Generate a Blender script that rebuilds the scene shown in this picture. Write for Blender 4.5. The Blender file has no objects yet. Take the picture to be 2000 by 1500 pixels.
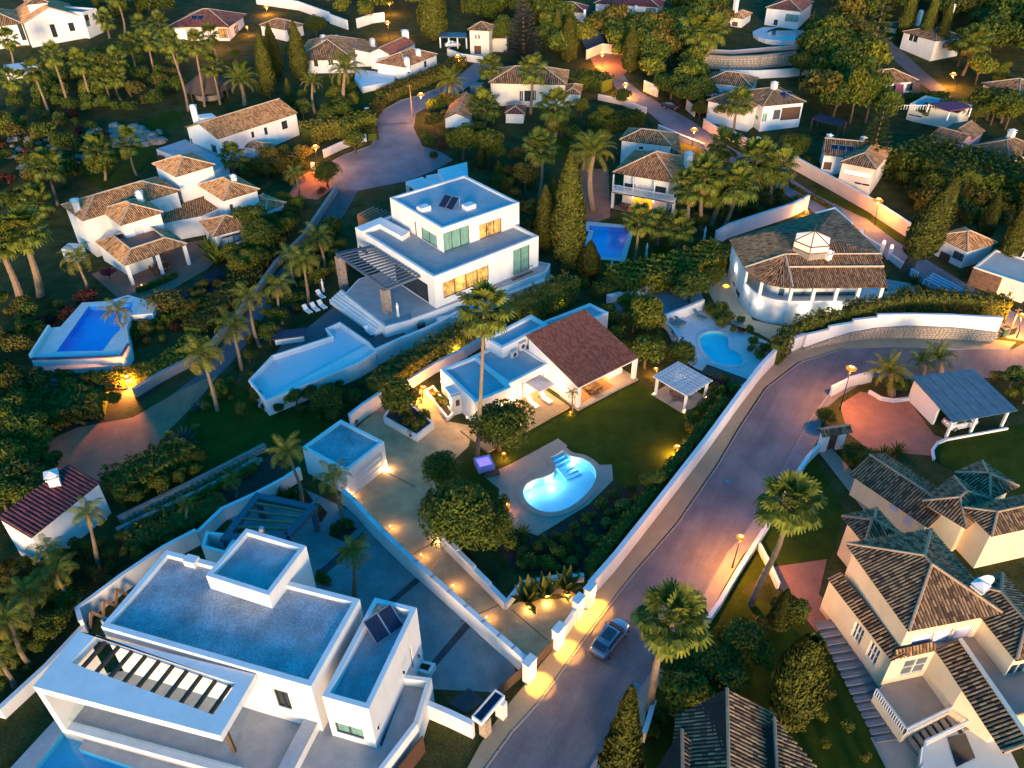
import bpy, bmesh, math, random
import numpy as np
from math import radians, sin, cos, pi, atan2, hypot
from mathutils import Vector, Matrix, Quaternion, Euler
from mathutils.geometry import tessellate_polygon

random.seed(7)
np.random.seed(7)
SC = bpy.context.scene
COL = SC.collection

# ------------------------------------------------------------------ camera, sky, sun, exposure
F, TH, ROLL, CH = 1540.0, radians(36.5), radians(-0.7),60.0
cam_d = bpy.data.cameras.new('camera')
cam = bpy.data.objects.new('camera', cam_d)
COL.objects.link(cam)
cam_d.sensor_width = 36.0
cam_d.lens = F / 2000.0 * 36.0
cam_d.clip_start = 0.5
cam_d.clip_end = 6000
_c, _s = cos(ROLL), sin(ROLL)
_r = Vector((_c, _s * sin(TH), _s * cos(TH)))
_u = Vector((-_s, _c * sin(TH), _c * cos(TH)))
_b = -Vector((0, cos(TH),-sin(TH)))
cam.matrix_world = Matrix(((_r.x, _u.x, _b.x, 0),(_r.y, _u.y, _b.y, 0),(_r.z, _u.z, _b.z, CH),(0,0,0,1)))
SC.camera = cam

SUN_EL, SUN_AZ = radians(5.0), radians(178.0)      # the low glow stands behind the camera, a little to its right
world = bpy.data.worlds.new('World')
SC.world = world
world.use_nodes = True
wn = world.node_tree.nodes
wl = world.node_tree.links
bg = wn['Background']
sky = wn.new('ShaderNodeTexSky')
sky.sky_type = 'NISHITA'
sky.sun_disc = False
sky.sun_elevation = SUN_EL
sky.sun_rotation = SUN_AZ
sky.air_density = 1.0
sky.dust_density = 0.6
sky.ozone_density = 3.0
hs = wn.new('ShaderNodeHueSaturation')
hs.inputs['Saturation'].default_value = 1.6
hs.inputs['Hue'].default_value = 0.500
wl.new(sky.outputs['Color'], hs.inputs['Color'])
wl.new(hs.outputs['Color'], bg.inputs['Color'])
bg.inputs['Strength'].default_value = 0.12

sun_d = bpy.data.lights.new('sun', 'SUN')
sun_d.energy = 1.12
sun_d.angle = radians(16)
sun_d.color = (1.0,0.69,0.43)
sun = bpy.data.objects.new('sun', sun_d)
COL.objects.link(sun)
sv = Vector((sin(SUN_AZ) * cos(SUN_EL), cos(SUN_AZ) * cos(SUN_EL), sin(SUN_EL)))
sun.rotation_euler = sv.to_track_quat('Z', 'Y').to_euler()
sun.location = (0,-60,60)

SC.view_settings.view_transform = 'Standard'
SC.view_settings.look = 'None'
SC.view_settings.gamma = 1
SC.view_settings.use_curve_mapping = False
SC.view_settings.exposure = 2.75
LK = 0.34                                            # all lamps together
SC.cycles.use_denoising = True
SC.cycles.max_bounces = 5
SC.cycles.diffuse_bounces = 3
SC.cycles.glossy_bounces = 2
SC.cycles.transmission_bounces = 3
SC.cycles.transparent_max_bounces = 6
SC.cycles.sample_clamp_indirect = 4
SC.cycles.caustics_reflective = False
SC.cycles.caustics_refractive = False

# ------------------------------------------------------------------ where things stand
SL, Y0 = 0.085,130.0
def G(x, y):
    return max(0.0,(y - Y0) * SL)
def ray(px, py):
    x = (px - 1000) / F
    y = -(py - 750) / F
    x, y = _c * x - _s * y, _s * x + _c * y
    return Vector((x, cos(TH) + y * sin(TH),-sin(TH) + y * cos(TH)))
def V(px, py, z=None, dz=0.0):
    d = ray(px, py)
    if z is None:
        t = (CH - dz) / -d.z
        if t * d.y > Y0:
            t = (CH - dz + SL * Y0) / (SL * d.y - d.z)
    else:
        t = (CH - z) / -d.z
    return Vector((0,0, CH)) + t * d
def Vt(p, dz=0.0):
    return V(p[0], p[1], None, dz)
def zat(xy, px, py):
    d = ray(px, py)
    return CH + hypot(xy[0], xy[1]) / hypot(d.x, d.y) * d.z
def lift(b, t, z=None):
    B = V(b[0], b[1], z)
    return B, zat(B, *t) - B.z
def K(ox, oy, s, *pts):
    return [(ox + p[0] / s, oy + p[1] / s) for p in pts]
def rect(A, B, C):
    A, B, C = [Vector((p[0], p[1])) for p in (A, B, C)]
    e = (B - A).normalized()
    n = Vector((-e.y, e.x))
    D = n * (C - A).dot(n)
    return [A, B, B + D, A + D]
def ccw(P):
    P = [Vector((p[0], p[1])) for p in P]
    a = sum(P[i].x * P[(i + 1) % len(P)].y - P[(i + 1) % len(P)].x * P[i].y for i in range(len(P)))
    return P if a > 0 else P[::-1]
def mid(*ps):
    return sum((Vector((p[0], p[1],0)) for p in ps), Vector((0,0,0))) / len(ps)
def arc(c, r0, a0, a1, n):
    return [Vector((c[0] + r0 * cos(a0 + (a1 - a0) * i / n), c[1] + r0 * sin(a0 + (a1 - a0) * i / n))) for i in range(n + 1)]
def smooth(pts, k=4, closed=True):
    out, n = [], len(pts)
    P = [Vector(p[:2]) for p in pts]
    rng = range(n if closed else n - 1)
    for i in rng:
        if closed:
            a, b, c, d = P[i - 1], P[i], P[(i + 1) % n], P[(i + 2) % n]
        else:
            a, b, c, d = P[max(i - 1,0)], P[i], P[i + 1], P[min(i + 2, n - 1)]
        for j in range(k):
            t = j / k
            out.append(0.5 * ((2 * b) + (c - a) * t + (2 * a - 5 * b + 4 * c - d) * t * t + (3 * b - a - 3 * c + d) * t ** 3))
    if not closed:
        out.append(P[-1])
    return out

# ------------------------------------------------------------------ materials
def M(name, rgb, rough=0.85, var=0.12, scale=0.6, bump=0.0, bscale=8.0, island=0.0, obj=0.0, spec=0.3, emit=None, estr=0.0,
      metal=0.0, trans=0.0, coat=0.0, rgb2=None, detail=5.0, fine=0.0, streak=None, stain=0.0, stv=(1,1,1)):
    m = bpy.data.materials.new(name)
    m.use_nodes = True
    nt = m.node_tree
    N, L = nt.nodes, nt.links
    b = N['Principled BSDF']
    b.inputs['Roughness'].default_value = rough
    b.inputs['Specular IOR Level'].default_value = spec
    b.inputs['Metallic'].default_value = metal
    b.inputs['Coat Weight'].default_value = coat
    b.inputs['Transmission Weight'].default_value = trans
    c2 = rgb2 or tuple(min(1, v * (1 + var)) for v in rgb)
    c1 = tuple(v * (1 - var) for v in rgb) if rgb2 is None else rgb
    mix = N.new('ShaderNodeMix')
    mix.data_type = 'RGBA'
    mix.inputs[6].default_value = (*c1,1)
    mix.inputs[7].default_value = (*c2,1)
    geo = N.new('ShaderNodeNewGeometry')
    fac = None
    if island:
        fac = geo.outputs['Random Per Island']
    else:
        nz = N.new('ShaderNodeTexNoise')
        nz.inputs['Scale'].default_value = scale
        nz.inputs['Detail'].default_value = detail
        nz.inputs['Roughness'].default_value = 0.62
        if streak:
            mp = N.new('ShaderNodeMapping')
            mp.vector_type = 'TEXTURE'
            mp.inputs['Rotation'].default_value = (0,0, streak[0])
            mp.inputs['Scale'].default_value = (streak[1], streak[2],1)
            nz.inputs['Scale'].default_value = 1.0
            L.new(geo.outputs['Position'], mp.inputs['Vector'])
            L.new(mp.outputs[0], nz.inputs['Vector'])
        else:
            L.new(geo.outputs['Position'], nz.inputs['Vector'])
        rmp = N.new('ShaderNodeMapRange')
        rmp.inputs[1].default_value = 0.3
        rmp.inputs[2].default_value = 0.7
        L.new(nz.outputs['Fac'], rmp.inputs[0])
        fac = rmp.outputs[0]
    L.new(fac, mix.inputs[0])
    out = mix.outputs[2]
    if obj or fine:
        hv = N.new('ShaderNodeHueSaturation')
        if obj:
            oi = N.new('ShaderNodeObjectInfo')
            mr = N.new('ShaderNodeMapRange')
            mr.inputs[3].default_value = 1 - obj
            mr.inputs[4].default_value = 1 + obj
            L.new(oi.outputs['Random'], mr.inputs[0])
            L.new(mr.outputs[0], hv.inputs['Value'])
        else:
            n2 = N.new('ShaderNodeTexNoise')
            n2.inputs['Scale'].default_value = bscale
            n2.inputs['Detail'].default_value = 3
            L.new(geo.outputs['Position'], n2.inputs['Vector'])
            mr = N.new('ShaderNodeMapRange')
            mr.inputs[1].default_value = 0.25
            mr.inputs[2].default_value = 0.75
            mr.inputs[3].default_value = 1 - fine
            mr.inputs[4].default_value = 1 + fine
            L.new(n2.outputs['Fac'], mr.inputs[0])
            L.new(mr.outputs[0], hv.inputs['Value'])
        L.new(out, hv.inputs['Color'])
        out = hv.outputs['Color']
    if stain:
        mp2 = N.new('ShaderNodeMapping')
        mp2.inputs['Scale'].default_value = stv
        n3 = N.new('ShaderNodeTexNoise')
        n3.inputs['Scale'].default_value = 1.0
        n3.inputs['Detail'].default_value = 6
        n3.inputs['Roughness'].default_value = 0.7
        m3 = N.new('ShaderNodeMapRange')
        m3.inputs[1].default_value = 0.32
        m3.inputs[2].default_value = 0.62
        m3.inputs[3].default_value = 1 - stain
        m3.inputs[4].default_value = 1 + stain * 0.35
        h3 = N.new('ShaderNodeHueSaturation')
        L.new(geo.outputs['Position'], mp2.inputs['Vector'])
        L.new(mp2.outputs[0], n3.inputs['Vector'])
        L.new(n3.outputs['Fac'], m3.inputs[0])
        L.new(m3.outputs[0], h3.inputs['Value'])
        L.new(out, h3.inputs['Color'])
        out = h3.outputs['Color']
    L.new(out, b.inputs['Base Color'])
    if emit and rgb2:
        L.new(out, b.inputs['Emission Color'])
    if bump:
        nb = N.new('ShaderNodeTexNoise')
        nb.inputs['Scale'].default_value = bscale
        nb.inputs['Detail'].default_value = 4
        L.new(geo.outputs['Position'], nb.inputs['Vector'])
        bp = N.new('ShaderNodeBump')
        bp.inputs['Strength'].default_value = bump
        bp.inputs['Distance'].default_value = 0.05
        L.new(nb.outputs['Fac'], bp.inputs['Height'])
        L.new(bp.outputs['Normal'], b.inputs['Normal'])
    if emit:
        if not rgb2: b.inputs['Emission Color'].default_value = (*emit, 1)
        b.inputs['Emission Strength'].default_value = estr
    return m

def leafmat(name, a, b_, tr=0.25):
    m = M(name, a, 0.75, island=1, rgb2=b_, spec=0.12, obj=0.22)
    nt = m.node_tree
    N, L = nt.nodes, nt.links
    p = N['Principled BSDF']
    src = p.inputs['Base Color'].links[0].from_socket
    t = N.new('ShaderNodeBsdfTranslucent')
    L.new(src, t.inputs['Color'])
    mx = N.new('ShaderNodeMixShader')
    mx.inputs[0].default_value = tr
    L.new(p.outputs[0], mx.inputs[1])
    L.new(t.outputs[0], mx.inputs[2])
    L.new(mx.outputs[0], N['Material Output'].inputs['Surface'])
    return m

def watermat(name, tint):
    m = bpy.data.materials.new(name)
    m.use_nodes = True
    N, L = m.node_tree.nodes, m.node_tree.links
    N.remove(N['Principled BSDF'])
    tr = N.new('ShaderNodeBsdfTransparent')
    tr.inputs['Color'].default_value = (*tint, 1)
    gl = N.new('ShaderNodeBsdfGlossy')
    gl.inputs['Roughness'].default_value = 0.03
    fr = N.new('ShaderNodeFresnel')
    fr.inputs['IOR'].default_value = 1.33
    nz = N.new('ShaderNodeTexNoise')
    nz.inputs['Scale'].default_value = 1.6
    nz.inputs['Detail'].default_value = 3
    geo = N.new('ShaderNodeNewGeometry')
    L.new(geo.outputs['Position'], nz.inputs['Vector'])
    bp = N.new('ShaderNodeBump')
    bp.inputs['Strength'].default_value = 0.12
    bp.inputs['Distance'].default_value = 0.1
    L.new(nz.outputs['Fac'], bp.inputs['Height'])
    L.new(bp.outputs[0], gl.inputs['Normal'])
    L.new(bp.outputs[0], fr.inputs['Normal'])
    mx = N.new('ShaderNodeMixShader')
    bk = N.new('ShaderNodeMath')
    bk.operation = 'MULTIPLY_ADD'
    bk.inputs[1].default_value = -1
    bk.inputs[2].default_value = 1
    ml = N.new('ShaderNodeMath')
    ml.operation = 'MULTIPLY'
    L.new(geo.outputs['Backfacing'], bk.inputs[0])
    L.new(bk.outputs[0], ml.inputs[0])
    L.new(fr.outputs[0], ml.inputs[1])
    L.new(ml.outputs[0], mx.inputs[0])
    L.new(tr.outputs[0], mx.inputs[1])
    L.new(gl.outputs[0], mx.inputs[2])
    L.new(mx.outputs[0], N['Material Output'].inputs['Surface'])
    return m

def emat(name, rgb, s):
    return M(name, (0.02,0.012,0.005),0.5,0, emit=rgb, estr=s)

white = M('white_render', (0.66,0.645,0.62),0.9,0.05,0.35,0.15,14, stain=0.10, stv=(0.5,0.5,0.12))
cream = M('cream_render', (0.70,0.62,0.50),0.9,0.07,0.4,0.15,14)
yellow = M('yellow_render', (0.72,0.57,0.38),0.9,0.05,0.4,0.15,14, stain=0.09, stv=(0.5,0.5,0.12))
pink = M('pink_render', (0.60,0.30,0.30),0.9,0.08,0.4,0.1,14)
peach = M('peach_render', (0.62,0.45,0.36),0.9,0.08,0.4,0.1,14)
gravelroof = M('roof_gravel', (0.30,0.32,0.34),0.95,0.32,0.42,0.9,10, fine=0.45)
flatroof = M('roof_screed', (0.34,0.36,0.38),0.9,0.12,0.5,0.25,9, fine=0.10)
paving = M('paving_grey', (0.30,0.30,0.30),0.8,0.14,0.7,0.2,6, fine=0.08)
darkdeck = M('dark_deck', (0.085,0.088,0.095),0.7,0.15,1.0,0.2,5)
stone = M('rough_stone', (0.26,0.22,0.18),0.95,0.35,1.6,0.9,3.0, island=1, rgb2=(0.50,0.40,0.28))
stonebed = M('mortar', (0.22,0.19,0.16),0.95,0.2,1.5,0.6,4)
travertine = M('travertine', (0.33,0.255,0.195),0.7,0.10,1.2,0.1,9)
poolstone = M('pale_pool_stone', (0.55,0.54,0.52),0.8,0.10,1.0,0.1,9)
asphalt = M('worn_asphalt', (0.130,0.106,0.108),0.75,0.22,0.16,0.35,7, fine=0.13, detail=9, stain=0.26, stv=(0.22,0.22,0.22), rgb2=(0.215,0.170,0.160), streak=(1.02,22,2.2))
pavers = M('block_paving', (0.17,0.16,0.172),0.8,0.16,0.22,0.35,6, fine=0.14, stain=0.25, stv=(0.3,0.3,0.3))
lanemat = M('lane_asphalt', (0.09,0.085,0.09),0.85,0.2,0.3,0.3,7)
sandwalk = M('sand_pavement', (0.34,0.25,0.15),0.9,0.12,0.5,0.2,9, fine=0.10)
drive = M('washed_gravel_drive', (0.48,0.31,0.16),0.85,0.12,0.4,0.35,12, fine=0.14, stain=0.2, stv=(0.4,0.4,0.4))
bluedrive = M('grey_gravel_drive', (0.18,0.22,0.22),0.9,0.16,0.5,0.35,9, fine=0.2, stain=0.25, stv=(0.3,0.3,0.3))
terracotta = M('terracotta_paving', (0.28,0.125,0.08),0.8,0.15,0.6,0.25,6, fine=0.12)
brickred = M('red_lane_paving', (0.38,0.135,0.072),0.85,0.2,0.5,0.3,6, fine=0.15)
lawnmat = M('lawn_grass', (0.026,0.042,0.004),0.95,0.35,0.5,0.6,12, fine=0.35, rgb2=(0.048,0.066,0.007), spec=0.05)
roughmat = M('rough_grass', (0.026,0.034,0.008),0.95,0.4,0.35,0.9,5, fine=0.45, rgb2=(0.080,0.072,0.024), spec=0.05)
soil = M('dark_soil', (0.035,0.026,0.018),0.95,0.4,0.8,0.8,6, fine=0.4)
rockbank = M('pale_rock_bank', (0.16,0.13,0.10),0.95,0.5,0.5,1.0,2.5, fine=0.5, rgb2=(0.34,0.28,0.22))
kerbm = M('kerb_stone', (0.25,0.22,0.20),0.85,0.1,1.0)
woodm = M('dark_timber', (0.10,0.058,0.035),0.7,0.25,2.0)
woodlt = M('warm_timber', (0.26,0.15,0.085),0.7,0.2,2.0)
teak = M('terrace_timber', (0.34,0.22,0.12),0.7,0.15,2.0)
steel = M('dark_steel', (0.05,0.055,0.06),0.5,0.1,2.0, metal=0.4)
bluegreyfr = M('blue_grey_frame', (0.08,0.10,0.13),0.7,0.1,1.0)
metal = M('grey_metal', (0.35,0.36,0.37),0.4,0.08,2.0, metal=0.8)
glass = M('dark_glass', (0.020,0.028,0.032),0.06,0.2,0.5, spec=0.7, coat=0.3)
tealglass = M('curtained_glass', (0.15,0.30,0.25),0.12,0.18,1.2, spec=0.5, coat=0.2, stain=0.35, stv=(4.5,4.5,0.15))
greyglass = M('grey_glass', (0.10,0.115,0.12),0.1,0.3,0.8, spec=0.6)
warmglass = M('lit_glass', (0.10,0.07,0.04),0.12,0.5,0.8, rgb2=(0.85,0.46,0.11), emit=(1.0,0.56,0.16), estr=0.11, spec=0.5, stain=0.5, stv=(2.5,2.5,1.2))
litwhite = M('lit_doorway', (0.8,0.7,0.5),0.3,0.1,0.9, emit=(1.0,0.66,0.26), estr=0.75)
ambg = M('amber_glass', (0.3,0.14,0.02),0.2,0.2,1.5, emit=(1.0,0.36,0.02), estr=0.22)
shutter = M('closed_shutter', (0.55,0.53,0.52),0.7,0.06,2.0)
lilac = M('lilac_shutter', (0.50,0.48,0.60),0.7,0.06,2.0)
browndoor = M('brown_door', (0.10,0.05,0.03),0.6,0.1,2.0)
solarm = M('solar_cell', (0.008,0.012,0.035),0.25,0.3,4.0, spec=0.4)
tile_brown = M('clay_tile_brown', (0.15,0.066,0.030),0.9,0, island=1, rgb2=(0.48,0.255,0.115))
tile_tan = M('clay_tile_tan', (0.23,0.100,0.038),0.9,0, island=1, rgb2=(0.62,0.345,0.150))
tile_red = M('clay_tile_red', (0.16,0.052,0.034),0.9,0, island=1, rgb2=(0.30,0.115,0.078))
tile_dark = M('clay_tile_weathered', (0.075,0.042,0.026),0.92,0, island=1, rgb2=(0.40,0.235,0.115))
tile_wine = M('clay_tile_wine', (0.095,0.028,0.035),0.9,0, island=1, rgb2=(0.19,0.055,0.06))
tile_grey = M('clay_tile_grey', (0.10,0.058,0.034),0.92,0, island=1, rgb2=(0.30,0.185,0.100))
bed_dark = M('channel_tile', (0.030,0.020,0.016),0.95,0.3,2.0)
ridgem = M('ridge_mortar', (0.46,0.34,0.23),0.9,0.15,2.0)
ridged = M('ridge_tile_dark', (0.34,0.23,0.14),0.9,0.2,2.0)
thatch = M('thatch', (0.085,0.055,0.042),1.0,0.3,3.0,0.9,9)
bluetile = M('blue_mosaic', (0.02,0.25,0.66),0.3,0.12,0.8)
tealtile = M('teal_mosaic', (0.05,0.66,0.70),0.3,0.10,0.8)
paletile = M('pale_blue_mosaic', (0.24,0.58,0.72),0.4,0.06,0.8)
greytile = M('grey_blue_mosaic', (0.20,0.33,0.42),0.4,0.1,0.8)
water = watermat('pool_water', (0.72,0.93,0.98))
waterd = watermat('deep_pool_water', (0.82,0.96,0.99))
waterc = watermat('clear_water', (0.95,0.98,1.0))
purple = M('purple_awning', (0.16,0.035,0.075),0.8,0.15,1.5)
bluepanel = M('blue_sheet_roof', (0.075,0.125,0.155),0.6,0.2,1.2,0.2,5)
canvas = M('parasol_canvas', (0.55,0.44,0.40),0.9,0.06,2)
plastic = M('white_cushion', (0.72,0.70,0.66),0.8,0.05,3)
tealpl = M('teal_cushion', (0.06,0.17,0.20),0.8,0.1,3)
bark = M('bark', (0.085,0.060,0.042),0.95,0.3,3.0,0.6,9)
palmbark = M('palm_trunk', (0.20,0.135,0.085),0.95,0.25,2.2,0.6,12)
lf_olive = leafmat('olive_leaves', (0.052,0.064,0.007),(0.190,0.190,0.022))
lf_dark = leafmat('dark_leaves', (0.026,0.044,0.007),(0.110,0.135,0.018))
lf_brown = leafmat('brownish_leaves', (0.055,0.046,0.008),(0.170,0.135,0.024))
lf_silver = leafmat('silvery_needles', (0.060,0.065,0.050),(0.15,0.14,0.10))
lf_red = leafmat('red_leaves', (0.050,0.015,0.010),(0.17,0.05,0.03))
lf_cyp = leafmat('cypress_scales', (0.034,0.042,0.008),(0.115,0.120,0.022),0.1)
lf_palm = leafmat('palm_leaflets', (0.052,0.074,0.010),(0.180,0.195,0.028))
lf_palmy = leafmat('yellowing_palm_leaflets', (0.085,0.085,0.014),(0.23,0.19,0.034))
lf_dry = leafmat('dry_palm_leaflets', (0.10,0.068,0.03),(0.20,0.14,0.065))
lf_blue = leafmat('blue_agave_leaves', (0.045,0.075,0.065),(0.10,0.14,0.12))
lf_flower = leafmat('magenta_blossom', (0.10,0.015,0.04),(0.20,0.03,0.08))
bulb = emat('sodium_bulb', (1.0,0.42,0.10),1.6)
glowring = emat('sodium_halo', (1.0,0.30,0.015),0.17)  # emissive orange that imitates the halo round a lamp
bulbw = emat('warm_bulb', (1.0,0.50,0.14),1.6)
bulbcool = emat('pool_lamp', (0.9,0.97,1.0),8.0)
carpaint = M('silver_paint', (0.24,0.24,0.29),0.25,0.03,2, metal=0.7, coat=0.6)
carpaintw = M('pale_car_paint', (0.55,0.56,0.58),0.3,0.03,2, metal=0.4, coat=0.5)
tyre = M('rubber', (0.02,0.02,0.02),0.9,0.1,4)
redlens = M('red_lens', (0.30,0.01,0.01),0.2,0.05,4)
clearlens = M('clear_lens', (0.65,0.68,0.70),0.1,0.05,4)
tubmat = M('lilac_tub_shell', (0.35,0.33,0.62),0.3,0.05,2)
tubwater = M('lit_tub_water', (0.2,0.15,0.8),0.1,0.3,3.0, emit=(0.20,0.14,1.0), estr=0.28)

# ------------------------------------------------------------------ objects
ORG = {}
def tag(o, label=None, cat=None, group=None, kind=None):
    if label: o['label'] = label
    if cat: o['category'] = cat
    if group: o['group'] = group
    if kind: o['kind'] = kind
    return o
def thing(name, loc, label, cat, group=None):
    o = bpy.data.objects.new(name, None)
    o.empty_display_size = 0.3
    COL.objects.link(o)
    o.location = (loc[0], loc[1], loc[2] if len(loc) > 2 else 0)
    ORG[o.name] = Vector(o.location)
    return tag(o, label, cat, group)
def addobj(name, data, parent=None, loc=(0,0,0)):
    o = bpy.data.objects.new(name, data)
    COL.objects.link(o)
    if parent is not None:
        o.parent = parent
        ORG[o.name] = ORG.get(parent.name, Vector((0,0,0)))
    o.location = loc
    return o

class MB:
    def __init__(self):
        self.v, self.f = [],[]
    def face(self, pts):
        n = len(self.v)
        self.v.extend([tuple(p) for p in pts])
        self.f.append(tuple(range(n, n + len(pts))))
    def grid(self, rows, closed=False):
        n = len(self.v)
        w = len(rows[0])
        for r in rows:
            self.v.extend([tuple(p) for p in r])
        for i in range(len(rows) - 1):
            for j in range(w if closed else w - 1):
                k = (j + 1) % w
                self.f.append((n + i * w + j, n + i * w + k, n + (i + 1) * w + k, n + (i + 1) * w + j))
    def prism(self, poly, z0, z1, top=True, bottom=False):
        P = ccw(poly)
        n = len(self.v)
        m = len(P)
        zz0 = z0 if callable(z0) else (lambda p: z0)
        zz1 = z1 if callable(z1) else (lambda p: z1)
        self.v.extend([(p.x, p.y, zz0(p)) for p in P])
        self.v.extend([(p.x, p.y, zz1(p)) for p in P])
        for i in range(m):
            j = (i + 1) % m
            self.f.append((n + i, n + j, n + m + j, n + m + i))
        if top: self.f.append(tuple(n + m + i for i in range(m)))
        if bottom: self.f.append(tuple(n + i for i in reversed(range(m))))
    def obox(self, c, u, half, z0, z1):
        u = Vector((u[0], u[1])).normalized()
        w = Vector((-u.y, u.x))
        c = Vector((c[0], c[1]))
        a, b = half
        self.prism([c - u * a - w * b, c + u * a - w * b, c + u * a + w * b, c - u * a + w * b], z0, z1, True, True)
    def beam(self, p, q, w, h):
        p, q = Vector(p), Vector(q)
        d = (q - p).normalized()
        up = Vector((0,0,1)) if abs(d.z) < 0.95 else Vector((1,0,0))
        s = d.cross(up).normalized() * w / 2
        t = s.cross(d).normalized() * h / 2
        n = len(self.v)
        for e in (p, q):
            for a, b in ((-1,-1),(1,-1),(1,1),(-1,1)):
                self.v.append(tuple(e + s * a + t * b))
        for f in ((0,1,5,4),(1,2,6,5),(2,3,7,6),(3,0,4,7),(3,2,1,0),(4,5,6,7)):
            self.f.append(tuple(n + i for i in f))
    def tube(self, pts, rad, n=8, cap=True):
        P = [Vector(p) for p in pts]
        rows = []
        for i, p in enumerate(P):
            d = (P[min(i + 1, len(P) - 1)] - P[max(i - 1,0)]).normalized()
            up = Vector((0,0,1)) if abs(d.z) < 0.9 else Vector((1,0,0))
            s = d.cross(up).normalized()
            t = s.cross(d)
            r = rad[i] if isinstance(rad, (list, tuple)) else rad
            rows.append([p + (s * cos(2 * pi * k / n) + t * sin(2 * pi * k / n)) * r for k in range(n)])
        self.grid(rows, True)
        if cap:
            b = len(self.v)
            self.v.append(tuple(P[-1]))
            o = b - n
            for k in range(n):
                self.f.append((o + k, o + (k + 1) % n, b))
    def lathe(self, c, prof, n=12):
        c = Vector(c)
        self.grid([[c + Vector((r * cos(2 * pi * k / n), r * sin(2 * pi * k / n), z)) for k in range(n)] for r, z in prof], True)
    def poly(self, loop, holes=(), z=0.0):
        loops = [[Vector((p[0], p[1], z)) for p in ccw(loop)]] + [[Vector((p[0], p[1], z)) for p in ccw(h)] for h in holes]
        tri = tessellate_polygon(loops)
        n = len(self.v)
        flat = [p for l in loops for p in l]
        self.v.extend([tuple(p) for p in flat])
        for t in tri:
            a, b, c = (flat[i] for i in t)
            if (b - a).cross(c - a).z < 0: t = (t[0], t[2], t[1])
            self.f.append(tuple(n + i for i in t))
    def build(self, name, mat, parent=None, label=None, kind=None, sm=False):
        me = bpy.data.meshes.new(name)
        if parent is not None:
            o0 = ORG[parent.name]
        else:
            o0 = Vector((0,0,0))
            if self.v:
                a = np.array(self.v)
                o0 = Vector((a[:, 0].mean(), a[:, 1].mean(), a[:, 2].min()))
        me.from_pydata([(x - o0.x, y - o0.y, z - o0.z) for x, y, z in self.v],[], self.f)
        me.materials.append(mat)
        if sm:
            me.polygons.foreach_set('use_smooth', [True] * len(me.polygons))
        o = addobj(name, me, parent, (0,0,0) if parent is not None else o0)
        if parent is None: ORG[o.name] = o0
        if label: o['label'] = label
        if kind: o['kind'] = kind
        return o

def lamp_light(parent, loc, power, color=(1.0,0.52,0.14), r=0.25, kind='POINT', target=None, size=None, blend=0.3):
    d = bpy.data.lights.new('light', kind)
    d.energy = power * LK
    d.color = color
    d.shadow_soft_size = r
    if kind == 'SPOT':
        d.spot_size = size
        d.spot_blend = blend
    o = bpy.data.objects.new('light', d)
    COL.objects.link(o)
    o.parent = parent
    o.location = Vector(loc) - ORG[parent.name]
    if target is not None:
        o.rotation_euler = (Vector(loc) - Vector(target)).to_track_quat('Z', 'Y').to_euler()
    return o

# a sheet that lies on the ground: pixel or world outline, optional holes
def drape(me_mb, off):
    bm = bmesh.new()
    vs = [bm.verts.new(v) for v in me_mb.v]
    for f in me_mb.f:
        try: bm.faces.new([vs[i] for i in f])
        except ValueError: pass
    bmesh.ops.bisect_plane(bm, geom=bm.verts[:] + bm.edges[:] + bm.faces[:], plane_co=(0, Y0,0), plane_no=(0,1,0))
    for v in bm.verts:
        v.co.z = G(v.co.x, v.co.y) + off
    bm.normal_update()
    return bm
def sheet(name, pts, mat, off, holes=(), kind='structure', world_pts=False, parent=None):
    mb = MB()
    mb.poly(pts if world_pts else [Vt(p, off) for p in pts], holes)
    bm = drape(mb, off)
    me = bpy.data.meshes.new(name)
    bm.to_mesh(me)
    bm.free()
    me.materials.append(mat)
    o = addobj(name, me, parent)
    ORG[o.name] = Vector((0,0,0))
    if parent is None: o['kind'] = kind
    elif parent.name in ORG:
        o.location = -ORG[parent.name]
    return o

# offset strip along a polyline in plan
def strip(P, t0, t1):
    P = [Vector((p[0], p[1])) for p in P]
    L_, R_ = [],[]
    for i, p in enumerate(P):
        d0 = (p - P[i - 1]).normalized() if i > 0 else (P[1] - p).normalized()
        d1 = (P[i + 1] - p).normalized() if i < len(P) - 1 else d0
        n0, n1 = Vector((-d0.y, d0.x)), Vector((-d1.y, d1.x))
        n = (n0 + n1)
        n = n.normalized() if n.length > 1e-4 else n0
        k = 1 / max(0.45, n.dot(n0))
        L_.append(p + n * t0 * k)
        R_.append(p + n * t1 * k)
    return L_, R_
def wallstrip(mb, P, t, z0, z1):
    A, B = strip(P, -t / 2, t / 2)
    zf0 = z0 if callable(z0) else (lambda i: z0)
    zf1 = z1 if callable(z1) else (lambda i: z1)
    rows = []
    for i in range(len(P)):
        a, b = A[i], B[i]
        rows.append([(a.x, a.y, zf0(i)),(b.x, b.y, zf0(i)),(b.x, b.y, zf1(i)),(a.x, a.y, zf1(i))])
    n = len(mb.v)
    mb.grid(rows, True)
    mb.f.append((n + 3, n + 2, n + 1, n))
    e = n + 4 * (len(P) - 1)
    mb.f.append((e, e + 1, e + 2, e + 3))
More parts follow.
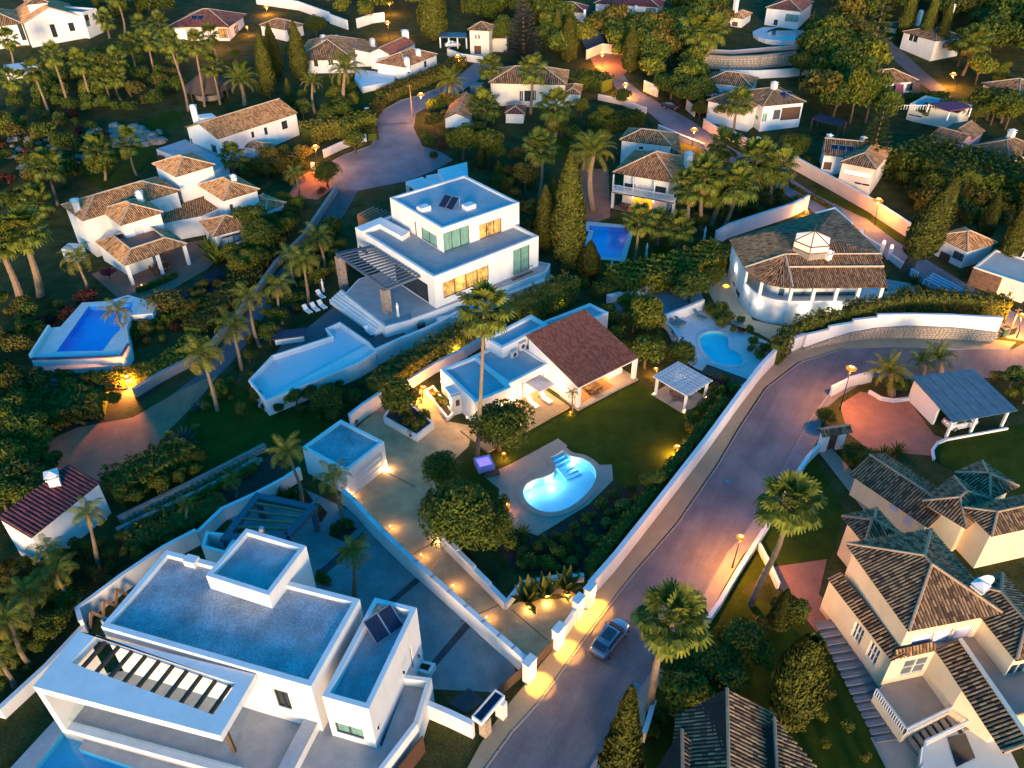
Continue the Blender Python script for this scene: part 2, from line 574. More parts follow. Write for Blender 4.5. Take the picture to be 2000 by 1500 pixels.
def garden_wall(label, pts, h, t=0.3, mat=None, cap=None, name='garden_wall', group=None, world=False, steps=None, base=None):
    P = [Vector(p) if world else Vt(p) for p in pts]
    gz = [(G(p.x, p.y) if base is None else base) for p in P]
    hs_ = [h] * len(P) if not isinstance(h, (list, tuple)) else h
    c = P[len(P) // 2]
    r = thing(name, (c.x, c.y, gz[len(P) // 2]), label, 'wall', group)
    mb = MB()
    cb = MB()
    if steps:                                    # each bay level, stepping down bay by bay
        for i in range(len(P) - 1):
            z = max(gz[i] + hs_[i], gz[i + 1] + hs_[i])
            e = (P[i + 1] - P[i]).normalized() * 0.001
            wallstrip(mb, [P[i], P[i + 1]], t, lambda k, i=i: gz[i + k] - 0.3, z)
            wallstrip(cb, [P[i] - e * 60, P[i + 1] + e * 60], t + 0.12, z, z + 0.09)
    else:
        wallstrip(mb, P, t, lambda i: gz[i] - 0.3, lambda i: gz[i] + hs_[i])
        wallstrip(cb, P, t + 0.1, lambda i: gz[i] + hs_[i], lambda i: gz[i] + hs_[i] + 0.08)
    mb.build('wall_body', mat or white, r)
    cb.build('coping', cap or white, r)
    return r

# ------------------------------------------------------------------ buildings
STY = {
    'dark': (glass, steel, 1,0), 'teal': (tealglass, steel, 1,0), 'warm': (warmglass, steel, 2,0), 'grey': (greyglass, steel, 2,0),
    'shut': (shutter, white, 0,0), 'lilac': (lilac, white, 0,0), 'door': (browndoor, white, 0,0), 'wdark': (glass, white, 1,0),
    'wgrid': (greyglass, white, 2,1), 'lit': (litwhite, woodm, 1,0), 'garage': (shutter, white, 0,3), 'brown': (browndoor, steel, 0,0),
    'open': (browndoor, white, 0,0), 'green': (tealglass, white, 1,0),
}
class Bld:
    def __init__(self, name, loc, label, cat='house', group=None, z=None):
        z = G(loc[0], loc[1]) if z is None else z
        self.z = z
        self.root = thing(name, (loc[0], loc[1], z), label, cat, group)
    def pick(self, P, z0, z1, tl, br):
        best = None
        o = Vector((0,0, CH))
        for i in range(len(P)):
            a, b = P[i], P[(i + 1) % len(P)]
            e = (b - a)
            Lg = e.length
            if Lg < 0.3: continue
            e /= Lg
            n = Vector((e.y, -e.x))
            if n.dot(-a) <= 0: continue
            hit = []
            for q in (tl, br):
                d = ray(*q)
                den = d.x * n.x + d.y * n.y
                if abs(den) < 1e-6: break
                t = (a.dot(n)) / den
                p = o + d * t
                hit.append(((Vector((p.x, p.y)) - a).dot(e), p.z, t))
            if len(hit) < 2: continue
            uc = (hit[0][0] + hit[1][0]) / 2
            zc = (hit[0][1] + hit[1][1]) / 2
            off = max(0,-uc, uc - Lg) + max(0, z0 - zc, zc - z1) * 2
            t = hit[0][2] + off * 40
            if best is None or t < best[0]:
                best = (t, i, *sorted((hit[0][0], hit[1][0])), *sorted((hit[0][1], hit[1][1])), Lg)
        if best is None: return None
        _, i, u0, u1, za, zb, Lg = best
        u0, u1 = max(0.15, u0), min(Lg - 0.15, u1)
        za, zb = max(z0 + 0.05, za), min(z1 - 0.12, zb)
        if u1 - u0 < 0.25 or zb - za < 0.25: return None
        return i, u0, u1, za, zb
    def block(self, poly, z0, z1, mat=None, wins=(), parapet=None, roofmat=None, uwins=(), name='wall', top=False, depth=0.18, roofname='roof_surface'):
        P = ccw(poly)
        mat = mat or white
        ops = {}
        for w in wins:
            r = self.pick(P, z0, z1, w[0], w[1])
            if r: ops.setdefault(r[0],[]).append((*r[1:], w[2]))
        for w in uwins:                         # (edge start pixel side given as index, u0, u1, za, zb, style)
            ops.setdefault(w[0],[]).append(tuple(w[1:]))
        mb = MB()
        for i in range(len(P)):
            a, b = P[i], P[(i + 1) % len(P)]
            e = b - a
            Lg = e.length
            if Lg < 1e-4: continue
            e = e / Lg
            n = Vector((e.y, -e.x))
            def X(u, z, d=0.0):
                q = a + e * u - n * d
                return (q.x, q.y, z)
            O = ops.get(i, [])
            us = sorted({0.0, Lg, *[v for o_ in O for v in o_[:2]]})
            zs = sorted({z0, z1, *[v for o_ in O for v in o_[2:4]]})
            for ui in range(len(us) - 1):
                for zi in range(len(zs) - 1):
                    uc, zc = (us[ui] + us[ui + 1]) / 2,(zs[zi] + zs[zi + 1]) / 2
                    if any(o_[0] < uc < o_[1] and o_[2] < zc < o_[3] for o_ in O): continue
                    mb.face([X(us[ui], zs[zi]), X(us[ui + 1], zs[zi]), X(us[ui + 1], zs[zi + 1]), X(us[ui], zs[zi + 1])])
            for (u0, u1, za, zb, st) in O:
                mb.face([X(u0, za), X(u1, za), X(u1, za, depth), X(u0, za, depth)])
                mb.face([X(u0, zb, depth), X(u1, zb, depth), X(u1, zb), X(u0, zb)])
                mb.face([X(u0, za, depth), X(u0, zb, depth), X(u0, zb), X(u0, za)])
                mb.face([X(u1, za), X(u1, zb), X(u1, zb, depth), X(u1, za, depth)])
                self.window(X, u0, u1, za, zb, st, depth)
        if parapet:
            h, t = parapet
            Q, _ = strip([*P[-1:], *P, P[0]], t, t)
            Q = Q[1:-1]
            n0 = len(mb.v)
            m = len(P)
            mb.v.extend([(p.x, p.y, z1) for p in P])
            mb.v.extend([(p.x, p.y, z1) for p in Q])
            mb.v.extend([(p.x, p.y, z1 - h) for p in Q])
            for i in range(m):
                j = (i + 1) % m
                mb.f.append((n0 + i, n0 + j, n0 + m + j, n0 + m + i))
                mb.f.append((n0 + m + i, n0 + m + j, n0 + 2 * m + j, n0 + 2 * m + i))
            rb = MB()
            rb.poly(Q, z=z1 - h)
            rb.build(roofname, roofmat or flatroof, self.root)
        elif top:
            tb = MB()
            tb.poly(P, z=z1)
            if roofmat: tb.build(roofname, roofmat, self.root)
            else:
                n0 = len(mb.v)
                mb.v += tb.v
                mb.f += [tuple(n0 + k for k in f) for f in tb.f]
        return mb.build(name, mat, self.root)
    def window(self, X, u0, u1, za, zb, st, depth):
        pm, fm, nv, nh = STY[st]
        fb = MB()
        d0, d1 = depth - 0.10, depth
        def bx(a, b, c, d):
            q = [X(a, c, d0), X(b, c, d0), X(b, d, d0), X(a, d, d0)]
            fb.face(q)
            r = [X(a, c, d1), X(b, c, d1), X(b, d, d1), X(a, d, d1)]
            for k in range(4):
                fb.face([q[k], r[k], r[(k + 1) % 4], q[(k + 1) % 4]])
        w = min(0.09,(u1 - u0) * 0.12)
        bx(u0, u1, za, za + w); bx(u0, u1, zb - w, zb); bx(u0, u0 + w, za + w, zb - w); bx(u1 - w, u1, za + w, zb - w)
        if nv and (u1 - u0) / (nv + 1) > 2.2: nv += 1
        for k in range(nv):
            c = u0 + (u1 - u0) * (k + 1) / (nv + 1)
            bx(c - w / 2, c + w / 2, za + w, zb - w)
        for k in range(nh):
            c = za + (zb - za) * (k + 1) / (nh + 1)
            bx(u0 + w, u1 - w, c - w / 3, c + w / 3)
        nm = 'door' if st in ('door', 'brown', 'garage', 'open') else ('shutter' if st in ('shut', 'lilac') else 'window')
        fo = fb.build(nm, fm, self.root)
        pb = MB()
        pb.face([X(u0, za, depth - 0.02), X(u1, za, depth - 0.02), X(u1, zb, depth - 0.02), X(u0, zb, depth - 0.02)])
        pb.build('pane' if nm == 'window' else 'leaf', pm, fo)
    def part(self, mb, name, mat, label=None, kind=None, parent=None):
        return mb.build(name, mat, parent or self.root, label, kind)
    def chimney(self, px, py, z, w=0.8, h=1.8, mat=None, cap=None):
        c = V(px, py, z)
        mb = MB()
        a = random.uniform(0.2,0.6)
        u = (cos(a), sin(a))
        mb.obox(c, u, (w / 2, w / 2), z - 1.5, z + h)
        mb.obox(c, u, (w / 2 + 0.12, w / 2 + 0.12), z + h, z + h + 0.12)
        ch = mb.build('chimney', mat or white, self.root)
        cb = MB()
        q = Vector((c.x, c.y))
        cb.obox(q, u, (w / 2 - 0.12, w / 2 - 0.12), z + h + 0.12, z + h + 0.42)
        uu = Vector(u); vv = Vector((-uu.y, uu.x)); k = w / 2 + 0.16
        ring = [q + uu * a_ + vv * b_ for a_, b_ in ((-k, -k),(k, -k),(k, k),(-k, k))]
        tp = (q.x, q.y, z + h + 0.75)
        for i in range(4):
            a_, b_ = ring[i], ring[(i + 1) % 4]
            cb.face([(a_.x, a_.y, z + h + 0.42),(b_.x, b_.y, z + h + 0.42), tp])
        cb.build('chimney_cap', cap or white, ch)

class Roof:
    def __init__(self, bld, tile, pitch=0.32, course=0.45, ridge=None, hh=0.075):
        self.b, self.tile, self.p, self.c, self.hh = bld, tile, pitch, course, hh
        self.base, self.t, self.r = MB(), MB(), MB()
        self.ridgem = ridge or (ridged if tile in (tile_dark, tile_grey) else ridgem)
    def add(self, pts, ridges=()):
        P = [Vector(p) for p in pts]
        n = Vector((0,0,0))
        for i in range(len(P)):
            n += P[i].cross(P[(i + 1) % len(P)])
        n.normalize()
        if n.z < 0: n = -n; P = P[::-1]
        self.base.face(P)
        self.base.face([p - Vector((0,0,0.14)) for p in P[::-1]])
        for i in range(len(P)):
            a, b = P[i], P[(i + 1) % len(P)]
            k = Vector((0,0,0.14))
            self.base.face([a - k, b - k, b, a])
        d = -(Vector((0,0,1)) - n * n.z)
        if d.length < 1e-3: return
        d.normalize()
        h = n.cross(d)
        o = P[0]
        q = [((p - o).dot(h),(p - o).dot(d)) for p in P]
        u0, u1 = min(a for a, _ in q), max(a for a, _ in q)
        nc = max(1, int((u1 - u0) / self.p))
        st = (u1 - u0) / nc
        w = st * 0.31
        hh = self.hh
        tv, tf = self.t.v, self.t.f
        for k in range(nc):
            u = u0 + (k + 0.5) * st
            xs = []
            for i in range(len(q)):
                (a, s),(b, t) = q[i], q[(i + 1) % len(q)]
                if (a - u) * (b - u) < 0:
                    xs.append(s + (t - s) * (u - a) / (b - a))
            xs.sort()
            for j in range(0, len(xs) - 1,2):
                s0, s1 = xs[j], xs[j + 1] + 0.05
                m = max(1, int(round((s1 - s0) / self.c)))
                for c in range(m):
                    a, b = s0 + (s1 - s0) * c / m, s0 + (s1 - s0) * (c + 1) / m + 0.03
                    jt = random.uniform(-0.02,0.02)
                    B = len(tv)
                    for s, up in ((a, 0.0),(b, 0.028)):
                        for du, dz in ((-w, 0.0),(-w * 0.55, hh),(w * 0.55, hh),(w, 0.0)):
                            p = o + h * (u + du + jt) + d * s + n * (dz + up)
                            tv.append((p.x, p.y, p.z))
                    tf.append((B, B + 4, B + 5, B + 1)); tf.append((B + 1, B + 5, B + 6, B + 2)); tf.append((B + 2, B + 6, B + 7, B + 3))
                    tf.append((B + 4, B + 7, B + 6, B + 5))
        for (a, b) in ridges: self.ridge(a, b)
    def ridge(self, a, b, w=0.13):
        a, b = Vector(a), Vector(b)
        self.r.tube([a + Vector((0,0,0.06)), b + Vector((0,0,0.06))], w, 6)
    def hip(self, R, z, rise=None, kind='hip', slope=0.42, ridges=True, eave_trim=False):
        A, B, C, D = [Vector((p[0], p[1], z)) for p in R]
        L1, L2 = (B - A).length, (D - A).length
        if kind == 'shed':
            k = Vector((0,0, rise if rise is not None else L2 * slope))
            self.add([A, B, C + k, D + k])
            if ridges: self.ridge(C + k, D + k)
            return (A, B, C + k, D + k)
        if L1 < L2:
            A, B, C, D = B, C, D, A
            L1, L2 = L2, L1
        rz = rise if rise is not None else L2 / 2 * slope
        e = (B - A).normalized()
        ins = min(L2 / 2, L1 / 2 - 0.01) if kind == 'hip' else 0.0
        m0 = (A + D) / 2 + e * ins + Vector((0,0, rz))
        m1 = (B + C) / 2 - e * ins + Vector((0,0, rz))
        self.add([A, B, m1, m0]); self.add([C, D, m0, m1])
        if kind == 'hip':
            self.add([B, C, m1]); self.add([D, A, m0])
            if ridges:
                for a, b in ((A, m0),(D, m0),(B, m1),(C, m1)): self.ridge(a, b)
        if ridges and (m1 - m0).length > 0.3: self.ridge(m0, m1)
        return m0, m1
    def done(self, label=None):
        ro = self.b.part(self.base, 'roof', bed_dark, label)
        if self.t.v: self.b.part(self.t, 'roof_tiles', self.tile, None, 'stuff', ro)
        if self.r.v: self.b.part(self.r, 'ridge_cap', self.ridgem, None, None, ro)
        return ro
def inset(R, o):
    P = ccw(R)
    Q, _ = strip([P[-1], *P, P[0]], o, o)
    return Q[1:-1]
def gable_faces(R, z, rz, o):
    """the two triangles of wall under a gable, for the wall rectangle inset by o"""
    A, B, C, D = [Vector((p[0], p[1], z)) for p in R]
    if (B - A).length < (D - A).length: A, B, C, D = B, C, D, A
    e = (B - A).normalized(); f = (D - A).normalized()
    hw = (D - A).length / 2
    k = rz * (1 - o / hw)
    mb = MB()
    for P_, Q_, s in ((A, D, 1),(B, C, -1)):
        a = P_ + e * o * s + f * o; b = Q_ + e * o * s - f * o
        m = (a + b) / 2 + Vector((0,0, k + rz * o / hw - 0.02))
        mb.face([a, b, m]); mb.face([b + e * s * 0.2, a + e * s * 0.2, m + e * s * 0.2])
    return mb
def simple_house(name, label, A, B, C, ze, kind='hip', tile=None, mat=None, wins=(), oh=0.45, slope=0.42, chim=(), z=None, pitch=0.36, course=0.6,
                 rise=None, group=None, base=None, bld=None, fin=True):
    """one rectangular wing: A, B, C are pixels of eave corners, ze the eave height above the ground there"""
    g0 = V(*A)
    gz = G(g0.x, g0.y) if base is None else base
    for _ in range(3):
        g0 = V(A[0], A[1], gz + ze)
        gz = G(g0.x, g0.y) if base is None else base
    R = rect(*[V(p[0], p[1], gz + ze) for p in (A, B, C)])
    c = (R[0] + R[2]) / 2
    b = bld or Bld(name, c, label, 'house', group, gz)
    W = inset(R, oh)
    b.block(W, gz - 0.6, gz + ze - 0.02, mat or white, wins)
    r = Roof(b, tile or tile_brown, pitch, course)
    m = r.hip(R, gz + ze, rise, kind, slope)
    if kind == 'gable': b.part(gable_faces(ccw(R), gz + ze, m[0].z - gz - ze, oh), 'gable_wall', mat or white)
    if kind == 'shed':
        k = m[2].z
        q = MB()
        w4 = [Vector((p.x, p.y)) for p in rect_inset_ordered(R, oh)]
        zz = [gz + ze, gz + ze, k - 0.1, k - 0.1]
        for i in (1,2,3):
            j = (i + 1) % 4
            q.face([(w4[i].x, w4[i].y, gz + ze - 0.05),(w4[j].x, w4[j].y, gz + ze - 0.05),(w4[j].x, w4[j].y, zz[j]),(w4[i].x, w4[i].y, zz[i])])
        b.part(q, 'gable_wall', mat or white)
    r.done()
    for cx, cy, dz, w, h in chim: b.chimney(cx, cy, gz + ze + dz, w, h)
    return b, R, gz
def rect_inset_ordered(R, o):
    e = (R[1] - R[0]).normalized(); f = (R[3] - R[0]).normalized()
    return [R[0] + e * o + f * o, R[1] - e * o + f * o, R[2] - e * o - f * o, R[3] + e * o - f * o]
def wall_solar(b, c, u, w, l, z, tilt=0.5, n=2, name='solar_panel'):
    """n collector panels side by side on a tilted frame; u is the direction of the row, the panels face across it"""
    u = Vector((u[0], u[1])).normalized(); v = Vector((u.y, -u.x))
    for i in range(n):
        o = Vector((c[0], c[1])) + u * (i - (n - 1) / 2) * (w + 0.06)
        a = [o - u * w / 2 + v * l / 2 * cos(tilt), o + u * w / 2 + v * l / 2 * cos(tilt), o + u * w / 2 - v * l / 2 * cos(tilt), o - u * w / 2 - v * l / 2 * cos(tilt)]
        zz = [z + 0.15, z + 0.15, z + 0.15 + l * sin(tilt), z + 0.15 + l * sin(tilt)]
        q = [Vector((p.x, p.y, k)) for p, k in zip(a, zz)]
        f = MB()
        for k in range(4): f.beam(q[k], q[(k + 1) % 4],0.06,0.06)
        for k in (2,3): f.beam(q[k],(q[k].x, q[k].y, z),0.05,0.05)
        fo = f.build(name, metal, b)
        m = MB()
        m.face(q); m.face([p - Vector((0,0,0.04)) for p in q[::-1]])
        m.build('panel_glass', solarm, fo)

def onroof(px, py, R, z, slope, up=0.1):
    a, b = sorted(R, key=lambda p: p.y)[:2]
    e = (b - a).normalized(); n = Vector((-e.y, e.x)); n = n if n.y > 0 else -n
    d = ray(px, py); c = Vector((0,0, CH))
    t = (z + up - slope * a.dot(n) - CH) / (d.z - slope * (d.x * n.x + d.y * n.y))
    return c + d * t, e
def roofpanel(root, px, py, R, z, slope, w, l, n=1):
    q, e = onroof(px, py, R, z, slope)
    k = l / 2 * sin(math.atan(slope) + .1) + .15
    wall_solar(root, q.xy, e if e.x > 0 else -e, w, l, q.z - k, math.atan(slope) + .1, n)

# ------------------------------------------------------------------ planting
def quads(name, C, T1, T2, mat, extra=None):
    N = len(C)
    co = np.stack([C - T1, C + T2 * 1.0, C + T1, C - T2 * 1.0],1).reshape(-1,3)
    fa = np.arange(4 * N).reshape(N, 4)
    me = bpy.data.meshes.new(name)
    if extra:
        ev, ef = extra
        base = len(co)
        co = np.vstack([co, np.array(ev)])
        faces = fa.tolist() + [tuple(base + i for i in f) for f in ef]
    else: faces = fa.tolist()
    me.from_pydata(co.tolist(),[], faces)
    me.materials.append(mat)
    return me
def rnd_unit(n):
    v = np.random.normal(size=(n, 3))
    return v / np.linalg.norm(v, axis=1)[:, None]
def leaf_axes(Nrm, s, asp=0.55):
    r = rnd_unit(len(Nrm))
    t1 = np.cross(Nrm, r)
    t1 /= np.linalg.norm(t1, axis=1)[:, None] + 1e-9
    t2 = np.cross(Nrm, t1)
    return t1 * s[:, None], t2 * (s * asp)[:, None]
def lobes_crown(name, lobes, n, size, mat, fill=0.35):
    """leaf-sized faces spread through overlapping clumps: lobes = (centre, radii)"""
    vol = np.array([l[1][0] * l[1][1] + l[1][1] * l[1][2] for l in lobes])
    pick = np.random.choice(len(lobes), n, p=vol / vol.sum())
    c = np.array([l[0] for l in lobes])[pick]
    r = np.array([l[1] for l in lobes])[pick]
    d = rnd_unit(n)
    d[:, 2] = np.where(d[:, 2] < -0.55,-d[:, 2], d[:, 2])
    k = np.where(np.random.rand(n) < fill, np.random.uniform(0.35,0.95, n), np.random.uniform(0.88,1.08, n))
    P = c + d * r * k[:, None]
    nr = d + rnd_unit(n) * 0.75
    nr /= np.linalg.norm(nr, axis=1)[:, None]
    s = np.random.uniform(0.65,1.3, n) * size
    t1, t2 = leaf_axes(nr, s)
    return quads(name, P, t1, t2, mat)
def trunk_mesh(h, r, bend=0.1, limbs=4, spread=1.4, top=1.6, mat=None):
    mb = MB()
    b = Vector((random.uniform(-bend, bend), random.uniform(-bend, bend), h))
    mb.tube([(0,0,-0.3),(b.x * 0.3, b.y * 0.3, h * 0.5), b],[r * 1.25, r, r * 0.8],7, False)
    for i in range(limbs):
        a = 2 * pi * i / max(1, limbs) + random.uniform(-0.4,0.4)
        e = b + Vector((cos(a) * spread, sin(a) * spread, top * random.uniform(0.7,1.1)))
        mb.tube([b - Vector((0,0, h * 0.15)),(b + e) / 2 + Vector((0,0,0.2)), e],[r * 0.6, r * 0.42, r * 0.15],5)
    me = bpy.data.meshes.new('trunk')
    me.from_pydata(mb.v, [], mb.f)
    me.materials.append(mat or bark)
    return me
PROTO = {}
def proto_broad(key, h, w, n, size, mat, lob=9, th=0.35, seed=1, flat=0.75):
    random.seed(seed); np.random.seed(seed)
    L_ = []
    cz = h * (th + (1 - th) / 2)
    ch = h * (1 - th) / 2
    for i in range(lob):
        a = 2.4 * i + random.uniform(-0.4,0.4)
        rr = w / 2 * random.uniform(0.25,0.68) if i else 0.0
        r = w * random.uniform(0.17,0.27)
        z = cz + random.uniform(-0.55,0.6) * ch * (1 - rr / w)
        L_.append(((cos(a) * rr, sin(a) * rr, z),(r, r, r * flat)))
    L_.append(((0,0, cz),(w * 0.33, w * 0.33, ch * 0.8)))
    PROTO.setdefault(key, []).append((trunk_mesh(h * th * 1.15, w * 0.035,0.2,4, w * 0.26, h * 0.35), lobes_crown('crown', L_, n, size, mat), h, w))
for i in range(3):
    proto_broad('broad', 6.5,6.0,4200,0.24, lf_dark, 12,0.3,11 + i)
    proto_broad('olive', 6.0,5.5,3600,0.22, lf_olive, 12,0.32,31 + i)
    proto_broad('brown', 5.5,5.0,2600,0.20, lf_brown, 10,0.3,51 + i)
proto_broad('round', 5.0,5.4,9500,0.14, lf_dark, 20,0.18,71,0.9)
proto_broad('round', 5.0,5.4,9500,0.14, lf_dark, 24,0.18,72,0.8)
proto_broad('redtree', 3.0,3.2,1500,0.15, lf_red, 8,0.2,81)
proto_broad('flowertree', 2.2,2.2,1100,0.14, lf_flower, 7,0.2,82)
proto_broad('sparse', 4.5,4.2,900,0.17, lf_brown, 11,0.3,83)
def proto_spindle(key, h, w, n, mat, prof, size, seed, trunk=0.6):
    random.seed(seed); np.random.seed(seed)
    z = np.random.rand(n) ** 0.85
    a = np.random.rand(n) * 2 * pi
    rad = np.array([prof(v) for v in z]) * w / 2
    lump = 1 + 0.06 * np.sin(a * 3 + z * 17) + 0.05 * np.sin(a * 5 - z * 31 + 2)
    k = np.random.uniform(0.86,1.04, n) * lump
    P = np.stack([np.cos(a) * rad * k, np.sin(a) * rad * k, trunk + z * (h - trunk)],1)
    out = np.stack([np.cos(a), np.sin(a), np.zeros(n)],1)
    up = np.stack([np.cos(a) * 0.35, np.sin(a) * 0.35, np.ones(n)],1) + rnd_unit(n) * 0.35
    up /= np.linalg.norm(up, axis=1)[:, None]
    t2 = np.cross(out + rnd_unit(n) * 0.6, up)
    t2 /= np.linalg.norm(t2, axis=1)[:, None] + 1e-9
    s = np.random.uniform(0.6,1.25, n) * size
    core = MB()
    core.lathe((0,0,0),[(max(0.02, prof(v) * w / 2 * 0.8), trunk + v * (h - trunk)) for v in np.linspace(0,1,9)],8)
    me = quads('crown', P, up * s[:, None], t2 * (s * 0.42)[:, None], mat, (core.v, core.f))
    mb = MB()
    mb.tube([(0,0,-0.3),(0,0, h * 0.4)],[w * 0.07 + 0.06, w * 0.05 + 0.03],6)
    t = bpy.data.meshes.new('trunk')
    t.from_pydata(mb.v, [], mb.f)
    t.materials.append(bark)
    PROTO.setdefault(key, []).append((t, me, h, w))
for i in range(2):
    proto_spindle('cypress', 12,2.4,7000, lf_cyp, lambda v: (sin(pi * min(1,(v * 0.92 + 0.08)) ** 0.72)) ** 0.75 * (1 - 0.15 * v) if v < 0.99 else 0.03,0.19,91 + i)
    proto_spindle('cone', 8,3.2,6000, lf_cyp, lambda v: (1 - v) ** 0.75 * min(1, v * 7 + 0.45) + 0.02,0.20,95 + i, 0.2)
proto_spindle('ovoid', 5,2.6,8000, lf_cyp, lambda v: max(0.05, sin(pi * (0.10 + 0.88 * v)) ** 0.6),0.13,97,0.1)
def proto_conifer(key, h, w, mat, seed, tiers=13, size=0.17):
    random.seed(seed); np.random.seed(seed)
    C, A, B = [],[],[]
    tb = MB()
    tb.tube([(0,0,-0.3),(0,0, h * 0.97)],[w * 0.055,0.04],7)
    for t in range(tiers):
        f = t / (tiers - 1)
        z = h * (0.13 + 0.85 * f)
        r = w / 2 * (1 - f) ** 0.8 + 0.25
        nb = 7 if f < 0.7 else 5
        for k in range(nb):
            a = 2 * pi * k / nb + t * 0.7 + random.uniform(-0.15,0.15)
            d = np.array([cos(a), sin(a),0])
            tb.tube([(0,0, z),(d[0] * r * 0.9, d[1] * r * 0.9, z + r * 0.08)],[0.05,0.02],4)
            m = int(16 + r * 16)
            s = np.random.rand(m) ** 0.8 * r
            side = np.array([-d[1], d[0],0])
            off = np.random.uniform(-1,1, m) * (0.16 + 0.16 * (1 - s / r)) * r * 0.6
            P = np.outer(s, d) + np.outer(off, side) + np.stack([np.zeros(m), np.zeros(m), z + s * 0.10 + np.random.uniform(-0.12,0.25, m)],1)
            dr = d + np.outer(np.sign(off), side) * 0.7 + np.array([0,0,0.35]) + rnd_unit(m) * 0.3
            dr /= np.linalg.norm(dr, axis=1)[:, None]
            t2 = np.cross(dr, np.array([0,0,1.0]) + rnd_unit(m) * 0.5)
            t2 /= np.linalg.norm(t2, axis=1)[:, None] + 1e-9
            ss = np.random.uniform(0.7,1.3, m) * size * 1.5
            C.append(P); A.append(dr * ss[:, None]); B.append(t2 * (ss * 0.38)[:, None])
    t = bpy.data.meshes.new('trunk')
    t.from_pydata(tb.v, [], tb.f)
    t.materials.append(bark)
    PROTO.setdefault(key, []).append((t, quads('crown', np.vstack(C), np.vstack(A), np.vstack(B), mat), h, w))
proto_conifer('conifer', 15,6.0, lf_olive, 101)
proto_conifer('silver', 14,8.0, lf_silver, 103,15,0.24)
def proto_shrub(key, h, w, n, size, mat, seed, lob=5):
    random.seed(seed); np.random.seed(seed)
    L_ = [((random.uniform(-.25, .25) * w, random.uniform(-.25, .25) * w, h * random.uniform(0.3,0.55)),(w * 0.28, w * 0.28, h * 0.42)) for _ in range(lob)]
    PROTO.setdefault(key, []).append((None, lobes_crown('shrub', L_, n, size, mat), h, w))
for i in range(3):
    proto_shrub('shrub', 1.4,1.8,620,0.13,(lf_dark, lf_olive, lf_brown)[i],110 + i)
proto_shrub('redshrub', 1.4,1.8,600,0.12, lf_red, 115)
proto_shrub('flower', 1.2,1.5,520,0.11, lf_flower, 116)
proto_shrub('lime', 1.3,1.5,620,0.13, lf_palmy, 117)
def proto_rosette(key, n, ln, wd, mat, seed, up=(15,80)):
    random.seed(seed)
    mb = MB()
    for i in range(n):
        a = i * 2.4
        el = radians(up[0] + (up[1] - up[0]) * (i / n) + random.uniform(-6,6))
        l = ln * random.uniform(0.8,1.1)
        d = Vector((cos(a) * cos(el), sin(a) * cos(el), sin(el)))
        s = Vector((-sin(a), cos(a),0)) * wd / 2
        m = d * l * 0.55
        tp = d * l + Vector((0,0,-0.12 * l * cos(el)))
        k = Vector((0,0,-wd * 0.25))
        mb.face([-s * 0.7, k, m + k, m - s]); mb.face([k, s * 0.7, m + s, m + k]); mb.face([m - s, m + k, tp]); mb.face([m + k, m + s, tp])
    me = bpy.data.meshes.new('rosette')
    me.from_pydata(mb.v, [], mb.f)
    me.materials.append(mat)
    PROTO.setdefault(key, []).append((None, me, ln, ln * 1.6))
proto_rosette('agave', 34,1.1,0.16, lf_blue, 121)
proto_rosette('yucca', 46,0.9,0.08, lf_palm, 122,(0,85))
proto_rosette('banana', 11,2.6,0.6, lf_palmy, 123,(35,80))
proto_rosette('strelitzia', 16,2.4,0.5, lf_palm, 124,(35,85))

VEG = []
def plant(key, p, h, w=None, name=None, var=None, desc=None, world=False, group=None, zone=None, z=None, lab=None):
    P = Vector(p) if world else Vt(p)
    gz = G(P.x, P.y) if z is None else z
    pr = PROTO[key][(random.randrange(len(PROTO[key])) if var is None else var)]
    t, c, h0, w0 = pr
    w = w or h * w0 / h0
    if t is None:
        o = addobj(name or 'shrub', c)
        o.location = (P.x, P.y, gz)
        ORG[o.name] = Vector(o.location)
    else:
        o = thing(name or {'cypress': 'cypress_tree', 'cone': 'conifer_tree', 'ovoid': 'clipped_conifer', 'conifer': 'conifer_tree', 'silver': 'conifer_tree'}.get(key, 'leafy_tree'),(P.x, P.y, gz), None, None)
        for nm, me in (('trunk', t),('crown', c)):
            addobj(nm, me, o)
    o.scale = (w / w0, w / w0, h / h0)
    o.rotation_euler = (0,0, random.uniform(0,6.28))
    if lab:
        tag(o, lab, 'tree' if t is not None else 'plant', group)
    else:
        VEG.append((o, desc or DESC.get(key, key), p, 'tree' if t is not None else 'plant', group or GRP.get(key), zone))
    return o
DESC = {'broad': 'dark leafy tree', 'olive': 'olive green tree', 'brown': 'brownish bushy tree', 'round': 'dense round tree', 'redtree': 'reddish bushy tree',
        'flowertree': 'magenta blossoming tree', 'sparse': 'thin bare-looking tree', 'cypress': 'slim dark cypress', 'cone': 'cone-shaped conifer', 'ovoid': 'plump clipped conifer',
        'conifer': 'tiered conifer', 'silver': 'silvery conifer', 'shrub': 'low leafy shrub', 'redshrub': 'reddish shrub', 'flower': 'magenta shrub', 'lime': 'yellow green shrub',
        'agave': 'blue green agave', 'yucca': 'spiky rosette plant', 'banana': 'broad-leaved plant', 'strelitzia': 'paddle-leaved plant'}
GRP = {'broad': 'leafy garden trees', 'olive': 'leafy garden trees', 'brown': 'leafy garden trees', 'cypress': 'cypresses', 'shrub': 'garden shrubs', 'lime': 'garden shrubs'}

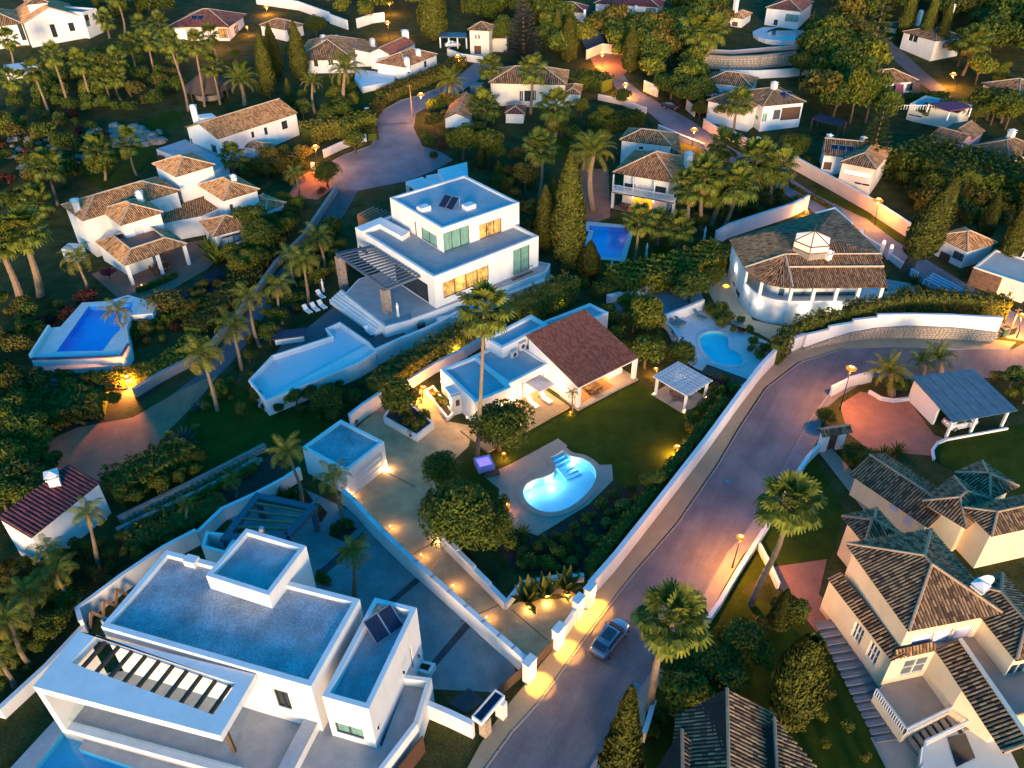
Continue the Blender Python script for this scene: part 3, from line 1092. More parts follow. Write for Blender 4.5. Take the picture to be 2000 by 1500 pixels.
# palms
def frond_feather(length, droop, n=15, wd=0.085, ll=0.62, mat=None, seed=1):
    random.seed(seed)
    mb = MB()
    pts = []
    a = 0.55
    p = Vector((0.05,0,0))
    stp = length / 12
    for i in range(13):
        pts.append(p.copy())
        p = p + Vector((cos(a),0, sin(a))) * stp
        a -= droop * (0.5 + i / 9)
    mb.tube(pts, [0.035 * (1 - i / 14) + 0.006 for i in range(13)],3, False)
    for i in range(n):
        t = 0.16 + 0.82 * i / (n - 1)
        k = t * 12
        j = min(11, int(k))
        q = pts[j].lerp(pts[j + 1], k - j)
        d = (pts[j + 1] - pts[j]).normalized()
        l = ll * (0.45 + 0.55 * sin(pi * min(1, t * 0.95 + 0.12)))
        for s in (-1,1):
            e = (Vector((0, s, 0)) * 0.85 + d * 0.55 + Vector((0,0,-0.30 + random.uniform(-.12, .12)))).normalized()
            w = d * wd / 2
            m = q + e * l * 0.5
            tp = q + e * l + Vector((0,0,-0.22 * l))
            mb.face([q - w * 0.6, q + w * 0.6, m + w, m - w]); mb.face([m - w, m + w, tp])
    me = bpy.data.meshes.new('frond')
    me.from_pydata(mb.v, [], mb.f)
    me.materials.append(mat or lf_palm)
    return me
def frond_fan(pet, rad, droop, mat=None, seed=1, nseg=15):
    random.seed(seed)
    mb = MB()
    e0 = Vector((pet, 0, pet * 0.10))
    mb.tube([(0,0,0), e0 * 0.6 + Vector((0,0,0.04)), e0],[0.035,0.025,0.018],3, False)
    for i in range(nseg):
        a = radians(-125 + 250 * i / (nseg - 1))
        r = rad * (0.74 + 0.26 * cos(a * 0.6)) * random.uniform(0.92,1.05)
        d = Vector((cos(a), sin(a),0))
        s = Vector((-sin(a), cos(a),0))
        w = rad * 0.115
        m = e0 + d * r * 0.55 + Vector((0,0,-droop * r * 0.13 + (0.035 if i % 2 else -0.02)))
        tp = e0 + d * r * 0.92 + Vector((0,0,-droop * r * 0.55 + random.uniform(-.06, .04)))
        mb.face([e0, m - s * w, m, m + s * w] if False else [e0, m - s * w, m + s * w])
        mb.face([m - s * w, tp - s * w * 0.35, tp + s * w * 0.35, m + s * w])
    me = bpy.data.meshes.new('frond')
    me.from_pydata(mb.v, [], mb.f)
    me.materials.append(mat or lf_palm)
    return me
FR = {
    'queen': [frond_feather(3.0,0.16 + 0.05 * i, 17,0.10,0.75,(lf_palm, lf_palm, lf_palmy, lf_palmy)[i],200 + i) for i in range(4)],
    'phoenix': [frond_feather(3.4,0.10 + 0.05 * i, 20,0.09,0.62,(lf_palm, lf_palm, lf_palmy)[i],210 + i) for i in range(3)],
    'fan': [frond_fan(1.25,0.92,0.25 + 0.35 * i, (lf_palm, lf_palm, lf_palm, lf_palmy)[i],220 + i) for i in range(4)],
    'dry': [frond_fan(0.9,0.75,1.3, lf_dry, 230)],
}
def unit_trunk(n=9, taper=0.75, bow=0.0):
    mb = MB()
    rows = [(1.25 - (1.25 - taper) * min(1,(i / n) * 1.5) + (0.04 if i % 2 else -0.03), i / n) for i in range(n + 1)]
    mb.lathe((0,0,0),[(1.3,-0.03)] + rows, 8)
    mb.v = [(x + bow * sin(pi * max(0, z)), y + bow * .6 * sin(2 * pi * max(0, z)), z) for x, y, z in mb.v]
    me = bpy.data.meshes.new('trunk')
    me.from_pydata(mb.v, [], mb.f)
    me.materials.append(palmbark)
    return me
PT = [unit_trunk(9,0.75, k) for k in (-1.3,0.3,1.5)]
PT2 = [unit_trunk(17,0.8, k) for k in (-1.2,0.4,1.6)]
def crown_list(kind, n, cr, seed):
    """(frond mesh, rotation, scale) for every frond of a crown of radius cr"""
    rs = random.Random(seed)
    out = []
    base = {'queen': 2.7, 'phoenix': 3.1, 'fan': 1.75}[kind]
    for i in range(n):
        f = (i + 0.5) / n
        az = i * 2.39996 + rs.uniform(-.15, .15)
        if kind == 'fan':
            el = 80 - 140 * f ** 0.95
            me = FR['dry'][0] if f > 0.86 else FR['fan'][min(3, int(f * 3.6))]
        elif kind == 'phoenix':
            el = 62 - 80 * f
            me = FR['phoenix'][min(2, int(f * 2.9))]
        else:
            el = 55 - 75 * f
            me = FR['queen'][min(3, int(f * 3.7))]
        out.append((me, Euler((rs.uniform(-.25, .25),-radians(el + rs.uniform(-9,9)), az), 'XYZ'), cr / base * rs.uniform(0.85,1.1)))
    return out
JC = {}
def joined_crown(kind, n, seed):
    if (kind, seed) in JC: return JC[kind, seed]
    v, f = [],[]
    for me, ro, s in crown_list(kind, n, 1.0, seed):
        R = ro.to_matrix() * s
        b = len(v)
        v += [tuple(R @ x.co) for x in me.vertices]
        f += [tuple(b + i for i in p.vertices) for p in me.polygons]
    m = bpy.data.meshes.new('crown')
    m.from_pydata(v, [], f)
    m.materials.append({'fan': lf_palm, 'queen': lf_palm, 'phoenix': lf_palmy}[kind])
    JC[kind, seed] = m
    return m
def palm(kind, crown, base, cr, n=26, r=0.22, near=True, desc=None, z=None, lab=None, group=None):
    B = Vt(base) if z is None else V(base[0], base[1], z)
    d = ray(*crown)
    hd = Vector((B.x, B.y)).normalized()
    t = hypot(B.x, B.y) / (d.x * hd.x + d.y * hd.y)
    Cp = Vector((0,0, CH)) + d * t
    ax = Cp - B
    h = ax.length
    o = thing('palm_tree', B, None, None)
    o.rotation_mode = 'QUATERNION'
    o.rotation_quaternion = Vector((0,0,1)).rotation_difference(ax.normalized())
    tr = addobj('trunk', random.choice(PT2 if h > 9 else PT), o)
    tr.scale = (r, r, h)
    seed = random.randrange(6)
    if near:
        for me, ro, s in crown_list(kind, n, cr, random.randrange(10 ** 6)):
            q = addobj('frond', me, o, (0,0, h))
            q.rotation_euler = ro
            q.scale = (s, s, s)
    else:
        q = addobj('crown', joined_crown(kind, 22, seed), o, (0,0, h))
        q.scale = (cr, cr, cr)
        q.rotation_euler = (0,0, random.uniform(0,6.28))
    dd = desc or {'fan': 'fan palm', 'queen': 'feathery palm', 'phoenix': 'date palm'}[kind]
    if not desc: dd = ('tall ' if h > 8.5 else 'short ' if h < 4 else 'medium ') + dd
    if lab: tag(o, lab, 'palm', group or 'palm trees')
    else: VEG.append((o, dd, base, 'palm', group or 'palm trees', None))
    return o

# a clipped hedge: leaf faces all over a body that follows a line
def hedge(label, pts, w, h, mat, dens=26, size=0.15, name='hedge', lump=0.25, world=False, z=None, group=None, jag=0.0):
    P = [Vector(p) if world else Vt(p) for p in pts]
    c = P[len(P) // 2]
    gz = G(c.x, c.y) if z is None else z
    o = thing(name, (c.x, c.y, gz), label, 'hedge', group)
    C, Nn = [],[]
    core = MB()
    zf = (lambda i: (G(P[i].x, P[i].y) if z is None else z) - 0.1)
    wallstrip(core, P, w * 0.8, zf, lambda i: zf(i) + h * 0.88)
    core.build('inner_twigs', lf_dark, o)
    for i in range(len(P) - 1):
        a, b = Vector((P[i].x, P[i].y)), Vector((P[i + 1].x, P[i + 1].y))
        e = b - a
        Lg = e.length
        e /= Lg
        n_ = Vector((-e.y, e.x))
        n = int(Lg * (w + 2 * h) * dens)
        u = np.random.rand(n) * Lg
        per = np.random.rand(n) * (w + 2 * h)
        dx = np.where(per < h, -w / 2, np.where(per < h + w, per - h - w / 2, w / 2))
        dz = np.where(per < h, per, np.where(per < h + w, h, per - h - w))
        nx = np.where(per < h, -1.0, np.where(per < h + w, 0.0,1.0))
        nz = np.where((per >= h) & (per < h + w),1.0,0.15)
        wob = 1 + lump * (np.sin(u * 2.1 + dx * 3 + i) * 0.5 + np.sin(u * 5.3 + dz * 4) * 0.3 + np.random.uniform(-.5, .5, n) * 0.5)
        dx = dx * wob
        dz = dz * (1 + (wob - 1) * 0.5) + jag * np.maximum(0, np.sin(u * 4.2 + i)) * (dz > h * 0.6)
        g0, g1 = zf(i), zf(i + 1)
        X = a.x + e.x * u + n_.x * dx
        Y = a.y + e.y * u + n_.y * dx
        Z = g0 + (g1 - g0) * u / Lg + dz + 0.1
        C.append(np.stack([X, Y, Z],1))
        Nn.append(np.stack([n_.x * nx, n_.y * nx, nz],1))
    C = np.vstack(C) - np.array(ORG[o.name])
    Nn = np.vstack(Nn) + rnd_unit(len(C)) * 0.8
    Nn /= np.linalg.norm(Nn, axis=1)[:, None]
    t1, t2 = leaf_axes(Nn, np.random.uniform(0.7,1.35, len(C)) * size)
    q = addobj('foliage', quads('foliage', C, t1, t2, mat), o)
    q['kind'] = 'stuff'
    return o
def inside(p, poly):
    x, y = p
    c = False
    for i in range(len(poly)):
        (a, b),(d, e) = poly[i], poly[i - 1]
        if (b > y) != (e > y) and x < (d - a) * (y - b) / (e - b) + a: c = not c
    return c
KEEP = []                                      # clearings (pixel outlines) where nothing is planted
def mass(pts, name, label):
    co, mi, mats = [],[],[]
    for p, k, h in pts:
        t, c, h0, w0 = random.choice(PROTO[k])
        a = np.empty(len(c.vertices) * 3); c.vertices.foreach_get('co', a)
        N = len(c.vertices) // 4
        a = a.reshape(-1,3)[:N * 4].reshape(N, 4,3)
        keep = np.random.rand(N) < (0.34 if h > 3 else .5)
        a = a[keep]
        ctr = a.mean(1, keepdims=True)
        a = ctr + (a - ctr) * 1.55
        g = random.uniform(0,6.28)
        Rm = np.array([[cos(g), sin(g),0],[-sin(g), cos(g),0],[0,0,1]])
        s = h / h0
        a = (a @ Rm) * np.array([s, s, s]) + np.array([p[0], p[1], G(*p)])
        m = c.materials[0]
        if m not in mats: mats.append(m)
        co.append(a.reshape(-1,3)); mi += [mats.index(m)] * len(a)
    co = np.vstack(co)
    o0 = co.mean(0); o0[2] = co[:, 2].min()
    me = bpy.data.meshes.new(name)
    me.from_pydata((co - o0).tolist(),[], np.arange(len(co)).reshape(-1,4).tolist())
    for m in mats: me.materials.append(m)
    me.polygons.foreach_set('material_index', mi)
    o = addobj(name, me)
    o.location = o0
    return tag(o, label, 'woodland', None, 'stuff')
def fill(poly, n, kinds, hr, lab, group, mind=1.6, seed=1, cat=None, stuff=False):
    """n plants over a planted slope given by its outline in the photograph; look-alikes share the label lab"""
    rs = random.Random(seed)
    W_ = [Vt(p) for p in poly]
    wp = [(p.x, p.y) for p in W_]
    x0, x1 = min(a for a, _ in wp), max(a for a, _ in wp)
    y0, y1 = min(b for _, b in wp), max(b for _, b in wp)
    got, tries = [],0
    W3 = []
    keepw = [[(q.x, q.y) for q in map(Vt, k)] for k in KEEP]
    while len(got) < n and tries < n * 60:
        tries += 1
        p = (rs.uniform(x0, x1), rs.uniform(y0, y1))
        if not inside(p, wp) or any(inside(p, k) for k in keepw): continue
        if any((p[0] - q[0]) ** 2 + (p[1] - q[1]) ** 2 < mind ** 2 for q in got): continue
        got.append(p)
        k = rs.choice(kinds)
        h = rs.uniform(*hr)
        if PROTO[k][0][0] is None: h *= 0.5
        if stuff:
            W3.append((p, k, h)); continue
        o = plant(k, (p[0], p[1]), h, None, 'shrub' if PROTO[k][0][0] is None else None, world=True, lab=lab[k] if isinstance(lab, dict) else DESC[k] + ' ' + lab, group=group + (' shrubs' if PROTO[k][0][0] is None else ' trees'))
    if W3: mass(W3, 'woodland', 'mass of trees and bushes ' + lab)
    return got

# ================================================================== the ground, roads, paths
def kz(ox, oy, s, *pts): return K(ox, oy, s, *pts)
P_MAIN = [Vt(p) for p in kz(1000,750,4,(290,580),(400,520),(460,562),(560,585),(635,635),(662,705),(640,790),(565,885),(460,965),(340,1008),(220,998),(125,940),(85,868),(100,800),(165,752),(250,728),(312,700),(335,660),(330,622))]
P_MAIN = [P_MAIN[0].xy, P_MAIN[1].xy] + smooth([p.xy for p in P_MAIN[1:]] , 4, False)[1:]
P_CV = smooth([Vt(p) for p in kz(1000,375,4,(1465,1160),(1480,1120),(1540,1095),(1620,1095),(1680,1125),(1695,1170),(1700,1215),(1760,1245),(1805,1290),(1810,1335),(1770,1355),(1690,1362),(1600,1340),(1530,1290),(1480,1225))],4)
P_T17 = [Vt(p).xy for p in kz(1120,230,5,(160,1055),(545,1085),(455,1372),(225,1360),(155,1265),(200,1105),(155,1095))]
def band(P, o):
    a, _ = strip([P[-1], *ccw(P), P[0]] if False else [ccw(P)[-1], *ccw(P), ccw(P)[0]],-o, -o)
    return a[1:-1]
HOLES = [band(P_MAIN, 0.02), band(P_CV, 0.02), band(P_T17,0.02)]
mb = MB()
mb.poly([(-900,-250),(900,-250),(900, Y0),(-900, Y0)], HOLES)
n0 = len(mb.v)
mb.v += [(-900, Y0,0),(900, Y0,0),(900,1500,(1500 - Y0) * SL),(-900,1500,(1500 - Y0) * SL)]
mb.f.append((n0, n0 + 1, n0 + 2, n0 + 3))
mb.build('ground', roughmat, None, None, 'structure')

# main road, foot of the picture to the junction on the right
ROAD_L = [(905,1560),(1000,1430),(1050,1376),(1085,1330),(1117,1285),(1140,1252),(1207,1162),(1240,1120),(1325,1022),(1402,910),(1447,834),(1497,759),(1562,709),(1650,681),(1750,677),(1875,683),(1975,684),(2010,665)]
ROAD_R = [(2060,745),(1930,738),(1800,742),(1740,738),(1700,737),(1655,750),(1620,772),(1598,800),(1582,822),(1550,880),(1522,935),(1490,987),(1457,1042),(1425,1077),(1400,1120),(1370,1170),(1285,1300),(1245,1355),(1200,1430),(1155,1500),(1120,1560)]
sheet('road', ROAD_L + [(2060,650)] + ROAD_R, asphalt, 0.04)
WALL_R = [(1150,1170),(1200,1112),(1272,1020),(1375,885),(1440,795),(1480,742),(1505,712),(1542,688)]
sheet('pavement', [(880,1560),(940,1450),(985,1385),(1022,1340),(1085,1262),(1140,1192)] + WALL_R + [(1600,668),(1690,656),(1935,662),(1985,668)] + [(p[0] - 4, p[1] - 2) for p in ROAD_L[::-1][1:]], sandwalk, 0.12)
_k = MB(); _k.prism([Vector(p) for p in ((-1,-1),(1,-1),(1,1),(-1,1))],-0.3,0.9, False); _k.face([(-1,-1, .9),(1,-1, .9),(.97,-.8,1),(-.97,-.8,1)]); _k.face([(-.97,-.8,1),(.97,-.8,1),(.97, .8,1),(-.97, .8,1)]); _k.face([(-.97, .8,1),(.97, .8,1),(1,1, .9),(-1,1, .9)])
KST = bpy.data.meshes.new('kerb_stone'); KST.from_pydata(_k.v, [], _k.f); KST.materials.append(kerbm)
def kerb(pts, h=0.13, w=0.18):
    P = [Vt(p) for p in pts]
    mb = MB()
    wallstrip(mb, P, w * 0.8, lambda i: G(P[i].x, P[i].y) - 0.1, lambda i: G(P[i].x, P[i].y) + h * 0.6)
    k = mb.build('kerb', stonebed, None, None, 'structure')
    Q = []
    for a, b in zip(P[:-1], P[1:]):
        n = max(1, round((b - a).length / 0.9))
        Q += [a.lerp(b, (j + 0.5) / n) for j in range(n)]
    for i, q in enumerate(sorted(Q, key=lambda q: q.y)[:300]):
        d = min(zip(P[:-1], P[1:]), key=lambda s: ((s[0] + s[1]) / 2 - q).length if (s[1] - s[0]).length < 3 else min((s[0].lerp(s[1], t / 8) - q).length for t in range(9)))
        e = d[1] - d[0]
        o = addobj('kerb_stone', KST, k, q - ORG[k.name])
        o.rotation_euler = (0,0, atan2(e.y, e.x))
        o.scale = (0.43, w / 2, h)
    return k
kerb(ROAD_L[:-1])
kerb([(1655,748),(1620,770),(1596,802),(1580,824),(1548,882),(1520,937),(1488,989),(1455,1044),(1423,1079),(1398,1122),(1368,1172)])
kerb([(1283,1302),(1243,1357),(1198,1432),(1153,1502),(1118,1562)])
# strip of pavement on the far side of the road
sheet('verge_path', [(1283,1302),(1300,1310),(1262,1385),(1255,1440),(1235,1500),(1200,1560),(1118,1562),(1153,1502),(1198,1432),(1243,1357)], travertine, 0.12)
sheet('verge_path', [(1488,989),(1510,995),(1480,1050),(1450,1085),(1415,1145),(1385,1200),(1368,1172),(1398,1122),(1423,1079),(1455,1044)], travertine, 0.12)
sheet('verge_path', [(1655,748),(1690,745),(1640,775),(1610,800),(1600,850),(1570,920),(1530,990),(1510,995),(1488,989),(1520,937),(1548,882),(1580,824),(1596,802),(1620,770)], pavers, 0.12)
# worn wheel streaks and dark patches of the road surface

# the upper road, behind the curved villa, down to the junction
sheet('road', [(1170,60),(1195,110),(1228,160),(1252,180),(1295,205),(1350,235),(1400,272),(1440,295),(1500,325),(1550,352),(1592,380),(1640,403),(1692,427),(1752,472),(1790,493),(1830,520),(1900,562),(1960,598),(2010,625),(2060,650),(2010,668),(1965,660),(1920,620),(1850,582),(1800,556),(1755,525),(1720,495),(1675,468),(1635,445),(1570,400),(1500,362),(1440,325),(1375,292),(1298,247),(1270,222),(1230,198),(1195,165),(1150,110),(1130,60)], pavers, 0.04)
sheet('grass_verge', [(1600,372),(1640,388),(1690,412),(1745,452),(1790,482),(1785,492),(1752,472),(1692,427),(1640,403),(1592,380)], lawnmat, 0.05)
sheet('road', [(1650,42),(1690,45),(1760,98),(1800,135),(1845,172),(1858,190),(1838,192),(1800,165),(1775,143),(1740,112),(1660,66)], lanemat, 0.04)
# cul-de-sac
CDS = [(737,232),(750,215),(782,197),(822,187),(860,172),(900,145),(930,120),(962,128),(930,160),(890,185),(850,200),(812,222),(808,250),(825,285),(862,297),(885,312),(850,332),(795,354),(700,372),(650,368),(630,335),(645,318),(675,302),(725,285),(732,275)]
sheet('road', [Vt(p).xy for p in CDS[:1]] and CDS, pavers, 0.04)
kerb([(640,320),(675,302),(725,285),(733,272),(737,232),(750,215),(782,197),(822,186),(860,171)])
sheet('forecourt', [(560,385),(585,345),(640,318),(648,370),(620,390)], brickred, 0.05)
# the lane that leaves it, down past the hedges to the red forecourt
LANE = [(650,368),(700,372),(672,420),(640,455),(600,500),(560,560),(520,612),(490,660),(455,705),(425,735),(395,745),(330,775),(400,722),(440,668),(470,635),(505,585),(545,530),(600,470),(632,425)]
sheet('lane', LANE, lanemat, 0.04)
sheet('forecourt', [(395,742),(425,735),(380,790),(335,835),(300,880),(250,905),(200,940),(120,930),(92,890),(95,860),(150,835),(260,815),(330,775)], brickred, 0.05)
sheet('footpath', [(1150,110),(1215,105),(1225,140),(1205,155),(1165,135)], terracotta, 0.06)

# lawns and beds
sheet('lawn', [(1030,842),(1112,797),(1240,749),(1285,765),(1335,808),(1388,772),(1425,800),(1360,885),(1265,1005),(1165,1125),(1090,1125),(1000,1110),(930,1060),(880,1010),(870,930),(935,880)], lawnmat, 0.015,[HOLES[0]])
sheet('flower_bed', [(1197,940),(1155,985),(1050,1048),(975,1030),(960,1060),(1000,1112),(1090,1127),(1165,1127),(1265,1007),(1360,887),(1340,880),(1280,930),(1230,960)], soil, 0.03)
sheet('lawn', [(1140,402),(1190,425),(1330,435),(1345,470),(1290,520),(1200,560),(1120,530),(1120,440)], lawnmat, 0.015,[HOLES[2]])
sheet('patio', [(1130,330),(1188,330),(1192,424),(1150,440),(1140,415)], brickred, 0.03)
sheet('lawn', [(1420,1180),(1500,1110),(1620,1100),(1650,1000),(1590,890),(1530,985),(1480,1075),(1440,1140)], lawnmat, 0.02)
sheet('lawn', [(1290,1330),(1430,1150),(1560,1200),(1700,1380),(1800,1500),(1800,1560),(1240,1560)], lawnmat, 0.01)
sheet('lawn', [(1820,885),(1835,868),(1850,858),(1960,840),(2060,810),(2060,980),(1960,960),(1900,930),(1840,910)], lawnmat, 0.02)
sheet('lawn', [(630,150),(690,150),(790,158),(770,185),(720,225),(640,228)], lawnmat, 0.02)
sheet('lawn', [(230,255),(340,215),(360,225),(350,245),(250,270)], lawnmat, 0.02)
sheet('lawn', [(370,815),(430,735),(490,770),(530,805),(600,800),(680,790),(640,860),(560,855),(460,905),(350,960),(250,1000),(230,960)], lawnmat, 0.012)
sheet('lawn', [(150,340),(290,270),(310,320),(200,370)], lawnmat, 0.012)
sheet('lawn', [(1060,265),(1150,265),(1165,300),(1080,310)], lawnmat, 0.012)
sheet('soil_bed', [(150,640),(210,750),(330,745),(200,830),(80,850),(10,760),(60,735)], soil, 0.008)
sheet('soil_bed', [(300,600),(430,520),(450,560),(330,640)], M('plum_soil', (0.05,0.028,0.04),0.95,0.35,0.8,0.8,6, fine=0.4),0.02)
sheet('garden_path', [(236,1030),(330,982),(425,936),(510,892),(514,900),(430,946),(332,992),(236,1042)], sandwalk, 0.02)
sheet('soil_bed', [(250,1060),(420,960),(540,880),(560,930),(440,1000),(300,1090)], soil, 0.008)
# terraces of rubble below the lane (two long retaining kerbs)
# driveways of the middle plot and of the modern villa
DRIVE = [(672,985),(690,840),(745,792),(815,862),(845,836),(812,790),(822,752),(836,770),(875,823),(925,832),(915,872),(885,900),(870,940),(850,1035),(862,1060),(925,1125),(985,1188),(1092,1140),(1142,1172),(1095,1250),(1025,1318),(1000,1300),(860,1140),(760,1042),(720,1002)]
sheet('driveway', DRIVE, drive, 0.03)
sheet('driveway', [(440,1010),(585,950),(690,1000),(760,1050),(860,1148),(1002,1300),(1012,1322),(962,1352),(830,1345),(700,1190),(600,1160),(580,1080)], bluedrive, 0.02)
strip_m = M('dark_drive_strip', (0.055,0.052,0.055),0.9,0.2,1)
for a in ([(815,1126),(824,1133),(770,1178),(760,1172)],[(910,1213),(920,1222),(850,1304),(838,1298)],[(708,1040),(720,1050),(628,1128),(616,1120)]):
    sheet('paving_band', a, strip_m, 0.028)
joint = M('drive_joint', (0.12,0.09,0.07),0.9,0.1,1)
for a in ([(757,922),(812,950),(811,952),(756,924)],[(860,1052),(800,1088),(799,1086),(859,1050)],[(985,1178),(900,1215),(900,1213),(984,1176)],[(1000,1190),(1070,1250),(1068,1251),(998,1191)]):
    sheet('paving_joint', a, joint, 0.034)
sheet('soil_bed', [(641,1045),(660,1014),(698,1032),(672,1058)], soil, 0.03)
sheet('soil_bed', [(536,965),(548,948),(595,955),(612,978),(600,990)], soil, 0.03)
sheet('soil_bed', [(612,990),(625,985),(640,1002),(628,1020),(612,1015)], soil, 0.03)
# right-hand plots
sheet('forecourt', [(1640,790),(1680,765),(1700,768),(1745,780),(1775,782),(1825,850),(1850,858),(1832,868),(1818,890),(1700,880),(1655,845)], terracotta, 0.03)
sheet('footpath', [(1598,882),(1625,875),(1700,960),(1790,1050),(1770,1080),(1690,1000)], travertine, 0.03)
sheet('patio', [(1490,1110),(1615,1092),(1600,1160),(1640,1215),(1595,1235),(1560,1190)], terracotta, 0.03)
# curved villa: pale terrace round the pool and the sandy yard
sheet('pool_terrace', [(1293,628),(1372,600),(1400,625),(1440,640),(1500,668),(1510,690),(1475,745),(1450,755),(1360,720),(1330,700)], poolstone, 0.02,[HOLES[1]])
sheet('yard', [(1370,545),(1425,512),(1440,500),(1440,560),(1470,625),(1540,640),(1600,650),(1520,672),(1480,650),(1420,630),(1400,600)], M('yard_sand', (0.36,0.31,0.22),0.9,0.1,0.6),0.03)
sheet('gravel_garden', [(1190,585),(1310,560),(1360,545),(1380,600),(1290,630),(1240,625),(1200,610)], M('blue_gravel', (0.22,0.23,0.24),0.95,0.25,1.0,0.4,9, fine=0.2),0.02)
sheet('gravel_garden', [(1730,545),(1790,555),(1880,590),(1950,600),(1900,612),(1760,600),(1735,590)], M('pale_gravel', (0.30,0.30,0.28),0.95,0.25,1.0,0.4,9, fine=0.2),0.02)
sheet('patio', [(178,535),(228,580),(262,592),(335,566),(405,525),(440,492),(400,468),(330,480),(240,515)], terracotta, 0.03)

# ================================================================== pools
def pool_in_ground(label, P, z, depth, wat, tilem, cope, cw, group=None, lights=(), steps=None, lpow=0):
    P = ccw(P)
    c = sum(P, Vector((0,0))) / len(P)
    r = thing('swimming_pool', (c.x, c.y, z), label, 'pool', group)
    bm_ = MB()
    n0 = 0
    bm_.v += [(p.x, p.y, z) for p in P] + [(p.x, p.y, z - depth) for p in P]
    m = len(P)
    for i in range(m):
        j = (i + 1) % m
        bm_.f.append((j, i, m + i, m + j))
    bm_.poly(P, z=z - depth)
    bm_.build('basin', tilem, r)
    w = MB(); w.poly(P, z=z - 0.12); w.build('water', wat, r)
    if cope:
        k = MB()
        outer, _ = strip([P[-1], *P, P[0]],-cw, -cw)
        outer = outer[1:-1]
        inner, _ = strip([P[-1], *P, P[0]],0.06,0.06)
        inner = inner[1:-1]
        for i in range(m):
            j = (i + 1) % m
            a, b, cc, d = outer[i], outer[j], inner[j], inner[i]
            k.face([(a.x, a.y, z + 0.07),(b.x, b.y, z + 0.07),(cc.x, cc.y, z + 0.07),(d.x, d.y, z + 0.07)])
            k.face([(a.x, a.y, z - 0.1),(b.x, b.y, z - 0.1),(b.x, b.y, z + 0.07),(a.x, a.y, z + 0.07)])
            k.face([(d.x, d.y, z + 0.07),(cc.x, cc.y, z + 0.07),(cc.x, cc.y, z - 0.15),(d.x, d.y, z - 0.15)])
        k.build('coping', cope, r)
    return r
pm = pool_in_ground('glowing kidney-shaped pool in the lawn of the middle plot', P_MAIN, 0.05,1.35, water, paletile, travertine, 0.55)
st = MB()
q0, q1 = Vector(P_MAIN[0]), Vector(P_MAIN[1])
e = (q1 - q0); nn = Vector((e.y, -e.x)).normalized()
pc2 = sum(P_MAIN, Vector((0,0))) / len(P_MAIN)
if nn.dot(pc2 - q0) < 0: nn = -nn
for i in range(6):
    a, b = q0 + nn * (0.5 * i + 0.02) + e * 0.03, q1 + nn * (0.55 * i + 0.02) - e * 0.03
    st.prism([a, b, b + nn * 0.49, a + nn * 0.49],-1.34,-0.24 - 0.18 * i)
st.build('pool_steps', paletile, pm)
for p, n_ in (((1078,938),0),((1036,950),1),((1120,905),2)):
    w_ = V(p[0], p[1],-0.6)
    lm = MB(); lm.lathe((w_.x, w_.y, -0.75),[(0.02,0.0),(0.14,0.02),(0.14,0.10),(0.02,0.12)],8)
    b_ = lm.build('pool_light', bulbcool, pm)
    lamp_light(pm, (w_.x, w_.y, -0.55),190 if n_ < 2 else 60,(0.80,0.93,1.0),0.15)
sheet('pool_deck', kz(1000,750,4,(-220,720),(0,620),(360,425),(432,480),(420,500),(470,540),(560,565),(650,620),(690,632),(780,628),(790,750),(600,940),(200,1185),(0,1120),(-105,900),(-100,820)), travertine, 0.05,[band(P_MAIN, 0.3)])
pool_in_ground('teal kidney-shaped pool beside the curved villa', P_CV, 0.05,0.5, waterd, tealtile, poolstone, 0.35)
pool_in_ground('dark blue squarish pool on the lawn below the lit veranda', P_T17,0.06,0.9, waterd, bluetile, None, 0)
P_ = ccw(P_T17)
sheet('pool_surround', [Vt(p).xy for p in kz(1120,230,5,(135,1015),(560,1055),(590,1100),(505,1408),(230,1385),(185,1330),(95,1255),(150,1110),(90,1110))], poolstone, 0.06,[HOLES[2]], world_pts=True)
ld = MB(); u_ = Vt((1193,506)); ld.obox((u_.x, u_.y),(0.1,1),(1.6,0.25),0.1,0.16)
def podium(name, label, cat, outline_px, z, mat, hole_px=None, basin=None, wat=None, top=None, rim=None, depth=1.0):
    P = [V(p[0], p[1], z).xy for p in outline_px]
    c = sum(P, Vector((0,0))) / len(P)
    r = thing(name, (c.x, c.y, 0), label, cat)
    mb = MB()
    mb.prism(P, -0.3, z, top=False)
    mb.build('retaining_wall', mat, r)
    hp = [V(p[0], p[1], z).xy for p in hole_px] if hole_px else None
    t = MB(); t.poly(P, [hp] if hp else (), z=z)
    t.build('deck', top or mat, r)
    if hp:
        H_ = ccw(hp)
        m = len(H_)
        b = MB()
        b.v += [(p.x, p.y, z) for p in H_] + [(p.x, p.y, z - depth) for p in H_]
        for i in range(m):
            j = (i + 1) % m
            b.f.append((j, i, m + i, m + j))
        b.poly(H_, z=z - depth)
        b.build('basin', basin, r)
        w = MB(); w.poly(H_, z=z - 0.06); w.build('water', wat, r)
    if rim:
        k = MB()
        Q = ccw(P)
        wallstrip(k, [*Q, Q[0]],0.25, z - 0.02, z + rim)
        k.build('rim', mat, r)
    return r

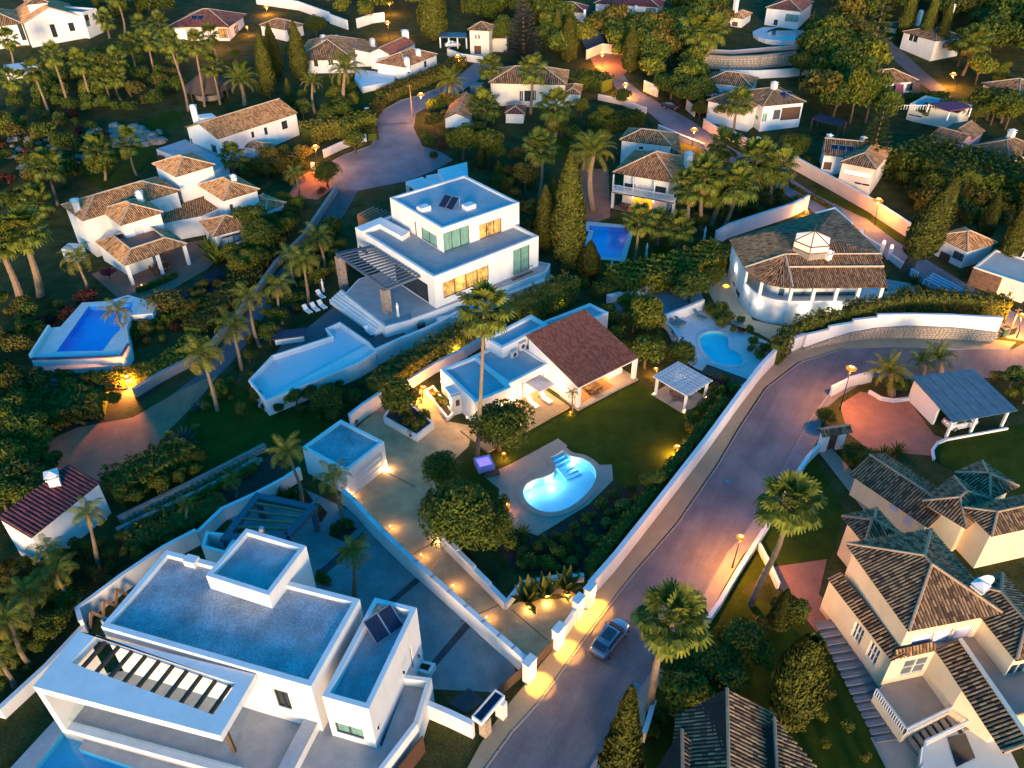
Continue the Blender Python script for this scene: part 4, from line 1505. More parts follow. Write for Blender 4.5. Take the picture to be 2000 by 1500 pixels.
# ================================================================== the middle house: flat roofs, one red tiled roof
MHc = V(960,760)
mh = Bld('flat_roofed_house', (MHc.x, MHc.y), 'white flat-roofed house with one sloping red tile roof on the lit lawn')
def PX(z, *pts): return [V(p[0], p[1], z).xy for p in pts]
L_ = rect(*PX(3.7,(927.8,785.7),(1000.4,756),(846.4,725.2)))
mh.block(L_, -0.2,3.7, white, wins=[((948,790),(962,850), 'wdark'),((975,785),(995,845), 'lit')], parapet=(0.35,0.45), roofmat=flatroof)
M_ = rect(*PX(3.55,(993.8,749.4),(1073,709.8),(921,696)))
M_ = [M_[0] + (M_[3] - M_[0]).normalized() * 0.01, M_[1], M_[2], M_[3]]
mh.block(M_, -0.2,3.55, white, wins=[((1003,757),(1022,800), 'lit'),((1030,745),(1046,790), 'lit'),((1050,735),(1062,775), 'lit')], parapet=(0.25,0.4), roofmat=flatroof)
R_ = rect(*PX(4.9,(980.6,680.1),(1070.8,632.8),(944.3,661.4)))
mh.block(R_, 3.0,4.9, white, parapet=(0.4,0.45), roofmat=flatroof)
for i, p in enumerate([(1002,696),(1018,682)]):
    q = V(p[0], p[1],3.35)
    ac = MB(); u = (R_[1] - R_[0]).normalized(); w = Vector((u.y, -u.x))
    c = q.xy + w * 0.2
    ac.obox(c, u, (0.5,0.17),3.36,4.15 + 0.35 * i)
    a = ac.build('air_conditioner', shutter, mh.root)
    f = MB(); cc = c + w * 0.178
    f.face([(cc.x + u.x * 0.32 * cos(t), cc.y + u.y * 0.32 * cos(t),3.78 + 0.17 * i + 0.32 * sin(t)) for t in [k * pi / 6 for k in range(12)]])
    f.build('fan_grille', steel, a)
Q_ = rect(*PX(3.6,(1155,640),(1188.5,609.7),(1064,628)))
Q_ = [V(1188.5,609.7,3.6).xy, V(1152,592,3.6).xy, V(1055,630,3.6).xy, V(1090,655,3.6).xy]
mh.block(Q_, -0.2,3.6, white, parapet=(0.3,0.4), roofmat=flatroof)
# tiled roof over living room and porch
zA, zR = 3.5,5.8
A, B = V(1130,756, zA), V(1246.8,697.7, zA)
e = (B - A).xy.normalized(); n_ = Vector((-e.y, e.x))
Cc, Dd = B.xy + n_ * 10.1, A.xy + n_ * 10.1
rf = Roof(mh, tile_red, 0.27,0.42, tile_red, 0.07)
rf.add([A, B, Vector((Cc.x, Cc.y, zR)), Vector((Dd.x, Dd.y, zR))])
rf.done('sloping red clay tile roof')
wb = MB()
def slopez(p): return zA + (zR - zA) * ((Vector((p[0], p[1])) - A.xy).dot(n_)) / 10.1
por = 3.3
Bx = [A.xy + n_ * por + e * 0.25, B.xy + n_ * por - e * 0.25, Cc - n_ * 0.3 - e * 0.25, Dd - n_ * 0.3 + e * 0.25]
wb.prism(Bx, -0.2, lambda p: slopez(p) - 0.16, top=False)
wb.build('wall', white, mh.root)
# glazed front under the porch and side wall of the porch
pn = MB()
for k in range(4):
    a = Bx[0] + e * (0.8 + 2.2 * k) - n_ * 0.03
    b = a + e * 2.0
    pn.face([(a.x, a.y, 0.4),(b.x, b.y, 0.4),(b.x, b.y, 2.7),(a.x, a.y, 2.7)])
fo = MB()
for k in range(5):
    a = Bx[0] + e * (0.7 + 2.2 * k) - n_ * 0.06
    fo.beam((a.x, a.y, 0.35),(a.x, a.y, 2.8),0.12,0.08)
fr_ = fo.build('window', steel, mh.root); pn.build('pane', warmglass, fr_)
sw = MB()
s0, s1 = A.xy + e * 0.12 + n_ * 0.8, A.xy + e * 0.12 + n_ * por
wallstrip(sw, [s0, s1],0.24,0.0, lambda i: slopez((s0, s1)[i]) - 0.16)
sw.build('side_wall', white, mh.root)
for t in (0.25,9.8):
    c = A.xy + e * t + n_ * 0.25
    cb = MB(); cb.obox(c, e, (0.24,0.24),0.0, zA - 0.15 + 0.05); cb.build('column', white, mh.root)
bmq = MB(); a = A.xy + n_ * 0.25; b = a + e * 10.05; bmq.beam((a.x + e.x * 0.05, a.y + e.y * 0.05, zA - 0.28),(b.x, b.y, zA - 0.28),0.3,0.26); bmq.build('eave_beam', white, mh.root)
fl = MB(); fl.prism([A.xy + n_ * -0.25 - e * 0.1, B.xy - n_ * 0.25 + e * 0.1, B.xy + n_ * por, A.xy + n_ * por],-0.1,0.28); fl.build('porch_floor', travertine, mh.root)
tp = PX(0.3,(1030,839.6),(1113,793.4))
te = (tp[1] - tp[0]).normalized(); tn = Vector((-te.y, te.x))
ter = MB(); ter.prism([tp[0] - te * 6, tp[1], tp[1] + tn * 5.2, tp[0] + tn * 5.2 - te * 6],-0.1,0.24); ter.build('terrace', teak, mh.root)
bo = MB()
for k in range(22):
    a = tp[0] - te * 5.9 + tn * (0.12 + k * 0.23); b = tp[1] - te * 0.1 + tn * (0.12 + k * 0.23)
    bo.beam((a.x, a.y, 0.255),(b.x, b.y, 0.255),0.2,0.03)
bo.build('deck_boards', teak, mh.root)
# entrance side: planter, white door pier
def planter(label, pts, h, t=0.25, leaf='shrub', soilz=0.1, mat=None, plants=0, name='planter'):
    P = [Vt(p).xy for p in pts]
    c = sum(P, Vector((0,0))) / len(P)
    r = thing(name, (c.x, c.y, 0), label, 'planter')
    m = MB(); Q = ccw(P); wallstrip(m, [*Q, (Q[0] + Q[1]) / 2 * 0.0 + Q[0]], t, -0.2, h); m.build('planter_wall', mat or white, r)
    s = MB(); s.poly(Q, z=h - soilz); s.build('soil', soil, r)
    return r
planter('white walled planter with shrubs along the entry path of the middle house', [(832,768),(846,760),(885,812),(875,822)],0.5)
pier = MB(); c = V(893,806).xy; pier.obox(c, (1,0.5),(0.75,0.35),-0.1,2.9); pr = pier.build('entrance_pier', white, mh.root)
pc = MB(); cc = c + Vector((0.16,-0.33)) ; d_ = Vector((1,0.5)).normalized(); o_ = Vector((d_.y, -d_.x)) * 0.36
pc.face([(c.x + o_.x - d_.x * 0.25, c.y + o_.y - d_.y * 0.25,1.3),(c.x + o_.x + d_.x * 0.25, c.y + o_.y + d_.y * 0.25,1.3),(c.x + o_.x + d_.x * 0.25, c.y + o_.y + d_.y * 0.25,2.2),(c.x + o_.x - d_.x * 0.25, c.y + o_.y - d_.y * 0.25,2.2)])
pc.build('wall_niche', browndoor, pr)
cn = MB(); cn.obox(c + Vector((-0.2,0.9)),(1,0.5),(1.0,0.9),2.9,3.05); cn.build('entrance_canopy', white, mh.root)
for p, z, w_ in (((912,815),2.2,130),((1012,770),2.3,140),((1052,745),2.3,140),((1093,745),2.2,150),((1112,770),0.9,80),((1000,800),2.2,100),((862,745),2.2,160),((878,775),2.2,160)):
    q = V(p[0], p[1], z)
    s = MB(); s.lathe((q.x, q.y, q.z - 0.1),[(0.01,0),(0.09,0.03),(0.09,0.2),(0.01,0.24)],6); s.build('wall_lamp', bulbw, mh.root)
    lamp_light(mh.root, (q.x - 0.05, q.y - 0.55, q.z), w_, (1.0,0.66,0.30),0.2)
for k in (2.5,7.0):
    q = A.xy + e * k + n_ * 2.2
    lamp_light(mh.root, (q.x, q.y, 2.7),330,(1.0,0.60,0.22),0.2)

for i, (p, lb) in enumerate([((895,698), 'added uplight at the back hedge behind the left flat roof'),((945,668), 'added uplight at the back hedge behind the raised roof'),((1030,630), 'added uplight at the back hedge left of the red roof ridge'),((1090,600), 'added uplight at the back hedge by the far flat roof'),((1205,690), 'added uplight at the right back corner of the red tiled roof')]):  # invented uplights, added to brighten the back hedge
    q = Vt(p); t = thing('added_hedge_uplight', (q.x, q.y, 0.03), lb, 'light', 'added uplights along the back hedge')
    m = MB(); m.tube([(q.x, q.y, 0.03),(q.x, q.y, 0.3)],0.06,8); m.build('housing', steel, t)
    m = MB(); m.lathe((q.x, q.y, 0.3),[(0.06,0),(0.06,0.05),(0.01,0.08)],8); m.build('lens', bulbw, t)
    lamp_light(t, (q.x, q.y - 0.2,1.2),230,(1.0,0.62,0.18),0.15)

# furniture of the porch and the terrace
def lounger(c, ang, mat, label, back=0.6, group='sun loungers', z=0.3, frame=None):
    r = thing('sun_lounger', (c[0], c[1], z), label, 'sun lounger', group)
    u = Vector((cos(ang), sin(ang))); w = Vector((-u.y, u.x)); c = Vector((c[0], c[1]))
    f = MB()
    for s in (-1,1):
        a, b = c - u * 0.95 + w * 0.3 * s, c + u * 0.95 + w * 0.3 * s
        f.beam((a.x, a.y, z + 0.28),(b.x, b.y, z + 0.28),0.05,0.07)
        for k in (-0.8,0.8):
            q = c + u * k + w * 0.3 * s
            f.beam((q.x, q.y, z),(q.x, q.y, z + 0.28),0.05,0.05)
    f.build('frame', frame or metal, r)
    m = MB(); m.prism([c - u * 0.95 - w * 0.33, c + u * 0.25 - w * 0.33, c + u * 0.25 + w * 0.33, c - u * 0.95 + w * 0.33], z + 0.31, z + 0.43, True, True); m.build('seat_cushion', mat, r)
    p0, p1 = c + u * 0.25, c + u * 0.85
    b = MB()
    zz = z + 0.31; zt = zz + back
    for d in (0.0,0.10):
        b.face([(*(p0 - w * 0.33), zz + d),(*(p0 + w * 0.33), zz + d),(*(p1 + w * 0.33), zt + d),(*(p1 - w * 0.33), zt + d)])
    for s in (-1,1):
        b.face([(*(p0 + w * 0.33 * s), zz),(*(p1 + w * 0.33 * s), zt),(*(p1 + w * 0.33 * s), zt + 0.1),(*(p0 + w * 0.33 * s), zz + 0.1)])
    b.face([(*(p1 - w * 0.33), zt),(*(p1 + w * 0.33), zt),(*(p1 + w * 0.33), zt + 0.1),(*(p1 - w * 0.33), zt + 0.1)])
    b.build('backrest', mat, r)
    return r
a_ = atan2(tn.y, tn.x)
lounger(V(1040,792,0.3), a_ , plastic, 'white sun lounger on the lit terrace, left one beside the parasol', z=0.27)
lounger(V(1066,783,0.3), a_ , plastic, 'white sun lounger on the lit terrace, right one beside the parasol', z=0.27)
def parasol(c, z, h, w, ang, label, mat):
    r = thing('parasol', (c[0], c[1], z), label, 'parasol')
    p = MB(); p.tube([(c[0], c[1], z + 0.05),(c[0], c[1], z + h + 0.1)],0.035,6); p.build('pole', metal, r)
    b = MB(); b.lathe((c[0], c[1], z),[(0.3,0.0),(0.3,0.06),(0.05,0.08)],10); b.build('base', steel, r)
    m = MB(); q = [(c[0] + w / 2 * 1.414 * cos(ang + pi / 4 + k * pi / 2), c[1] + w / 2 * 1.414 * sin(ang + pi / 4 + k * pi / 2), z + h - 0.25) for k in range(4)]
    t = (c[0], c[1], z + h + 0.15)
    for k in range(4):
        m.face([q[k], q[(k + 1) % 4], t])
        m.face([q[(k + 1) % 4], q[k],(*q[k][:2], q[k][2] - 0.12),(*q[(k + 1) % 4][:2], q[k][2] - 0.12)])
    m.build('canopy', mat, r)
parasol(V(1055,775,0.3),0.26,2.4,2.6, a_, 'square beige parasol over the two terrace loungers', canvas)
def table_set(c, ang, label, z, chairs=6, l=1.0, w=0.5, round_=False, group='garden tables'):
    r = thing('garden_table', (c[0], c[1], z), label, 'table', group)
    u = Vector((cos(ang), sin(ang))); v = Vector((-u.y, u.x)); c = Vector((c[0], c[1]))
    t = MB()
    if round_: t.lathe((c.x, c.y, z),[(0.01,0.70),(l, 0.70),(l, 0.75),(0.01,0.75)],14)
    else: t.obox(c, u, (l, w), z + 0.70, z + 0.75)
    t.build('tabletop', woodm, r)
    for s in (-1,1):
        for k in (-1,1):
            q = c + u * s * l * 0.6 + v * k * w * 0.6
            m = MB(); m.beam((q.x, q.y, z),(q.x, q.y, z + 0.7),0.06,0.06); m.build('leg', woodm, r)
    for k in range(chairs):
        if round_:
            a = 2 * pi * k / chairs; d = u * cos(a) + v * sin(a); q = c + d * (l + 0.35)
        else:
            sd = -1 if k % 2 else 1; m_ = chairs // 2
            q = c + u * ((k // 2 + 0.5) / m_ - 0.5) * 2 * l * 0.9 + v * sd * (w + 0.4); d = v * sd
        ch = thing('garden_chair', (q.x, q.y, z), f'dark chair at the {label.split(" in ")[0].split(" on ")[0]}', 'chair', 'chairs around garden tables')
        pd = Vector((-d.y, d.x))
        m = MB(); m.obox(q, d, (0.22,0.22), z + 0.42, z + 0.47); m.build('seat', woodm, ch)
        b = MB(); b.obox(q + d * 0.22, d, (0.025,0.22), z + 0.47, z + 0.9); b.build('backrest', woodm, ch)
        for s1 in (-1,1):
            for s2 in (-1,1):
                x = q + d * 0.19 * s1 + pd * 0.19 * s2
                g = MB(); g.beam((x.x, x.y, z),(x.x, x.y, z + 0.42),0.04,0.04); g.build('leg', woodm, ch)
    return r
q = A.xy + e * 3.8 + n_ * 1.7
table_set(q, atan2(e.y, e.x), 'long dining table on the lit porch rug', 0.29,6)
rg = MB(); rg.prism([A.xy + e * 1.2 + n_ * 0.5, A.xy + e * 6.6 + n_ * 0.5, A.xy + e * 6.6 + n_ * 2.7, A.xy + e * 1.2 + n_ * 2.7],0.281,0.295)
tag(rg.build('rug', M('orange_rug', (0.30,0.15,0.06),0.95,0.2,2)), 'orange rug under the dining table on the porch', 'rug')
def sofa(c, ang, label, l=1.0, z=0.29):
    r = thing('sofa', (c[0], c[1], z), label, 'sofa')
    u = Vector((cos(ang), sin(ang))); v = Vector((-u.y, u.x)); c = Vector((c[0], c[1]))
    m = MB(); m.obox(c, u, (l, 0.4), z, z + 0.4); m.build('seat', plastic, r)
    m = MB(); m.obox(c + v * 0.45, u, (l, 0.1), z, z + 0.8); m.build('backrest', plastic, r)
    for s in (-1,1):
        m = MB(); m.obox(c + u * (l + 0.1) * s + v * 0.05, u, (0.1,0.42), z, z + 0.58); m.build('armrest', plastic, r)
sofa(A.xy + e * 8.3 + n_ * 2.3, atan2(e.y, e.x), 'pale sofa at the right end of the lit porch')

# hot tub
q = V(946,912)
tb = thing('hot_tub', (q.x, q.y, 0.05), 'square hot tub lit violet beside the tall palm trunk', 'hot tub')
u = Vector((1,0.35)).normalized()
s = MB(); sq = lambda r_: [(q.xy + u * a * r_ + Vector((-u.y, u.x)) * b * r_) for a, b in ((-1,-1),(1,-1),(1,1),(-1,1))]
s.prism(sq(0.95),0.0,0.85, top=False); o4, i4 = ccw(sq(0.95)), ccw(sq(0.74))
for k in range(4):
    j = (k + 1) % 4
    s.face([(*o4[k], .85),(*o4[j], .85),(*i4[j], .85),(*i4[k], .85)]); s.face([(*i4[k], .85),(*i4[j], .85),(*i4[j], .4),(*i4[k], .4)])
s.build('shell', tubmat, tb)
s = MB(); s.poly(i4, z=0.72); s.build('water', tubwater, tb)
s = MB(); s.obox(q.xy + Vector((0.9,-1.35)), u, (0.8,0.3),0.05,0.35); s.build('step', woodm, tb)

# garage of the middle plot
ga = rect(*PX(3.85,(676,920),(750,862),(585,877)))
gb = Bld('garage', (ga[0] + ga[2]) / 2, 'white flat-roofed garage with a wide pale door on the gravel drive', 'garage')
gb.block(ga, -0.3,3.85, white, wins=[((684,932),(745,925), 'garage')] if False else (), uwins=[(0,0.9,(ga[1] - ga[0]).length - 0.5,0.05,2.9, 'garage')] if ccw(ga)[0] == ga[0] else (), parapet=(0.3,0.35), roofmat=gravelroof)
for p in ((756,917),(682,972)):
    w_ = Vt(p)
    s = MB(); s.lathe((w_.x, w_.y, 0.03),[(0.01,0),(0.09,0.0),(0.09,0.08),(0.01,0.10)],8)
    s.build('ground_spot', bulbw, gb.root)
    lamp_light(gb.root, (w_.x + 0.12, w_.y - 0.12,0.25),90,(1.0,0.62,0.24),0.08)

# planters, walls of the drive
pl = planter('raised white planter bed with a leaning tree at the head of the drive', [(752,826),(815,862),(846,838),(790,790),(768,800)],1.0,0.25)
garden_wall('pale wall behind the garage at the head of the drive', [(686,836),(712,815),(747,791)],2.0)
garden_wall('pale wall along the back hedge of the middle house', [(747,791),(800,760),(850,728),(905,700),(948,672)],1.5)
LW = [(674,985),(696,1004),(722,1034),(752,1066),(783,1096),(815,1126),(848,1155),(880,1184),(912,1213),(945,1243),(975,1270),(1003,1294),(1025,1314)]
garden_wall('white stepped wall between the gravel drive and the grey courtyard', LW, 2.1,0.35, steps=True)
for i, p in enumerate([(758,1036),(818,1092),(880,1152),(946,1214)]):
    w_ = Vt((p[0] + 5, p[1] - 1))
    t = thing('wall_spot', (w_.x, w_.y, 0.03),['first', 'second', 'third', 'fourth'][i] + ' low spotlight from the garage along the stepped drive wall', 'light', 'low spotlights along the drive')
    s = MB(); s.lathe((w_.x, w_.y, 0.5),[(0.01,0),(0.07,0.02),(0.07,0.14),(0.01,0.16)],8); s.build('lens', bulbw, t)
    s = MB(); s.tube([(w_.x, w_.y, 0.03),(w_.x, w_.y, 0.5)],0.03,6); s.build('stem', steel, t)
    lamp_light(t, (w_.x + 0.25, w_.y + 0.15,0.7),30,(1.0,0.55,0.14),0.08)
RW = [(862,1062),(895,1096),(927,1128),(957,1158),(988,1190)]
garden_wall('white planter wall stepping down the right side of the gravel drive', RW, [1.6,1.5,1.3,1.1,1.0],0.35, steps=True)
garden_wall('low pale wall behind the three uplit plants at the drive end', [(988,1190),(1020,1150),(1090,1138),(1140,1135)],0.9,0.3)
for i, p in enumerate([(858,1056),(988,1182),(1033,1190),(1068,1178),(1108,1166)]):
    w_ = Vt(p)
    t = thing('ground_spotlight', (w_.x, w_.y, 0.05),['ground spotlight at the head of the planter wall', 'ground spotlight at the foot of the planter wall', 'ground spotlight under the left of the three drive plants',
              'ground spotlight under the middle one of the three drive plants', 'ground spotlight under the right of the three drive plants'][i], 'light', 'ground spotlights of the drive')
    s = MB(); s.tube([(w_.x, w_.y, 0.03),(w_.x, w_.y, 0.16)],[0.09,0.10],8, False); s.build('housing', steel, t)
    s = MB(); s.lathe((w_.x, w_.y, 0.14),[(0.07,0.0),(0.09,0.04),(0.06,0.08),(0.01,0.1)],8); s.build('lens', bulbw, t)
    lamp_light(t, (w_.x + 0.0, w_.y - 0.15,0.35),45,(1.0,0.62,0.2),0.08)
    if i > 1: lamp_light(t, (w_.x, w_.y - 0.2,0.2),900,(1.0,0.62,0.2),0.08, 'SPOT', (w_.x, w_.y + 0.75,1.8), radians(80))

# entrance: gate pillars with downlights, pillars seen along the pavement
def pillar(p, h, lab, w=0.55, light=True, pw=520):
    c = Vt(p)
    r = thing('gate_pillar', (c.x, c.y, 0), lab, 'pillar', 'lit gate pillars')
    u = Vector((0.62,0.78)); 
    m = MB(); m.obox(c, u, (w, w * 0.6),-0.1, h); m.build('pillar_body', white, r)
    m = MB(); m.obox(c, u, (w + 0.06, w * 0.6 + 0.06), h, h + 0.1); m.build('pillar_cap', white, r)
    if light:
        v = Vector((u.y, -u.x)); q = c.xy + v * (w * 0.6 + 0.10)
        m = MB(); m.obox(q, u, (0.16,0.09), h - 0.85, h - 0.35); l = m.build('wall_lamp', bulbw, r)
        lamp_light(r, (q.x + v.x * 0.22, q.y + v.y * 0.22, h - 0.95), pw, (1.0,0.45,0.06),0.06, 'SPOT', (q.x + v.x * 0.5, q.y + v.y * 0.5,0), radians(84),0.3)
        lamp_light(r, (q.x + v.x * 0.25, q.y + v.y * 0.25, h - 0.5), pw * 0.16,(1.0,0.55,0.14),0.06)
    return r
pillar((1034,1326),2.6, 'lit white gate pillar nearest the foot of the road')
pillar((1090,1262),2.6, 'lit white gate pillar second from the road foot, before the wall stretch')
pillar((1128,1205),2.6, 'lit white gate pillar third from the road foot, after the wall stretch')
pillar((1150,1182),2.6, 'lit white gate pillar at the corner of the long road wall')
garden_wall('short white wall stretch between two lit gate pillars', [(1098,1250),(1122,1215)],1.7,0.3)
gt = MB()
a, b = Vt((1040,1312)), Vt((1086,1262))
gate = thing('sliding_gate', (a.x, a.y, 0), 'low brown timber gate between the first two lit pillars', 'gate')
for k in range(7):
    m = MB(); m.beam((a.x, a.y, 0.2 + k * 0.2),(b.x, b.y, 0.2 + k * 0.2),0.05,0.16); m.build('board', woodm, gate)
gate2 = thing('sliding_gate', (Vt((985,1360)).x, Vt((985,1360)).y, 0), 'dark timber gate across the grey courtyard entrance', 'gate')
a, b = Vt((975,1362)), Vt((1026,1318))
for k in range(7):
    m = MB(); m.beam((a.x, a.y, 0.2 + k * 0.2),(b.x, b.y, 0.2 + k * 0.2),0.05,0.16); m.build('board', woodm, gate2)

# the long road wall and the curved wall over its rubble base
garden_wall('long pale wall along the pavement of the main road', WALL_R[:6],2.3,0.4)
garden_wall('white wall curving up from the road bend beside the narrow dark slot', [(1480,742),(1505,715),(1535,691),(1567,676)],[2.3,2.3,2.2,2.0],0.4)
def rubble_wall(label, pts, h, t=0.7, topwall=0, seed=3, sz=0.42, maxn=300, name='stone_wall', matw=None):
    """a wall of rubble stones: each face stone its own piece, proud of the mortar, up to the limit; the rest joined"""
    P = [Vt(p) for p in pts]
    hs_ = h if isinstance(h, (list, tuple)) else [h] * len(P)
    c = P[len(P) // 2]
    gz = [G(p.x, p.y) for p in P]
    r = thing(name, (c.x, c.y, gz[len(P) // 2]), label, 'wall')
    m = MB(); wallstrip(m, P, t, lambda i: gz[i] - 0.3, lambda i: gz[i] + hs_[i]); m.build('wall_body', stonebed, r)
    rs = random.Random(seed)
    prot = []
    for k in range(6):
        b = MB()
        pr = [(rs.uniform(0.78,1.0),2 * pi * j / 7 + rs.uniform(-.25, .25)) for j in range(7)]
        ring0 = [(a * cos(g) * 0.5,0.0, a * sin(g) * 0.5) for a, g in pr]
        ring1 = [(a * cos(g) * 0.40,-0.12, a * sin(g) * 0.40) for a, g in pr]
        b.grid([ring0, ring1], True); b.f.append(tuple(range(7,14)))
        me = bpy.data.meshes.new('stone'); me.from_pydata(b.v, [], b.f); me.materials.append(stone); prot.append(me)
    spots = []
    for i in range(len(P) - 1):
        a, b = P[i], P[i + 1]
        e = (b - a).xy; Lg = e.length; e = e / Lg
        nn = Vector((e.y, -e.x))
        if nn.dot(-a.xy) < 0: nn = -nn
        rows = max(1, int(max(hs_[i], hs_[i + 1]) / (sz * 0.72)))
        for rr in range(rows):
            u = rs.uniform(0, sz * 0.5)
            while u < Lg:
                w = sz * rs.uniform(0.75,1.5)
                f = (u + w / 2) / Lg
                if f > 1: break
                hh = hs_[i] * (1 - f) + hs_[i + 1] * f
                z = (rr + 0.5) * sz * 0.72
                if z < hh - 0.05:
                    g = gz[i] * (1 - f) + gz[i + 1] * f
                    q = a.xy + e * (u + w / 2) + nn * (t / 2 - 0.02)
                    spots.append(((q.x, q.y, g + z), w * 0.95, sz * 0.72 * rs.uniform(0.85,1.05), atan2(e.y, e.x) if nn.dot(Vector((e.y, -e.x))) > 0 else atan2(-e.y, -e.x), rs.randrange(6), rs.uniform(0.6,1.3)))
                u += w
    spots.sort(key=lambda s: hypot(s[0][0], s[0][1]))
    for s in spots[:maxn]:
        o = addobj('stone', prot[s[4]], r, Vector(s[0]) - ORG[r.name])
        o.rotation_euler = (0,0, s[3]); o.scale = (s[1], s[5], s[2])
    if len(spots) > maxn:
        b = MB()
        for s in spots[maxn:]:
            Mx = Matrix.Translation(s[0]) @ Euler((0,0, s[3])).to_matrix().to_4x4() @ Matrix.Diagonal((s[1], s[5], s[2],1))
            n0 = len(b.v)
            b.v += [tuple(Mx @ v.co) for v in prot[s[4]].vertices]
            b.f += [tuple(n0 + k for k in p.vertices) for p in prot[s[4]].polygons]
        b.build('stones', stone, r, None, 'stuff')
    return r
CB = [(1567,682),(1610,672),(1655,664),(1700,659),(1760,658),(1850,660),(1940,665)]
rubble_wall('curved rubble stone base wall along the bend of the road', CB, [0.4,0.9,1.4,1.7,2.0,1.9,1.5],0.8)
cw = thing('garden_wall', (Vt(CB[3]).x, Vt(CB[3]).y, 0), 'white stepped wall on top of the curved rubble base', 'wall')
CH_ = [1.9,2.4,2.9,3.3,3.75,3.7,3.4]
CZ = [0.4,0.9,1.4,1.7,2.0,1.9,1.5]
Pw = [Vt(p) for p in CB]
for i in range(len(CB) - 1):
    m = MB(); z1 = max(CH_[i], CH_[i + 1]) ; wallstrip(m, [Pw[i], Pw[i + 1]],0.4, lambda k, i=i: CZ[i + k] - 0.02, z1 + 0.004 * i); m.build('wall_bay', white, cw)
dk = MB(); q0, q1 = Vt((1536,691)), Vt((1545,687)); 

# ================================================================== gazebo on the lawn
gz = rect(*PX(2.75,(1342,776),(1392,745),(1277,735)))
gc = (gz[0] + gz[2]) / 2
gzb = thing('gazebo', (gc.x, gc.y, 0), 'white open gazebo with a pale slatted roof over a dining table on the lawn', 'gazebo')
gi = inset(gz, 0.45)
for p in gi:
    m = MB(); m.obox(p, gz[1] - gz[0],(0.14,0.14),0.1,2.62); m.build('post', white, gzb)
m = MB(); Q = ccw(gi); wallstrip(m, [*Q, Q[0]],0.2,2.52,2.72); m.build('ring_beam', white, gzb)
u = (gz[1] - gz[0]).normalized(); v = (gz[3] - gz[0]).normalized(); Lu, Lv = (gz[1] - gz[0]).length, (gz[3] - gz[0]).length
for k in range(9):
    a = gz[0] + u * (0.1 + (Lu - 0.2) * k / 8); b = a + v * Lv
    m = MB(); m.beam((a.x, a.y, 2.80),(b.x, b.y, 2.80),0.09,0.14); m.build('rafter', white, gzb)
for k in range(16):
    a = gz[0] + v * (0.12 + (Lv - 0.24) * k / 15); b = a + u * Lu
    m = MB(); m.beam((a.x, a.y, 2.9),(b.x, b.y, 2.9), Lv / 16 * 0.72,0.05); m.build('slat', canvas if k % 3 == 1 else shutter, gzb)
m = MB(); m.prism(inset(gz, 0.1),-0.05,0.16); m.build('floor', travertine, gzb)
table_set(gc, atan2(u.y, u.x), 'dark round dining table in the gazebo', 0.17,6,0.75, round_=True)
for i, p in enumerate(gi):
    q = p + (gc - p).normalized() * -0.22
    m = MB(); m.lathe((q.x, q.y, 0.16),[(0.01,0),(0.07,0),(0.07,0.07),(0.01,0.09)],8); m.build('floor_spot', bulbw, gzb)
    lamp_light(gzb, (q.x, q.y, 0.34),9,(1.0,0.66,0.28),0.06)
lamp_light(gzb, (gc.x, gc.y, 2.3),45,(1.0,0.66,0.3),0.15)

# ================================================================== the big modern villa, lower left
lc = V(480,1250)
lv = Bld('modern_villa', (lc.x, lc.y), 'large modern white villa with gravel roofs and an open roof frame over its pool', 'villa')
LZ = 2.4
S_ = rect(*PX(7.65,(720,1385),(814,1187),(632,1354)))
lv.block(S_, 0.0,7.65, white, wins=[((653,1410),(712,1445), 'teal'),((800,1265),(808,1300), 'dark')], parapet=(0.85,0.4), roofmat=gravelroof)
u_ = (S_[3] - S_[0]).normalized()
c = V(751,1228,6.9).xy
wall_solar(lv.root, c, Vector((0.62,0.55)),1.25,2.0,6.82,0.6,2)
Mz = 8.3
Mm = rect(*PX(Mz, (607,1341),(703,1170),(205,1214)))
lv.block(Mm, 0.0, Mz, white, wins=[((533,1345),(572,1387), 'dark')], parapet=(0.45,0.45), roofmat=gravelroof)
Tt = rect(*PX(9.5,(525,1163),(598,1066),(402,1124)))
lv.block(Tt, 0.0,9.5, white, parapet=(0.5,0.4), roofmat=gravelroof)
m = MB(); q = V(376,1100,7.95).xy; m.obox(q, Mm[1] - Mm[0],(0.4,0.55),7.85,8.55); m.build('roof_vent', white, lv.root)
m = MB(); q = V(512,1037,9.5).xy; m.obox(q, (1,0),(0.18,0.18),9.0,9.9); m.build('roof_vent', metal, lv.root)
# roof frame (an open rectangle with timber bars) carried by a side wall and a leaning post
Fz = 8.0
Fo = rect(*PX(Fz, (430,1437),(500,1317),(76,1326)))
Fh = rect(*PX(Fz, (417,1396),(460,1335),(129,1305)))
m = MB()
for P_, s in ((ccw(Fo),1),(ccw(Fh),-1)):
    for i in range(4):
        a, b = P_[i], P_[(i + 1) % 4]
        m.face([(a.x, a.y, Fz - 0.75),(b.x, b.y, Fz - 0.75),(b.x, b.y, Fz),(a.x, a.y, Fz)][::s])
for i in range(4):
    j = (i + 1) % 4
    m.face([(*Fo[i], Fz),(*Fo[j], Fz),(*Fh[j], Fz),(*Fh[i], Fz)]); m.face([(*Fh[i], Fz - .75),(*Fh[j], Fz - .75),(*Fo[j], Fz - .75),(*Fo[i], Fz - .75)])
m.build('roof_frame', white, lv.root)
fu = (Fo[1] - Fo[0]).normalized(); fv = (Fo[3] - Fo[0]).normalized(); fl_ = (Fo[3] - Fo[0]).length; fw = (Fo[1] - Fo[0]).length
hu = (Fh[1] - Fh[0]); hv = (Fh[3] - Fh[0])
